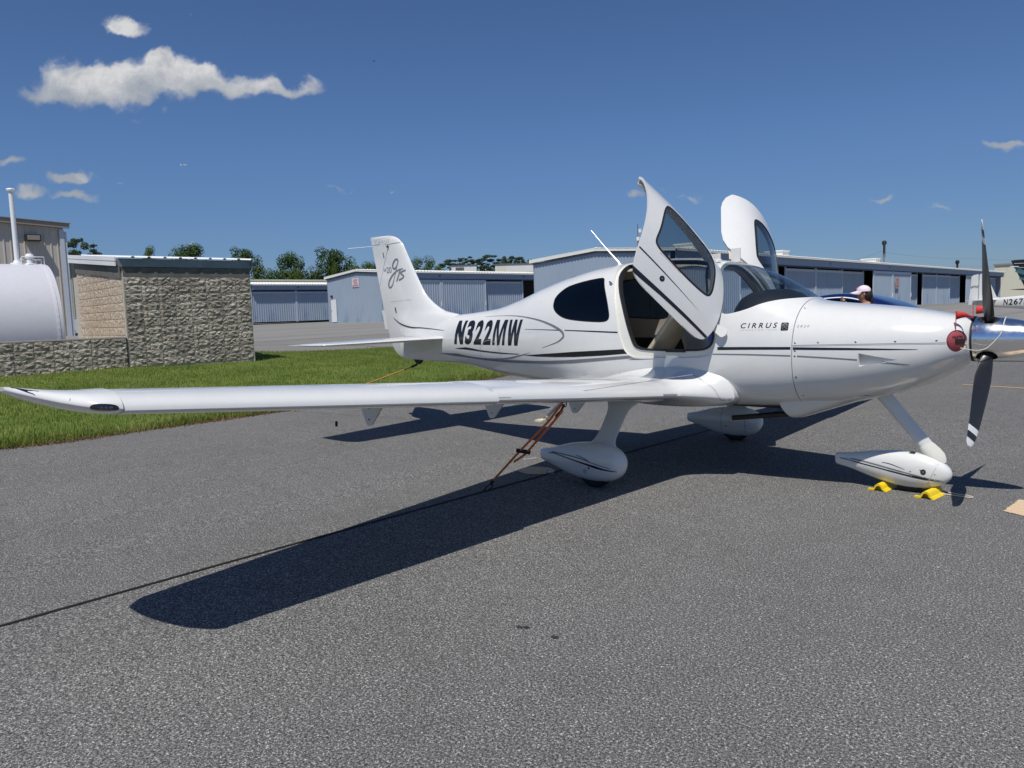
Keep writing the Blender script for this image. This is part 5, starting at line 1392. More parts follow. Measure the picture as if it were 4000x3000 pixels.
mb = MB(); mb.obox(Vector((0, 0, H_ - .22)) + G3 * .012 + V3 * .02, V3 * 3.22, -G3 * .1, Vector((0, 0, .22))); mb.build('top_course', 'stained_concrete', bb)
mb = MB(); mb.obox(Vector((0, 0, H_ - .27)) - V3 * .045 - G3 * .03, V3 * .1, -G3 * 4.40 + Vector((0, 0, SL)), Vector((0, 0, .27))); mb.build('top_course', 'stained_concrete', bb)
mb = MB(); mb.obox(Vector((0, 0, H_ + .01)) - V3 * .08 + G3 * .03, V3 * 3.40, -G3 * .03, Vector((0, 0, .20))); mb.build('fascia', 'galvanised', bb)
mb = MB()
for dz in (.012, .135): mb.obox(Vector((0, 0, H_ + dz + .02)) - V3 * .12 - G3 * .10, V3 * .03, -G3 * 4.75 + Vector((0, 0, SL * 1.06)), Vector((0, 0, .105)))
mb.build('white_fascia', 'white_metal', bb)
# trapezoid roof sheets
mb = MB(); pr = []
n_r = 9
for k in range(n_r):
    u0 = -.08 + 3.43 * k / n_r; w_ = 3.43 / n_r
    for a, hh in ((0, .0), (.72, .0), (.80, .035), (.92, .035), (1.0, .0)): pr.append((u0 + a * w_, hh))
rows = [[Vector((0, 0, H_ + .235 + hh + (SL * 1.06 if g_ < 0 else 0))) + V3 * u + G3 * g_ for u, hh in pr] for g_ in (.12, -4.7)]
mb.grid([[tuple(q) for q in r_] for r_ in rows]); o = mb.build('roof', 'white_metal', bb); md = o.modifiers.new('s', 'SOLIDIFY'); md.thickness = .012; apply_mods(o)
mb = MB(); mb.box(tuple(V3 * 3.3 + G3 * .06 + Vector((0, 0, H_ + .12))), (.03, .03, .2)); mb.tube([tuple(V3 * 3.32 + G3 * .05 + Vector((0, 0, H_ + .25))), tuple(V3 * 3.34 + Vector((0, 0, H_ - .3)))], .012, 6); mb.build('downspout', 'galvanised', bb)
# low wall
lw = empty('block_wall', BC - V3 * 6.0, 0, 'low split-face block wall running left from the block building, in front of the tank', 'wall')
oo = V3 * 6.0
core = MB(); core.obox(oo - V3 * 14.4 - G3 * .0 + Vector((0, 0, -.7)), V3 * 14.36, -G3 * .17, Vector((0, 0, 1.40))); core.build('wall_core', 'mortar', lw)
lay(lw, oo - V3 * 14.42, V3, 5, 36, FULL, HALF, z0=-.325)
mb = MB(); mb.obox(oo - V3 * 14.4 + G3 * .012 + Vector((0, 0, .693)), V3 * 14.38, -G3 * .24, Vector((0, 0, .032))); mb.build('wall_cap', 'concrete', lw)
mb = MB(); mb.obox(oo - V3 * .030 + G3 * .022 + Vector((0, 0, -.5)), V3 * .022, -G3 * .04, Vector((0, 0, 1.19))); mb.build('expansion_joint', 'tar', lw)
# right end return
# concrete ledges behind the wall and a short pipe
mb = MB(); mb.obox(BC - V3 * 6 - G3 * .5 + Vector((0, 0, -.4)), V3 * 5.95, -G3 * 8, Vector((0, 0, .95))); o = mb.build('containment_slab', 'concrete'); o['kind'] = 'structure'
bx = empty('valve_box', BC - V3 * .85 - G3 * .45 + Vector((0, 0, .55)), 0, 'low dark red-brown box just behind the low wall beside the tan face', 'box')
mb = MB(); mb.prism([(-.22, 0), (.22, 0), (.17, .14), (-.17, .14)], (0, 0, 0), tuple(V3), (0, 0, 1), tuple(-G3 * .25)); grainy('box_brown', (.09, .055, .045), .7, .2, 8); mb.build('box_body', 'box_brown', bx)

# ================================================================== FUEL TANK
grainy('tank_white', (.60, .60, .635), .42, .05, 1.2)
TC = BC - G3 * 2.3 - V3 * 1.20 + Vector((0, 0, .98))
tk = empty('storage_tank', TC, 0, 'big white cylindrical fuel tank behind the low block wall at the left edge', 'tank')
mb = MB(); rt_ = 1.65
ringp = lambda u, r_: [tuple(V3 * u + G3 * (r_ * math.cos(a)) + Vector((0, 0, r_ * math.sin(a)))) for a in np.linspace(0, 2 * math.pi, 64, endpoint=False)]
mb.grid([ringp(u, r_) for u, r_ in ((-9, .01), (-9, rt_), (-.03, rt_), (-.012, rt_ - .004), (-.0, rt_ - .02), (.0, rt_ - .06), (-.04, rt_ - .07), (-.05, .01))], closed=True)
o = mb.build('tank_shell', 'tank_white', tk); flipped(o); smooth_ang(o, 40)
mb = MB(); mb.grid([ringp(u, r_) for u, r_ in ((-.16, rt_ + .0), (-.16, rt_ + .012), (-.10, rt_ + .012), (-.10, rt_))], closed=True); o = mb.build('tank_band', 'tank_white', tk); flipped(o)
mb = MB()
pb = -V3 * .60 + Vector((0, 0, rt_ - .02)) 
mb.tube([pb, pb + Vector((0, 0, 1.85))], .055, 16); mb.lathe(tuple(pb + Vector((0, 0, .0))), [(.16, 0), (.15, .05), (.09, .06), (.07, .12), (.05, .12)], 'z', 20)
mb.build('vent_pipe', 'white_metal', tk, True, 40)
mb = MB(); mb.lathe(tuple(pb + Vector((0, 0, 1.84))), [(.055, 0), (.095, .01), (.10, .035), (.085, .06), (.03, .07)], 'z', 20); mb.build('vent_cap', 'white_metal', tk, True, 40)
pb2 = -V3 * .32 + Vector((0, 0, rt_ - .02))
mb = MB(); mb.lathe(tuple(pb2), [(.15, 0), (.13, .03), (.075, .05), (.075, .17), (.10, .18), (.105, .20), (.10, .25), (.08, .27), (.08, .29), (.02, .30)], 'z', 24); mb.build('fill_cap', 'white_metal', tk, True, 40)
mb = MB()
for g_ in (.18, -.18):
    a0 = -V3 * .54 + G3 * g_ + Vector((0, 0, rt_ - .03)); a1 = -V3 * .04 + G3 * g_ + Vector((0, 0, rt_ - .03))
    hh = .19 if g_ > 0 else .14
    mb.tube([a0, a0 + Vector((0, 0, hh)), a0 + Vector((0, 0, hh + .02)) + V3 * .03, a1 + Vector((0, 0, hh + .02)), a1], .012, 8)
mb.build('guard_rail', 'white_metal', tk, True, 60)
mb = MB()
for u in (-.5, -3.2, -6.5): mb.obox(V3 * (u - .2) + G3 * -.9 + Vector((0, 0, -1.9)), V3 * .3, G3 * 1.8, Vector((0, 0, .9)))
mb.build('saddle', 'concrete', tk)

# ================================================================== METAL BUILDINGS
def ribbed(o, u, n, width, z0, z1, pitch=.3, depth=.035, ribw=.35, off=0.0, zfun=None):
    """corrugated wall: starts at o, runs along u for width, outward normal n"""
    mb = MB(); k = 0; pr = []
    x = 0.0
    while x < width - 1e-6:
        for a, d in ((0, 0), (1 - ribw, 0), (1 - ribw * .75, depth), (1 - ribw * .25, depth)):
            if x + a * pitch < width: pr.append((x + a * pitch, d))
        x += pitch
    pr.append((width, 0))
    zt = (lambda x: z1) if zfun is None else zfun
    mb.grid([[tuple(o + u * a + n * (d + off) + Vector((0, 0, z0))) for a, d in pr], [tuple(o + u * a + n * (d + off) + Vector((0, 0, zt(a)))) for a, d in pr]])
    return mb
grainy('tan_siding', (.47, .43, .375), .6, .06, 1.5)
grainy('tan_trim', (.26, .225, .19), .6, .08, 3)
grainy('white_gutter', (.50, .53, .57), .5, .08, 3)
grainy('olive_siding', (.40, .41, .30), .6, .06, 2)
grainy('lamp_black', (.02, .02, .02), .5, .2, 8)
Ub = Vector((math.cos(1.50), math.sin(1.50), 0)); Un = Vector((Ub.y, -Ub.x, 0))
TB = Vector((-58.98, 12.71, 1.27))
tb = empty('metal_building', TB, 0, 'tall tan ribbed metal building behind the tank at the left edge', 'building')
zf = lambda a: 7.55 + (26 - a) * .052
ribbed(-Ub * 26, Ub, Un, 26, -.5, 8.0, .42, .045, .30, zfun=zf).build('wall', 'tan_siding', tb)
ribbed(Vector((0, 0, 0)), -Un, Ub, 20, -.5, 7.5, .42, .045, .30).build('wall', 'tan_siding', tb)
mb = MB()
mb.prism([(-26, zf(0) + .02), (.35, zf(26) - .02), (.35, zf(26) + .30), (-26, zf(0) + .35)], tuple(Un * .10), tuple(Ub), (0, 0, 1), tuple(Un * .28)); mb.build('roof_trim', 'tan_trim', tb)
mb = MB(); mb.prism([(-26, zf(0) + .36), (.45, zf(26) + .31), (.45, zf(26) + .36), (-26, zf(0) + .42)], tuple(-Un * 20), tuple(Ub), (0, 0, 1), tuple(Un * 20.45)); mb.build('roof', 'tan_trim', tb)
mb = MB(); mb.obox(-Ub * .30 + Un * .07 + Vector((0, 0, -.5)), Ub * .30, Un * .08, Vector((0, 0, 7.95))); mb.build('corner_trim', 'white_gutter', tb)
mb = MB(); mb.obox(Ub * .02 - Un * .05 + Vector((0, 0, -.5)), Ub * .16, Un * .14, Vector((0, 0, 7.8))); mb.build('downspout', 'white_gutter', tb)
wl = MB(); wl.obox(-Ub * 2.55 + Un * .08 + Vector((0, 0, 6.50)), Ub * .95, Un * .62, Vector((0, 0, .45))); wo_ = wl.build('wall_lamp', 'lamp_black', tb)
mb = MB(); mb.obox(-Ub * 2.47 + Un * .702 + Vector((0, 0, 6.56)), Ub * .79, Un * .01, Vector((0, 0, .33))); mb.build('lamp_glass', 'tan_trim', wo_)
# lower olive building glimpsed between the tan building and the block building
OB = Vector((-75, 20.0, 1.5))
ob = empty('storage_building', OB, 0, 'olive-beige ribbed metal building seen in the gap beside the block building', 'building')
ribbed(-Ub * 5, Ub, Un, 16, 0.9, 6.2, .35, .05, .3).build('wall', 'olive_siding', ob)
mb = MB(); mb.obox(-Ub * 5 + Un * .0 + Vector((0, 0, 6.2)), Ub * 16, Un * .5, Vector((0, 0, .25))); mb.build('roof_trim', 'tan_trim', ob)
mb = MB(); mb.obox(-Ub * 5 - Un * .05 + Vector((0, 0, 2.7)), Ub * 16, Un * .04, Vector((0, 0, 1.8))); mb.build('wall_band', 'olive_siding', ob)
mb = MB(); mb.obox(-Ub * 5 + Un * .2 + Vector((0, 0, -.5)), Ub * 16, Un * .04, Vector((0, 0, 1.2))); mb.build('base_wall', 'white_metal', ob)

# ================================================================== HANGARS
m, t, b = principled('hangar_blue', (.33, .40, .49), .6)
tcx = t.new('ShaderNodeTexCoord').outputs['Object']; gp = t.new('ShaderNodeNewGeometry').outputs['Position']
mp = t.new('ShaderNodeMapping'); mp.inputs['Scale'].default_value = (1, 1, .25); t.link(gp, mp.inputs[0])
n1 = t.noise(mp.outputs[0], .9, 5, .65); n2 = t.noise(gp, .25, 3, .5)
sxx = t.new('ShaderNodeSeparateXYZ'); t.link(tcx, sxx.inputs[0])
low = t.maprange(sxx.outputs[2], 1.6, .1)
dirt = t.math('MULTIPLY', t.maprange(n1, .52, .68), t.math('MULTIPLY_ADD', low, .75, .08))
base = t.ramp(n2, [(.3, (.285, .355, .44)), (.7, (.325, .39, .475))])
t.link(t.mix(dirt, base, (.10, .17, .34, 1)), b.inputs['Base Color'])
m, t, b = grainy('hangar_frame', (.44, .50, .58), .55, .08, 2)
grainy('hangar_fascia', (.235, .295, .39), .6, .07, 1.2)
grainy('hangar_track', (.05, .07, .12), .7, .2, 3)
grainy('roof_white', (.80, .80, .74), .55, .05, 1)
grainy('door_white', (.76, .77, .78), .5, .04, 3)
grainy('sign_white', (.66, .60, .62), .6, .12, 6)
grainy('sign_red', (.52, .18, .20), .7, .15, 9)
grainy('sign_tan', (.50, .42, .38), .7, .2, 9)
grainy('dark_inside', (.008, .009, .012), .9, .3, 5)
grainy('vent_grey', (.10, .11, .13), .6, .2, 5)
def hangar(name, origin, ua, length, width, eave, ridge, panels, lab, sign=None, door=None, gable=True, slot=.34, vents=(), open_gaps=()):
    """origin: near-left corner (gable meets door side). u along the door side, n = outward normal of the door side"""
    u = Vector((math.cos(ua), math.sin(ua), 0)); n = Vector((u.y, -u.x, 0))
    h = empty(name, origin, 0, lab, 'hangar')
    Z = lambda z: Vector((0, 0, z))
    if gable:
        zf = lambda a: eave + (ridge - eave) * (1 - abs(a - width / 2) / (width / 2))
        ribbed(-n * width, n, -u, width, -.6, eave, .30, .035, .30, zfun=zf).build('gable_wall', 'hangar_blue', h)
        # white rake trim
        for s0, s1 in ((0, .5), (.5, 1)):
            a, b_ = -n * width * (1 - s0), -n * width * (1 - s1)
            za, zb = (eave, ridge) if s0 == 0 else (ridge, eave)
            e0 = -n * .25 if s0 == 0 else Vector(); e1 = n * .45 if s1 == 1 else Vector()
            mb = MB(); mb.obox(a + e0 - u * .20 + Z(za + .02), (b_ + e1) - (a + e0) + Z(zb - za), u * .16, Z(.20)); mb.build('rake_trim', 'roof_white', h)
            mb = MB(); mb.obox(a - u * .10 + Z(za - .10), (b_ - a) + Z(zb - za), u * .05, Z(.07)); mb.build('rake_shadow_strip', 'vent_grey', h)  # dark grey strip stands in for the shadow line below the rake trim
        mb = MB(); mb.obox(-n * .12 - u * .06 + Z(-.6), n * .12, u * .08, Z(eave + .6)); mb.build('corner_trim', 'hangar_frame', h)
    # roof: corrugated sheets both sides
    over = .55
    for sgn, r0 in ((1, 0), (-1, -width)):
        mb = MB(); pr = []; x = -.2 if gable else 0
        while x < length:
            pr += [(x, 0), (x + .22, 0), (x + .26, .04), (x + .36, .04)]; x += .40
        e = n * (over if sgn > 0 else -width - .2); ze = eave + .22 - (over * (ridge - eave) / (width / 2) if sgn > 0 else 0)
        mb.grid([[tuple(e + u * a + Z(ze + d)) for a, d in pr], [tuple(-n * width / 2 + u * a + Z(ridge + .20 + d)) for a, d in pr]])
        o = mb.build('roof', 'roof_white', h); md = o.modifiers.new('s', 'SOLIDIFY'); md.thickness = .05; apply_mods(o)
    # fascia above the doors
    mb = MB(); mb.obox(n * .36 + Z(eave - .52), u * length, n * .04, Z(.62)); mb.build('fascia', 'hangar_fascia', h)
    mb = MB(); mb.obox(n * (over - .03) + Z(eave + .03), u * length, n * .04, Z(.09)); mb.build('eave_trim', 'roof_white', h)
    mb = MB(); mb.obox(n * .02 + Z(eave - .62), u * length, n * .30, Z(.10)); mb.build('door_track', 'hangar_track', h)
    mb = MB(); mb.obox(-n * 1.6 + Z(-.6), u * length, n * .05, Z(eave + .5)); mb.build('inner_wall', 'dark_inside', h)
    mb = MB(); mb.obox(-n * width + Z(-.6), u * length, n * .05, Z(eave + .6)); mb.obox(-n * width + u * (length - .05) + Z(-.6), u * .05, n * width, Z(eave + .6)); mb.build('back_wall', 'hangar_blue', h)
    for (a0, a1, lane) in panels:
        off = {0: .30, 1: -.02, 2: -.34}[lane]; zt = eave - .55 if lane == 0 else eave - .60
        d_ = empty('hangar_door', (0, 0, 0)); d_.parent = h
        o = ribbed(u * (a0 + .12), u, n, a1 - a0 - .24, .06 - .5, zt - .34, .30, .04, .42, off=off - .05).build('door_panel', 'hangar_blue', None); o.parent = d_
        mb = MB()
        mb.obox(u * a0 + n * (off - .09) + Z(-.5), u * .14, n * .11, Z(zt + .5)); mb.obox(u * (a1 - .14) + n * (off - .09) + Z(-.5), u * .14, n * .11, Z(zt + .5))
        mb.obox(u * (a0 + .14) + n * (off - .09) + Z(zt - .34), u * (a1 - a0 - .28), n * .10, Z(.34 if lane == 0 else .2)); mb.build('door_frame', 'hangar_frame', d_)
        if lane == 0:
            mb = MB(); mb.obox(u * (a1 - .10) + n * (off + .02) + Z(1.0), u * .04, n * .05, Z(.45)); mb.build('door_handle', 'white_metal', d_)
    for a in vents:
        mb = MB(); mb.obox(u * a + n * .395 + Z(eave - .30), u * .26, n * .03, Z(.16)); mb.build('fascia_vent', 'vent_grey', h)
    mb = MB()
    if sign:
        (a0, a1, z0, z1, face) = sign
        if face == 'gable':
            sg_ = mesh('warning_sign', [tuple(-n * width + n * a - u * .06 + Z(z)) for a, z in ((a0, z0), (a1, z0), (a1, z1), (a0, z1))], [(0, 1, 2, 3)], 'sign_white', h)
            for i, wd_ in enumerate(('LOCK', 'YOUR', 'AIRCRAFT')):
                v, f = text_flat(wd_, .1, .03); ww = {0: .62, 1: .52, 2: .86}[i] * (a1 - a0); zz = z1 - (z1 - z0) * (.34 + .29 * i); hh = (z1 - z0) * .22
                c_ = (a0 + a1) / 2
                mesh('sign_lettering', [tuple(-n * width + n * (c_ - ww / 2 + a * ww) - u * .075 + Z(zz + b_ * hh)) for a, b_ in v], f, 'sign_red', sg_)
        else:
            sg_ = mesh('warning_sign', [tuple(u * a + n * .40 + Z(z)) for a, z in ((a0, z0), (a1, z0), (a1, z1), (a0, z1))], [(0, 1, 2, 3)], 'sign_tan', h)
            for i, wd_ in enumerate(('LOCK', 'YOUR', 'AIRCRAFT')):
                v, f = text_flat(wd_, .1, .03); ww = {0: .7, 1: .6, 2: .9}[i] * (a1 - a0); zz = z1 - (z1 - z0) * (.32 + .29 * i); hh = (z1 - z0) * .2; c_ = (a0 + a1) / 2
                mesh('sign_lettering', [tuple(u * (c_ - ww / 2 + a * ww) + n * .412 + Z(zz + b_ * hh)) for a, b_ in v], f, 'sign_red', sg_)
    if door:
        a0, a1 = door; dd = -n * width
        mb = MB(); mb.obox(dd + n * a0 - u * .07 + Z(-.3), n * (a1 - a0), -u * .03, Z(2.38)); do = mb.build('walk_door', 'door_white', h)
        mb = MB()
        for q in (a0 - .05, a1): mb.obox(dd + n * q - u * .05 + Z(-.3), n * .05, -u * .03, Z(2.46))
        mb.obox(dd + n * (a0 - .05) - u * .05 + Z(2.10), n * (a1 - a0 + .10), -u * .03, Z(.06)); mb.build('door_casing', 'hangar_frame', h)
        mb = MB(); mb.obox(dd + n * (a0 + .08) - u * .12 + Z(.95), n * .07, -u * .05, Z(.07)); mb.build('door_knob', 'steel', do)
        mb = MB(); mb.obox(dd + n * (a0 + .12) - u * .07 + Z(2.30), n * .22, -u * .14, Z(.24)); mb.build('porch_lamp', 'lamp_black', h)
    return h, u, n
KA = Vector((-65.98, 40.04, 1.39)); gA = Vector((math.sin(1.51), -math.cos(1.51), 0))
hangar('hangar', KA + gA * 11.8, 1.51, 75, 11.8, 4.27, 4.76, [(-.0, 3.0, 0), (3.0, 5.95, 0), (6.0, 12.0, 0), (12.05, 17.9, 1), (24, 30, 0), (30, 36, 0)],
       'blue-grey hangar with a white walk door and LOCK YOUR AIRCRAFT sign on its gable', sign=(5.04, 6.3, 3.22, 4.12, 'gable'), door=(.78, 1.76), vents=(5.6, 17.5, 29))
hangar('hangar', Vector((-81.69, 39.91, 1.75)) - Vector((math.cos(1.51), math.sin(1.51), 0)) * .25, 1.51, 42, 11, 4.0, 4.45, [(0.0, 6.0, 1), (6.0, 12.0, 1), (12, 18, 1)],
       'low blue-grey hangar row with two doors, between block building and gabled hangar', vents=(6.0,), gable=True)
CP = [(.3, 4.6, 0), (4.6, 9.0, 0), (9.1, 15.3, 1), (17.3, 23.45, 1), (23.5, 29.75, 1), (29.9, 36.2, 2), (37.1, 42.95, 0), (43.0, 49.2, 0), (49.2, 53.8, 2), (54.75, 60.5, 1), (60.55, 66.5, 1), (66.55, 72.6, 2), (73.3, 79.0, 0), (79.0, 85.4, 0), (86.2, 93.6, 2)]
hc, uc, nc = hangar('hangar', Vector((-21.7, 36.3, .85)), math.atan2(1, .0134), 95.5, 11.8, 4.27, 4.72, CP,
       'long blue-grey hangar row with many sliding doors, behind the cabin and the nose', sign=(43.5, 44.75, 1.9, 3.1, 'door') , vents=(7, 25.5, 41.5, 56.5, 73))
mb = MB()
for a in (20.6, 43.72, 6.0):
    p = uc * a - nc * 2.2 + Vector((0, 0, 4.55)); mb.box(tuple(p + Vector((0, 0, .32))), (1.5, 1.3, .5)); mb.box(tuple(p + Vector((0, 0, .60))), (1.65, 1.45, .08))
mb.build('roof_ventilator', 'roof_white', hc)
# cream building behind, right-hand far buildings, hilltop buildings
grainy('cream_siding', (.62, .60, .47), .6, .06, 2)
grainy('far_white', (.66, .65, .62), .7, .06, 1)
grainy('far_dark', (.09, .10, .115), .7, .1, 2)
grainy('far_brick', (.22, .12, .09), .8, .15, 3)
grainy('teal', (.02, .10, .095), .5, .1, 2)
cbld = empty('warehouse', (-118, 55, 1.9), 0, 'long cream ribbed metal warehouse showing its roofline above the left hangar row', 'building')
ribbed(Vector((0, 0, 0)), Ub, Un, 40, 0, 6.4, .8, .14, .4).build('wall', 'cream_siding', cbld)
ribbed(-Un * 14, Un, -Ub, 14, 0, 6.4, .8, .14, .4, zfun=lambda a: 6.2 + .05 * a).build('wall', 'cream_siding', cbld)
mb = MB(); mb.obox(-Ub * .5 + Un * .05 + Vector((0, 0, 6.35)), Ub * 41, Un * .3, Vector((0, 0, .32))); mb.obox(-Ub * .6 - Un * 14 + Vector((0, 0, 6.15)), Un * 14.3 + Vector((0, 0, .3)), Ub * .3, Vector((0, 0, .3))); mb.build('roof_trim', 'cream_siding', cbld)
rb = empty('cream_building', (-22, 168, 1.3), 0, 'cream flat-roofed building past the far right end of the hangar row', 'building')
mb = MB(); mb.box((3.0, 0, 2.8), (16, 10, 6.6)); mb.build('wall', 'cream_siding', rb)
mb = MB(); mb.box((3.0, 0, 6.25), (16.4, 10.4, .3)); mb.build('parapet', 'tan_trim', rb)
mb = MB(); mb.box((11.05, -1.5, 1.2), (.1, 4.5, 2.4)); mb.build('roller_door', 'teal', rb)
sb = empty('small_hangar', (-6.5, 132, .95), 0, 'small pale-blue ribbed hangar with a white door at the right edge, behind the dark tail', 'hangar')
zfs = lambda a: 3.0 + .75 * (1 - abs(a - 6) / 6)
ribbed(Vector((-6.5, -5, 0)), Vector((1, 0, 0)), Vector((0, -1, 0)), 12, 0, 3, .35, .05, .3, zfun=zfs).build('gable_wall', 'hangar_blue', sb)
mb = MB(); mb.box((-.5, 5, 1.5), (12, 20, 3.0)); mb.build('side_wall', 'hangar_blue', sb)
for s0 in (-1, 1):
    mb = MB(); mb.prism([(0, 3.78), (s0 * 6.4, 3.0), (s0 * 6.4, 3.12), (0, 3.92)], (-.5, -5.4, 0), (1, 0, 0), (0, 0, 1), (0, 21, 0)); o = mb.build('roof', 'roof_white', sb); flipped(o)
mb = MB(); mb.box((-1.9, -5.12, .8), (2.6, .08, 1.7)); mb.build('walk_door', 'door_white', sb)
mb = MB(); mb.box((-2.9, -5.15, 2.1), (.5, .2, .35)); mb.build('wall_lamp', 'lamp_black', sb)
def hill_building(loc, parts_, lab):
    h = empty('hill_building', loc, math.radians(44), lab, 'building', 'pale flat buildings on the ridge')
    for (x, y, z, sx_, sy_, sz_, mt, nm) in parts_:
        mb = MB(); mb.box((x, y, z), (sx_, sy_, sz_)); mb.build(nm, mt, h)
    return h
# ridge buildings
hill_building((-130.9, 122.9, 11.6), [(0, 0, .3, 6, 6, 2.2, 'far_white', 'wall'), (0, 0, 1.5, 6.3, 6.3, .2, 'far_dark', 'parapet'), (-1, -3.05, .7, 2, .1, .6, 'far_dark', 'window')], 'small white box-like building on the ridge, left of the long white one')
hill_building((-138, 116, 10.9), [(0, 0, -.2, 7, 6, 1.8, 'cream_siding', 'wall'), (-6, 0, -.1, 5, 5, 1.7, 'far_dark', 'wing'), (5, 0, -.1, 4, 5, 1.7, 'far_dark', 'wing')], 'cream and dark-grey building on the ridge under the pines')
hill_building((-119.8, 133.0, 11.2), [(0, 0, .8, 15, 6, 2.0, 'far_white', 'wall'), (0, .2, -.9, 14.6, 6, 1.5, 'far_brick', 'base_wall'), (0, 0, 1.88, 15.4, 6.4, .2, 'far_dark', 'parapet'), (3, -3.1, -.7, 7, .1, .9, 'far_dark', 'window'), (-6, -4.1, .3, 2.2, .1, 1.8, 'cream_siding', 'pilaster')], 'long white flat-roofed building on the ridge beside the gabled hangar')
hill_building((-124.5, 128.5, 9.8), [(0, 0, .3, 6, 5, 2.6, 'cream_siding', 'wall'), (0, 0, 1.7, 6.3, 5.3, .2, 'far_dark', 'parapet')], 'lower cream building in front of the ridge buildings')
# far wooded hill at the right edge and a green backdrop of ground rise
grainy('far_woods', (.035, .055, .025), 1, .4, .08)

# ================================================================== TREES
def leaf_mat(name, c0, c1, c2, tr=.22):
    m, t, b = principled(name, c1, .6, spec=.2)
    g = t.new('ShaderNodeNewGeometry').outputs['Random Per Island']
    tcx = t.new('ShaderNodeTexCoord').outputs['Object']
    oi = t.new('ShaderNodeObjectInfo').outputs['Random']
    f = t.math('ADD', t.math('ADD', t.math('MULTIPLY', g, .45), t.math('MULTIPLY', t.maprange(t.noise(tcx, 3.0, 3, .6), .3, .7), .35)), t.math('MULTIPLY', oi, .2))
    c = t.ramp(f, [(.1, c0), (.5, c1), (.92, c2)])
    t.link(c, b.inputs['Base Color'])
    tl = t.new('ShaderNodeBsdfTranslucent'); t.link(c, tl.inputs[0]); mx = t.new('ShaderNodeMixShader'); mx.inputs[0].default_value = tr
    t.link(b.outputs[0], mx.inputs[1]); t.link(tl.outputs[0], mx.inputs[2]); t.link(mx.outputs[0], t.n['Material Output'].inputs[0])
leaf_mat('leaf_green', (.022, .048, .010), (.055, .10, .020), (.11, .165, .035))
leaf_mat('leaf_light', (.045, .075, .010), (.085, .13, .020), (.14, .18, .035))
leaf_mat('leaf_pine', (.018, .033, .012), (.038, .062, .022), (.070, .095, .035), .1)
leaf_mat('leaf_cedar', (.012, .030, .014), (.028, .052, .020), (.055, .085, .03), .1)
grainy('bark', (.10, .075, .055), .9, .25, 6)
def crown(kind, seed, n, mat):
    """unit crown: width 1 (radius .5), height 1, base at z=0; leaf-sized cards spread through clumps"""
    r_ = random.Random(seed); cl = []
    if kind == 'round':
        for _ in range(26):
            a = r_.uniform(0, 6.28); h = r_.random(); rad = .36 * math.sqrt(r_.random()) * (math.sin(math.pi * min(1, .18 + h * .82)) ** .5 + .15)
            cl.append((rad * math.cos(a), rad * math.sin(a), .12 + .74 * h, r_.uniform(.10, .19)))
    elif kind == 'pine':
        for _ in range(30):
            h = r_.random() ** .8; a = r_.uniform(0, 6.28); rad = .42 * math.sqrt(r_.random()) * (1 - .55 * abs(h - .5) * 2 * .9)
            cl.append((rad * math.cos(a), rad * math.sin(a), .15 + .75 * h, r_.uniform(.06, .13)))
    else:
        for _ in range(34):
            h = r_.random(); a = r_.uniform(0, 6.28); rad = .46 * (1 - h) ** .8 * r_.uniform(.3, 1)
            cl.append((rad * math.cos(a), rad * math.sin(a), .06 + .88 * h, r_.uniform(.05, .10)))
    V = []; F = []
    tot = sum(c[3] ** 2 for c in cl)
    for cx, cy, cz, cr in cl:
        for _ in range(int(n * cr * cr / tot)):
            d = Vector((r_.gauss(0, 1), r_.gauss(0, 1), r_.gauss(0, 1))).normalized() * cr * (r_.random() ** .35)
            if kind == 'pine': d.z *= .55
            if kind == 'cedar': d.z *= .35; d.x *= 1.3; d.y *= 1.3
            p = Vector((cx, cy, cz)) + d; s = r_.uniform(.009, .018)
            nrm = (d.normalized() + Vector((r_.uniform(-.8, .8), r_.uniform(-.8, .8), r_.uniform(-.3, .9)))).normalized()
            q = nrm.orthogonal().normalized(); w = nrm.cross(q); an = r_.uniform(0, 6.28)
            e1 = (q * math.cos(an) + w * math.sin(an)) * s; e2 = (w * math.cos(an) - q * math.sin(an)) * s * .7
            i = len(V); V += [tuple(p - e1 - e2), tuple(p + e1 - e2 * .6), tuple(p + e1 * 1.2 + e2), tuple(p - e1 * .7 + e2)]; F.append((i, i+1, i+2, i+3))
    me = bpy.data.meshes.new('crown'); me.from_pydata(V, [], F); me.materials.append(MATS[mat]); return me
def trunk_mesh(seed, top=.85):
    r_ = random.Random(seed); mb = MB()
    pts = [(r_.uniform(-.01, .01) * k, r_.uniform(-.01, .01) * k, -1.2 + (1.2 + top) * k / 6) for k in range(7)]
    mb.tube(pts, [.035, .032, .028, .024, .019, .013, .006], 7)
    for _ in range(7):
        h = r_.uniform(.0, .6); a = r_.uniform(0, 6.28); l = r_.uniform(.2, .38); mb.tube([(0, 0, h), (l * .5 * math.cos(a), l * .5 * math.sin(a), h + .10), (l * math.cos(a), l * math.sin(a), h + .22)], [.013, .009, .003], 5)
    me = bpy.data.meshes.new('trunk'); me.from_pydata(mb.v, [], mb.f); me.materials.append(MATS['bark']); me.shade_smooth(); return me
CR = {'round': [crown('round', s, 4600, 'leaf_green') for s in (1, 2, 3, 4)], 'light': [crown('round', s, 4200, 'leaf_light') for s in (11, 12)],
      'pine': [crown('pine', s, 3800, 'leaf_pine') for s in (21, 22, 23)], 'cedar': [crown('cedar', 31, 2600, 'leaf_cedar')]}
TRK = [trunk_mesh(s) for s in (41, 42, 43)]
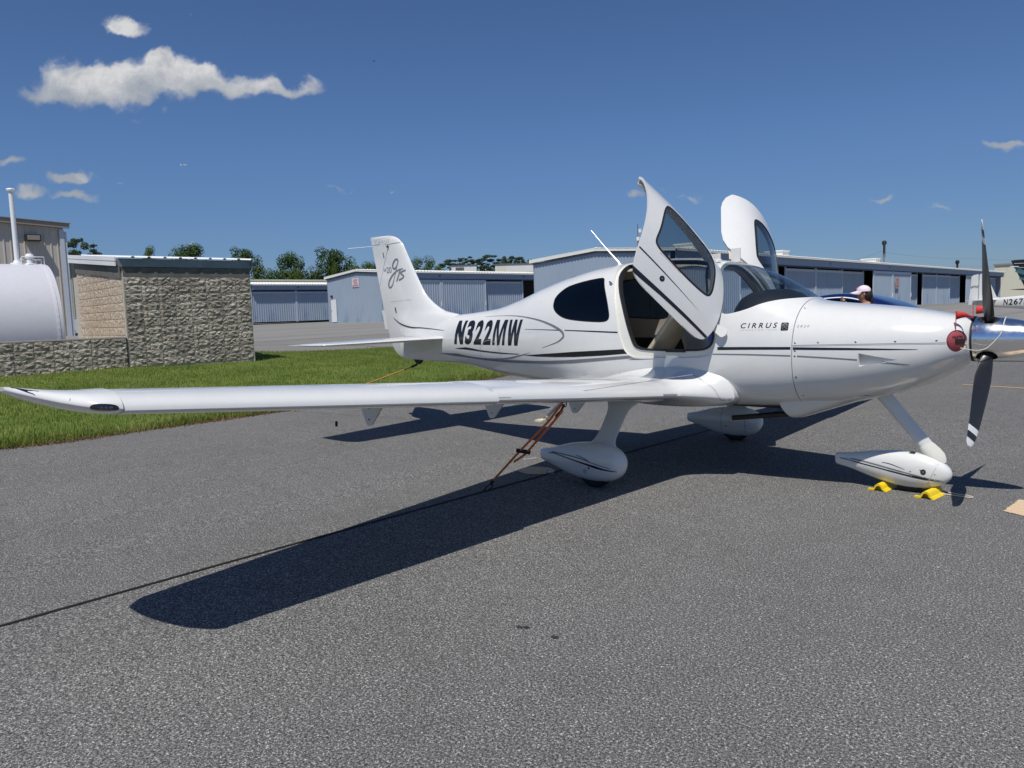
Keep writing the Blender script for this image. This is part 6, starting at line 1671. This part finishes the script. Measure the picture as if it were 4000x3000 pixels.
def tree(x, y, ztop, w, h, kind, lab, group=None):
    t_ = empty({'round': 'broadleaf_tree', 'light': 'broadleaf_tree', 'pine': 'pine_tree', 'cedar': 'cedar_tree'}[kind], (x, y, ztop - h), rng.uniform(0, 6.28), lab, 'tree', group)
    c = link('crown', rng.choice(CR[kind]), t_); c.scale = (w * 1.25, w * 1.25 * rng.uniform(.85, 1.15), h * 1.12)
    k = link('trunk', rng.choice(TRK), t_); k.scale = (w * .6, w * .6, h if h > 6 else 6)
    return t_
TG = 'trees on the skyline behind the hangars'
tree(-101.3, 27.1, 12.6, 3.8, 5.6, 'pine', 'dark pine with a ragged crown, right beside the tan metal building')
tree(-103.5, 28.6, 10.2, 3.6, 6, 'pine', 'smaller pine just right of the ragged pine by the tan building')
tree(-88.7, 24.8, 10.3, 3.4, 4.2, 'cedar', 'spreading cedar top over the white fascia of the block building')
tree(-151.5, 56.4, 16.4, 3.6, 6, 'light', 'small light-green treetop poking above the block building roof')
tree(-145.8, 61.7, 16.3, 8.3, 7, 'round', 'wide round dark tree above the middle of the block building roof')
tree(-128.7, 63.7, 14.8, 6.0, 8, 'round', 'dense dark tree at the right end of the block building roof')
tree(-126, 66.0, 11.2, 5.8, 7, 'round', 'lower dark tree right of the block building corner')
tree(-122.5, 68.9, 10.4, 6.5, 6, 'round', 'low bushy tree in the dip left of the tallest trees')
tree(-130.6, 75.4, 13.9, 7.2, 8, 'round', 'mid-green broad tree left of the tallest tree')
tree(-126.5, 73, 10.8, 5, 6, 'light', 'yellow-green tree in front of the broad mid-green tree')
tree(-125.3, 80.5, 15.1, 8.4, 10, 'round', 'tallest rounded dark tree left of the tail fin')
tree(-121.5, 79.0, 11.6, 3.0, 6, 'light', 'narrow brighter tree in front of the tallest tree')
tree(-120.8, 84.2, 11.3, 6.4, 5, 'light', 'light yellow-green spreading tree just left of the fin')
tree(-135.9, 97.9, 13.4, 5.2, 6, 'round', 'small domed tree next to the left edge of the fin')
tree(-140, 104, 13.2, 5.5, 6, 'round', 'distant treetop hidden mostly by the fin')
tree(-127.0, 106.2, 14.0, 6.8, 7, 'round', 'full green tree right of the fin above the hangar roof')
tree(-125.0, 109.0, 12.0, 3.8, 5, 'light', 'low pale tree right of the full tree by the fin')
for x, y, z, w, lab in ((-152.4, 137.8, 16.4, 6.6, 'leftmost pine of the ridge row, low and spreading'), (-149.0, 141.0, 17.0, 6.6, 'second pine of the ridge row from the left'), (-146.6, 142.8, 16.2, 4.0, 'short pine filling the gap in the ridge row'),
    (-144.6, 145.1, 17.3, 7.2, 'broadest pine of the ridge row, in the middle'), (-141.4, 148.0, 16.9, 5.0, 'dark round pine right of the broadest one'), (-139.6, 149.7, 16.8, 3.2, 'tall thin pine with sky showing through'),
    (-138.0, 151.1, 16.5, 3.8, 'open pine second from the right of the row'), (-135.7, 153.2, 15.7, 3.0, 'small separate pine at the right end of the ridge row')):
    tree(x, y, z, w, 6.0, 'pine', lab, 'pines on the ridge')
fr = MB()   # continuous wood behind, only its top shows between the trees
wood = []
for i in range(46):
    a = i / 45; x = -165 + 30 * a; y = 42 + 72 * a
    wood.append((x + rng.uniform(-3, 3), y + rng.uniform(-3, 3), rng.uniform(11.3, 13.0) + 1.2 * math.sin(i * .8)))
for i in range(26):
    a = i / 25; wood.append((-166 + 27 * a + rng.uniform(-2, 2), 131 + 26 * a, 15.4 + rng.uniform(-.8, .6)))
for i in range(44):
    a = i / 43; wood.append((-162 + 27 * a + rng.uniform(-2, 2), 134 + 26 * a, 14.0 + rng.uniform(-1.2, 1.0)))
V = []; F = []
src = CR['round'][0]; sv = np.array([v.co[:] for v in src.vertices])[:4 * 1500]
for (x, y, zt) in wood:
    n0 = len(V); a = rng.uniform(0, 6.28); c_, s_ = math.cos(a), math.sin(a)
    q = sv.copy(); X = (q[:, 0] * c_ - q[:, 1] * s_) * 8 + x; Y = (q[:, 0] * s_ + q[:, 1] * c_) * 8 + y; Zz = q[:, 2] * 7.5 + zt - 7.5
    V += list(map(tuple, np.stack([X, Y, Zz], 1))); F += [(n0 + 4*k, n0 + 4*k+1, n0 + 4*k+2, n0 + 4*k+3) for k in range(len(sv) // 4)]
o = mesh('distant_wood', V, F, 'leaf_green'); tag(o, 'continuous dark green wood filling in behind the left hangars', 'wood', kind='stuff')
V = []; F = []
for i in range(40):
    x = -92 + 150 * i / 39; y = 470 - .2 * x; zt = 9.0 + 4.0 * math.exp(-((x + 66) / 16) ** 2) + rng.uniform(-1, 1)
    n0 = len(V); q = sv.copy(); V += list(map(tuple, np.stack([q[:, 0] * 22 + x, q[:, 1] * 20 + y, q[:, 2] * 12 + zt - 11], 1))); F += [(n0 + 4*k, n0 + 4*k+1, n0 + 4*k+2, n0 + 4*k+3) for k in range(len(sv) // 4)]
o = mesh('far_wood', V, F, 'leaf_pine'); tag(o, 'far wooded hill at the right edge beyond the hangars', 'wood', kind='stuff')

# ================================================================== POLES AND WIRES
grainy('pole_wood', (.21, .185, .16), .8, .15, 3)
def pole(loc, ztop, lab, lean=(0, 0), lamp=True):
    p = empty('light_pole', loc, 0, lab, 'light pole')
    h = ztop - loc[2]; mb = MB(); mb.tube([(0, 0, -.5), (lean[0] * .6, lean[1] * .6, h * .6), (lean[0], lean[1], h)], [.17, .14, .12], 8); mb.build('pole_shaft', 'pole_wood', p, True)
    if lamp:
        mb = MB(); mb.lathe((lean[0], lean[1], h + .05), [(.12, -.2), (.30, 0), (.34, .25), (.25, .5), (.05, .55)], 'z', 12); mb.tube([(lean[0], lean[1], h - 1.8), (lean[0], lean[1], h - .1)], .17, 8); mb.build('lamp_head', 'lamp_black', p, True)
    return p, h
pole((-31.6, 112.2, 1.4), 9.6, 'left light pole rising behind the long hangar roof', (-.05, .25))
pole((-28.7, 141.8, 1.5), 7.4, 'right light pole behind the far end of the long hangar', (.0, .3))
cp, h_ = pole((-49.4, 74.9, 1.6), 10.6, 'slim mast with small white antenna boxes, just left of the raised near door', (0, 0), False)
mb = MB(); mb.tube([(0, 0, 8.9), (0, 0, 10.4)], .05, 6); mb.build('mast_tip', 'vent_grey', cp)
mb = MB(); mb.box((.22, .22, 9.6), (.3, .3, .42)); mb.box((.05, .05, 8.6), (.34, .34, .45)); mb.build('antenna_box', 'roof_white', cp)
pw = empty('power_line', (-31.9, 111.6, 8.5), 0, 'thin sagging overhead wires running past the two light poles', 'wire')
def wire(a, b_, sag):
    a, b_ = Vector(a), Vector(b_); return [a.lerp(b_, t_) - Vector((0, 0, sag * 4 * t_ * (1 - t_))) - Vector(pw.location) for t_ in np.linspace(0, 1, 14)]
mb = MB()
for a, b_, s_ in (((-29.3, 86.2, 6.2), (-31.9, 111.6, 8.6), .3), ((-31.9, 111.6, 8.6), (-27.9, 149.5, 8.4), .35), ((-27.9, 149.5, 8.4), (-20, 200, 9.9), .5), ((-40, 60, 4.5), (-29.3, 86.2, 6.2), .2), ((-28.7, 142, 7.0), (-18, 200, 8.0), .4), ((-31.6, 125, 6.5), (-28.7, 142, 7.0), .2)):
    mb.tube(wire(a, b_, s_), .014, 4)
mb.build('wire_strand', 'vent_grey', pw)

# ================================================================== OTHER AIRCRAFT
ac2 = empty('parked_aircraft', (-1.8, 31.1, gz(-1.8, 31.1)), 0, 'white parked aircraft lettered N267 behind the propeller, cut by the right edge', 'airplane')
z2 = ac2.location.z
def loc2(x, y, z): return (x + 1.8, y - 31.1, z - z2)
rows = []
for x, zb, zt, w in ((-3.45, 1.21, 1.50, .06), (-2.8, 1.13, 1.51, .12), (-2.3, 1.07, 1.555, .20), (-1.8, 1.01, 1.60, .28), (-1.2, .94, 1.68, .38), (-.6, .88, 1.85, .48), (.2, .84, 2.15, .56), (1.2, .82, 2.22, .58), (2.0, .84, 2.0, .56), (2.6, .88, 1.72, .52), (3.6, .95, 1.66, .46), (4.2, 1.05, 1.55, .35), (4.35, 1.15, 1.45, .2)):
    zc = (zb + zt) / 2; rows.append([loc2(x, 31.1 + w * math.copysign(abs(math.cos(a)) ** .6, math.cos(a)), zc + (zt - zb) / 2 * math.copysign(abs(math.sin(a)) ** .7, math.sin(a))) for a in np.linspace(0, 2 * math.pi, 28, endpoint=False)])
wing_obj('fuselage', rows, ac2, 'white_paint')
def slab(name, poly, y, th, parent, mat, locf):
    mb = MB(); n = len(poly); c = (sum(p[0] for p in poly) / n, sum(p[1] for p in poly) / n)
    v = [locf(a, y - th, b) for a, b in offset_poly(poly, -.02)] + [locf(a, y, b) for a, b in poly] + [locf(a, y + th, b) for a, b in offset_poly(poly, -.02)]
    mb.v = v; mb.f = [tuple(range(n))[::-1], tuple(range(2 * n, 3 * n))] + [(i, (i + 1) % n, n + (i + 1) % n, n + i) for i in range(n)] + [(n + i, n + (i + 1) % n, 2 * n + (i + 1) % n, 2 * n + i) for i in range(n)]
    o = mb.build(name, mat, parent); flipped(o); return o
slab('fin', [(-3.44, 1.22), (-3.44, 2.50), (-3.40, 2.56), (-3.25, 2.58), (-3.18, 2.52), (-2.78, 1.56), (-2.6, 1.50), (-3.0, 1.2)], 31.1, .055, ac2, 'white_paint', loc2)
slab('rudder', [(-3.46, 1.21), (-3.84, 1.24), (-3.76, 2.10), (-3.74, 2.46), (-3.66, 2.52), (-3.46, 2.56)], 31.1, .045, ac2, 'white_paint', loc2)
for sg in (-1, 1):
    mb = MB(); v = []
    for y_, x0, x1, th in ((.06, -3.64, -2.75, .05), (1.6, -3.60, -3.05, .03)):
        v += [loc2(x0, 31.1 + sg * y_, 1.45), loc2((x0 + x1) / 2, 31.1 + sg * y_, 1.45 + th), loc2(x1, 31.1 + sg * y_, 1.44), loc2((x0 + x1) / 2, 31.1 + sg * y_, 1.45 - th)]
    mb.add(v, [(0, 1, 5, 4), (1, 2, 6, 5), (2, 3, 7, 6), (3, 0, 4, 7), (0, 3, 2, 1), (4, 5, 6, 7)]); o = mb.build('tailplane', 'white_paint', ac2); flipped(o)
    rows = []
    for y_, xl, xt, th, z_ in ((.3, 1.9, .3, .20, .95), (2.5, 1.85, .3, .17, 1.15), (4.9, 1.7, .5, .10, 1.36)):
        rows.append([loc2(x, 31.1 + sg * y_, z_ + zz) for x, zz in foil_sec(xl, xt, th)])
    wing_obj('wing', rows, ac2)
    mb = MB(); mb.tube([loc2(.9, 31.1 + sg * 1.5, 1.0), loc2(.9, 31.1 + sg * 1.5, .35)], .04, 8); mb.build('gear_leg', 'white_paint', ac2)
    mb = MB(); mb.lathe(loc2(.9, 31.1 + sg * 1.5, z2 + .2), [(.08, -.07), (.2, -.06), (.2, .06), (.08, .07)], 'y', 20); mb.build('wheel', 'tyre_rubber', ac2)
mb = MB(); mb.tube([loc2(3.6, 31.1, 1.0), loc2(3.7, 31.1, .35)], .04, 8); mb.build('gear_leg', 'white_paint', ac2)
mb = MB(); mb.lathe(loc2(3.7, 31.1, z2 + .18), [(.07, -.06), (.18, -.05), (.18, .05), (.07, .06)], 'y', 20); mb.build('wheel', 'tyre_rubber', ac2)
mb = MB(); mb.lathe(loc2(4.35, 31.1, 1.30), [(.16, 0), (.12, .2), (.01, .38)], 'x', 20); mb.build('spinner', 'white_paint', ac2)
mb = MB(); mb.box(loc2(4.45, 31.1, 1.30), (.05, .14, 1.85)); mb.build('propeller', 'prop_black', ac2)
o = mesh('canopy', [loc2(*p) for p in ((.0, 30.53, 1.72), (1.9, 30.53, 1.68), (1.5, 30.56, 2.1), (.3, 30.56, 2.1))], [(0, 1, 2, 3)], 'car_glass', ac2)
fo = [q for q in bpy.data.objects if q.parent == ac2 and q.name.startswith('fuselage')][0]
T2 = bvh(fo)
for i, ch in enumerate('N267PS'):
    v, f = text_flat(ch, .0, .02); x0 = -2.50 + i * .185
    bm = flat_bm([(x0 + 1.8 + a * .15 + b * .02, 1.205 - z2 + b * .245 + .004 * i) for a, b in v], f, .06)
    for q in bm.verts:
        hh = T2.ray_cast(Vector((q.co.x, -3, q.co.y)), Vector((0, 1, 0))); q.co = (hh[0] + Vector((0, -.004, 0))) if hh[0] is not None else Vector((q.co.x, -.3, q.co.y))
    me = bpy.data.meshes.new('registration_letter'); bm.to_mesh(me); bm.free(); me.materials.append(MATS['black_stripe']); link('registration_letter', me, ac2)
fl_ = [(bez([(-3.74, 2.0), (-3.62, 2.06), (-3.52, 2.04), (-3.42, 2.09)], 5), .018), (bez([(-3.72, 1.96), (-3.62, 2.02), (-3.50, 1.99), (-3.42, 2.03)], 5), .015), (bez([(-3.22, 2.05), (-3.12, 2.0), (-3.0, 2.03)], 5), .016)]
vs_, fs_ = [], []
for pts, w in fl_:
    L, Q = strip(pts, w); n = len(vs_); m_ = len(L); vs_ += [loc2(q.x, 31.1 - .06, q.y) for q in L] + [loc2(q.x, 31.1 - .06, q.y) for q in Q]; fs_ += [(n + i, n + i + 1, n + m_ + i + 1, n + m_ + i) for i in range(m_ - 1)]
mesh('flame_mark', vs_, fs_, 'black_stripe', ac2)
mb = MB(); mb.tube([loc2(-3.48, 31.1, 1.22), loc2(-3.48, 31.1, .1)], .012, 6)
# dark tail
grainy('dark_paint', (.016, .018, .022), .25, .2, 6)
grainy('teal_stripe', (.06, .16, .19), .3, .1, 6)
ac3 = empty('dark_aircraft', (.5, 26.7, gz(.5, 26.7)), 0, 'dark aircraft tail with teal stripes, cut by the right edge', 'airplane')
z3_ = ac3.location.z
def loc3(x, y, z): return (x - .5, y - 26.7, z - z3_)
slab('fin', [(-1.57, 2.88), (-1.42, 2.90), (-.55, 2.90), (-.30, 2.2), (.1, 1.70), (-.95, 1.55), (-1.12, 1.9)], 26.7, .05, ac3, 'dark_paint', loc3)
for (a, b_, w) in (((-1.40, 2.50), (-.7, 2.28), .10), ((-1.28, 2.22), (-.5, 2.10), .08), ((-1.45, 2.63), (-.9, 2.42), .05)):
    L, Q = strip([a, ((a[0] + b_[0]) / 2, (a[1] + b_[1]) / 2 - .04), b_], w); mesh('stripe', [loc3(q.x, 26.7 - .056, q.y) for q in L + Q], [(0, 1, 4, 3), (1, 2, 5, 4)], 'teal_stripe', ac3)
mb = MB()
for zz in (2.76, 2.60): mb.tube([loc3(-1.45, 26.64, zz), loc3(-1.15, 26.63, zz + .0)], .008, 6)
mb.build('hinge_line', 'white_paint', ac3)
mb = MB(); mb.tube([loc3(-1.57, 26.62, 2.66), loc3(-1.30, 26.62, 2.64)], .016, 6); mb.build('tail_light', 'white_metal', ac3)
rows = []
for x, zb, zt, w in ((-1.0, 1.50, 1.66, .04), (-.4, 1.35, 1.70, .12), (.6, 1.1, 1.75, .25), (2.0, .9, 1.95, .45), (3.2, .85, 2.3, .6), (4.5, .85, 2.3, .6), (5.5, .9, 1.8, .55), (6.8, 1.0, 1.6, .4), (7.2, 1.1, 1.5, .2)):
    zc = (zb + zt) / 2; rows.append([loc3(x, 26.7 + w * math.cos(a), zc + (zt - zb) / 2 * math.sin(a)) for a in np.linspace(0, 2 * math.pi, 20, endpoint=False)])
wing_obj('fuselage', rows, ac3, 'dark_paint')
for sg in (-1, 1):
    rows = [[loc3(x, 26.7 + sg * y_, 1.80 + zz) for x, zz in foil_sec(xl, xt, th)] for y_, xl, xt, th in ((.02, -.4, -1.25, .09), (1.5, -.75, -1.32, .05))]
    wing_obj('tailplane', rows, ac3, 'dark_paint')
    rows = [[loc3(x, 26.7 + sg * y_, z_ + zz) for x, zz in foil_sec(xl, xt, th)] for y_, xl, xt, th, z_ in ((.3, 4.6, 3.2, .2, .95), (4.9, 4.3, 3.4, .1, 1.3))]
    wing_obj('wing', rows, ac3, 'dark_paint')
    mb = MB(); mb.tube([loc3(3.8, 26.7 + sg * 1.4, 1.0), loc3(3.8, 26.7 + sg * 1.5, z3_ + .2)], .04, 8); mb.build('gear_leg', 'dark_paint', ac3)
    mb = MB(); mb.lathe(loc3(3.8, 26.7 + sg * 1.5, z3_ + .2), [(.08, -.07), (.2, -.06), (.2, .06), (.08, .07)], 'y', 20); mb.build('wheel', 'tyre_rubber', ac3)
# distant airliner and bird in the sky
jt = empty('distant_jet', (-903, 409, 187.7), R(35), 'tiny white airliner low in the sky left of centre', 'airplane')
mb = MB(); mb.lathe((0, 0, 0), [(.05, -4), (.3, -3.4), (.42, -2.4), (.42, 2.5), (.25, 3.6), (.03, 4)], 'x', 10); mb.build('jet_body', 'far_white', jt, True)
mb = MB(); mb.prism([(1, 0), (-1.6, 4.2), (-2.2, 4.2), (-.8, 0), (-2.2, -4.2), (-1.6, -4.2)], (0, 0, -.1), (1, 0, 0), (0, 1, 0), (0, 0, .12)); mb.build('jet_wing', 'far_white', jt)
mb = MB(); mb.prism([(-2.6, .3), (-3.9, 1.7), (-4.3, 1.7), (-3.9, .3)], (0, -.05, 0), (1, 0, 0), (0, 0, 1), (0, .1, 0)); mb.build('jet_fin', 'far_white', jt)
bd = empty('bird', (-45.67, 31.97, 21.69), R(40), 'tiny dark bird high in the sky above the tail', 'bird')
mb = MB(); mb.tube([(-.10, 0, 0), (0, 0, .01), (.10, 0, 0)], [.01, .035, .012], 8); mb.add([(0, 0, .01), (.05, .20, .06), (-.04, .18, .05), (0, 0, .01), (.05, -.20, .06), (-.04, -.18, .05)], [(0, 1, 2), (3, 5, 4)]); mb.build('bird_body', 'lamp_black', bd)

# ================================================================== CAR
m, t, b = principled('blue_paint', (.004, .012, .085), .22, metal=.25, coat=1.0)
car = empty('parked_car', (-2.1, 9.35, gz(-2.1, 9.35)), 0, 'dark blue car with a sloping roofline behind the nose of the white aircraft', 'car')
prof_ = [(-2.25, .55, .80), (-2.20, .30, .92), (-1.9, .24, .98), (-1.3, .22, 1.06), (-.9, .22, 1.20), (-.30, .22, 1.52), (.05, .22, 1.65), (.4, .22, 1.70), (.75, .22, 1.71), (1.1, .22, 1.665), (1.5, .22, 1.54), (1.8, .22, 1.42), (2.05, .26, 1.20), (2.15, .36, .95)]
rows = []
for x, zb, zt in prof_:
    ww = .92 * (1 - .06 * (abs(x) / 2.3) ** 4); sh = min(zt, 1.0)
    ring_p = [(ww * .88, zb), (ww * .98, zb + .12), (ww, .6), (ww * .99, .78), (ww * .95, min(.95, sh))]
    if zt > 1.0:
        k = (zt - 1.0); ring_p += [(ww * .95 - .10 * k, 1.0 + k * .3), (ww * .95 - .28 * k, 1.0 + k * .8), (ww * .95 - .40 * k - .04, zt - .03), (ww * .5, zt)]
    else: ring_p += [(ww * .93, sh), (ww * .9, zt), (ww * .85, zt), (ww * .5, zt)]
    rows.append([(x, -a, z) for a, z in ring_p] + [(x, a, z) for a, z in reversed(ring_p)])
mb = MB(); mb.grid(rows, closed=True); n = len(rows[0]); mb.f.append(tuple(range(n))); mb.f.append(tuple((len(rows) - 1) * n + k for k in range(n))[::-1])
body = mb.build('car_body', 'blue_paint'); flipped(body); md = body.modifiers.new('s', 'SUBSURF'); md.levels = 2; apply_mods(body); smooth_ang(body, 50); body.parent = car
Tc = bvh(body)
for sd in (-1, 1):
    poly_decal('side_window', [chaikin([(-.85, 1.08), (-.35, 1.38), (.05, 1.535), (.45, 1.59), (.85, 1.585), (1.25, 1.48), (1.55, 1.32), (1.5, 1.12), (.0, 1.06)], 2)], 'car_glass', Tc, body, side=sd, off=.004, start=3)
    poly_decal('window_pillar', [[(.18, 1.07), (.25, 1.07), (.28, 1.56), (.23, 1.56)]], 'rubber', Tc, body, side=sd, off=.006, start=3)
    strip_decal('window_trim', [(bez([(-.85, 1.10), (-.35, 1.40), (.05, 1.555), (.45, 1.607), (.85, 1.602), (1.25, 1.495), (1.55, 1.33)], 5), .016)], 'white_metal', Tc, body, side=sd, off=.007, start=3)
    poly_decal('headlight', [[(-2.28, .74), (-2.05, .80), (-1.95, .88), (-2.22, .86)]], 'lens_glass', Tc, body, side=sd, off=.005, start=3)
    for xx in (-1.42, 1.42):
        mb = MB(); mb.lathe((xx, sd * .86, .34), [(.20, -.10), (.31, -.10), (.345, -.07), (.345, .07), (.31, .10), (.20, .10)], 'y', 28); w_ = mb.build('wheel', 'tyre_rubber', car, True, 40)
        mb = MB(); mb.lathe((xx, sd * .90, .34), [(.22, -.06), (.21, .03), (.06, .05), (.02, .05)] if sd > 0 else [(.02, -.05), (.06, -.05), (.21, -.03), (.22, .06)], 'y', 24); mb.build('rim', 'steel', w_, True, 40)

# ================================================================== PERSON
m, t, b = grainy('skin', (.42, .22, .14), .5, .06, 12)
grainy('cap_pink', (.74, .62, .67), .8, .06, 20)
grainy('cap_mark', (.55, .10, .16), .7, .1, 20)
grainy('hair_dark', (.02, .014, .012), .7, .3, 60)
grainy('vest_white', (.66, .67, .70), .85, .08, 20, bump=.3)
grainy('scarf_blue', (.03, .28, .62), .8, .12, 20)
grainy('trousers', (.05, .06, .09), .9, .15, 20)
grainy('shoe', (.5, .5, .5), .6, .1, 20)
px0, py0 = -.30, 6.80
pg = gz(px0, py0)
pe = empty('person', (px0, py0, pg), 0, 'person in a pale pink cap and white top, raising a phone behind the nose', 'person')
# facing: towards -x and slightly to the viewer
face = Vector((-.93, -.37, 0)).normalized(); left = Vector((-face.y, face.x, 0))
def L3(f, s, z): p = face * f + left * s; return (p.x, p.y, z)
def skin_mesh(name, verts, edges, radii, mat, parent, sub=2, root=0):
    me = bpy.data.meshes.new(name); me.from_pydata(verts, edges, []); o = link(name, me)
    md = o.modifiers.new('k', 'SKIN'); md.use_smooth_shade = True
    for i, r_ in enumerate(radii):
        sv = me.skin_vertices[0].data[i]; sv.radius = (r_, r_) if not isinstance(r_, tuple) else r_; sv.use_root = (i == root)
    s2 = o.modifiers.new('s', 'SUBSURF'); s2.levels = sub; s2.render_levels = sub
    apply_mods(o); o.data.materials.clear(); o.data.materials.append(MATS[mat]); o.data.shade_smooth(); o.parent = parent; return o
Hs = 1.60
vb = [L3(0, 0, .90), L3(.01, 0, 1.02), L3(.0, 0, 1.16), L3(-.01, 0, 1.35), L3(.01, 0, 1.41), L3(.03, 0, 1.44), L3(.05, 0, 1.52), L3(.055, 0, 1.60),
      L3(-.01, .16, 1.37), L3(.10, .24, 1.20), L3(.27, .12, 1.36), L3(.30, .07, 1.43),
      L3(-.01, -.16, 1.37), L3(.10, -.24, 1.20), L3(.27, -.11, 1.36), L3(.30, -.05, 1.43),
      L3(0, .09, .84), L3(.02, .10, .46), L3(-.01, .10, .08), L3(0, -.09, .84), L3(.02, -.10, .46), L3(-.01, -.10, .08)]
eb = [(0,1),(1,2),(2,3),(3,4),(4,5),(5,6),(6,7),(3,8),(8,9),(9,10),(10,11),(3,12),(12,13),(13,14),(14,15),(0,16),(16,17),(17,18),(0,19),(19,20),(20,21)]
rb_ = [.13, .12, .13, .12, .06, .052, .085, .07, .058, .045, .033, .028, .058, .045, .033, .028, .085, .06, .045, .085, .06, .045]
skin_mesh('body', vb, eb, rb_, 'skin', pe)
mb = MB()
def ell(c, r, n=16, m_=10, sq=1.0):
    vs = []; fs = []
    for j in range(m_ + 1):
        ph = math.pi * j / m_
        for i in range(n):
            a = 2 * math.pi * i / n; vs.append((c[0] + r[0] * math.sin(ph) * math.cos(a), c[1] + r[1] * math.sin(ph) * math.sin(a), c[2] + r[2] * math.cos(ph)))
    for j in range(m_):
        for i in range(n): fs.append((j*n+i, j*n+(i+1) % n, (j+1)*n+(i+1) % n, (j+1)*n+i))
    return vs, fs
mb.add(*ell(L3(.045, 0, 1.545), (.088, .080, .115))); mb.add(*ell(L3(.135, 0, 1.535), (.018, .015, .022), 10, 6))
for s_ in (-1, 1): mb.add(*ell(L3(.03, s_ * .082, 1.545), (.018, .014, .032), 8, 6))
mb.build('head', 'skin', pe, True, 80)
mb = MB(); mb.add(*ell(L3(.105, .035, 1.565), (.022, .012, .018), 8, 6)); mb.add(*ell(L3(.105, -.035, 1.565), (.022, .012, .018), 8, 6)); mb.tube([L3(.112, .05, 1.568), L3(.128, 0, 1.568), L3(.112, -.05, 1.568), L3(.03, -.088, 1.565)], .009, 6); mb.build('sunglasses', 'lens_black', pe, True, 80)
mb = MB(); mb.add(*ell(L3(.122, 0, 1.49), (.012, .022, .005), 8, 5)); mb.build('mouth', 'cap_mark', pe)
mb = MB(); mb.add(*ell(L3(-.01, 0, 1.54), (.090, .086, .105))); mb.add(*ell(L3(-.075, 0, 1.46), (.035, .03, .085), 10, 6)); mb.build('hair', 'hair_dark', pe, True, 80)
# cap: dome and curved bill
rows = []
for j in range(8):
    ph = math.pi / 2 * j / 7; rows.append([tuple(Vector(L3(.032, 0, 1.585)) + Vector((.108 * math.cos(ph) * math.cos(a), .104 * math.cos(ph) * math.sin(a), .098 * math.sin(ph)))) for a in np.linspace(0, 2 * math.pi, 24, endpoint=False)])
mb = MB(); mb.grid(rows, closed=True); cap = mb.build('cap', 'cap_pink', pe, True, 80)
rows = []
for j in range(6):
    q = j / 5; rows.append([L3(.032 + .095 * math.cos(a) + q * .105 * math.cos(a) ** .7, (.098 + .0 * q) * math.sin(a) * (1 - .15 * q), 1.592 - .028 * q - .035 * abs(math.sin(a)) ** 2 * q) for a in np.linspace(-1.35, 1.35, 14)])
mb = MB(); mb.grid(rows); bl = mb.build('cap_bill', 'cap_pink', cap, True, 80); md = bl.modifiers.new('s', 'SOLIDIFY'); md.thickness = .006; apply_mods(bl)
mb = MB(); mb.add(*ell(L3(.125, -.04, 1.635), (.02, .02, .010), 10, 6)); mb.build('cap_emblem', 'cap_mark', cap)
# top, strap, trousers, shoes
vv = [L3(0, 0, .86), L3(.01, 0, 1.02), L3(.0, 0, 1.16), L3(-.01, 0, 1.345), L3(-.0, .11, 1.385), L3(-.0, -.11, 1.385)]
skin_mesh('top', vv, [(0,1),(1,2),(2,3),(3,4),(3,5)], [.15, .135, .145, .132, .06, .06], 'vest_white', pe)
mb = MB(); mb.tube([L3(.02, -.10, 1.395), L3(.135, -.055, 1.30), L3(.165, .02, 1.17), L3(.16, .10, 1.03)], [.022, .026, .028, .026], 8); mb.build('strap', 'scarf_blue', pe, True)
vv = [L3(0, 0, .90), L3(0, .09, .82), L3(.02, .10, .46), L3(-.01, .10, .12), L3(0, -.09, .82), L3(.02, -.10, .46), L3(-.01, -.10, .12)]
skin_mesh('trousers', vv, [(0,1),(1,2),(2,3),(0,4),(4,5),(5,6)], [.15, .105, .075, .062, .105, .075, .062], 'trousers', pe)
for s_ in (-1, 1):
    mb = MB(); mb.add(*ell(L3(.05, s_ * .10, .045), (.13 * abs(face.x) + .05, .06, .045), 14, 8)); mb.build('shoe', 'shoe', pe, True, 80)
# hands: palm, fingers, thumb round the phone
def hand(side, c, parent):
    P_ = lambda f, s, z: tuple(Vector(c) + Vector(L3(f, s, z)))
    vs = [P_(0, 0, 0), P_(.025, -side * .01, .03), P_(.035, -side * .02, .055)]; es = [(0, 1), (1, 2)]; rs = [(.026, .020), (.034, .016), (.034, .014)]
    for k in range(4):
        b0 = len(vs); off = (k - 1.5) * .019; ln = (.030, .036, .034, .026)[k]
        vs += [P_(.042, -side * .022, .058 + off), P_(.060, -side * (.022 + ln * .8), .060 + off), P_(.052, -side * (.022 + ln * 1.5), .060 + off)]
        es += [(2, b0), (b0, b0 + 1), (b0 + 1, b0 + 2)]; rs += [.0095, .009, .008]
    b0 = len(vs); vs += [P_(.012, -side * .022, .028), P_(.008, -side * .045, .042), P_(.008, -side * .062, .050)]; es += [(0, b0), (b0, b0 + 1), (b0 + 1, b0 + 2)]; rs += [.012, .010, .009]
    skin_mesh('hand', vs, es, rs, 'skin', parent, 1)
pe.scale = (1.085, 1.085, 1.085)
hand(1, L3(.30, .075, 1.425), pe); hand(-1, L3(.30, -.055, 1.425), pe)
ph_ = empty('smartphone', (px0 + L3(.363, .012, 0)[0], py0 + L3(.363, .012, 0)[1], pg + 1.60), math.atan2(face.y, face.x), 'black smartphone held sideways in both hands by the person', 'phone')
mb = MB(); mb.box((0, 0, 0), (.010, .165, .078)); o = mb.build('phone_body', 'lens_black', ph_); bevel(o, .004)
mb = MB(); mb.lathe((.006, .06, .02), [(.008, 0), (.008, .002)], 'x', 12); mb.build('camera_lens', 'lens_glass', ph_)
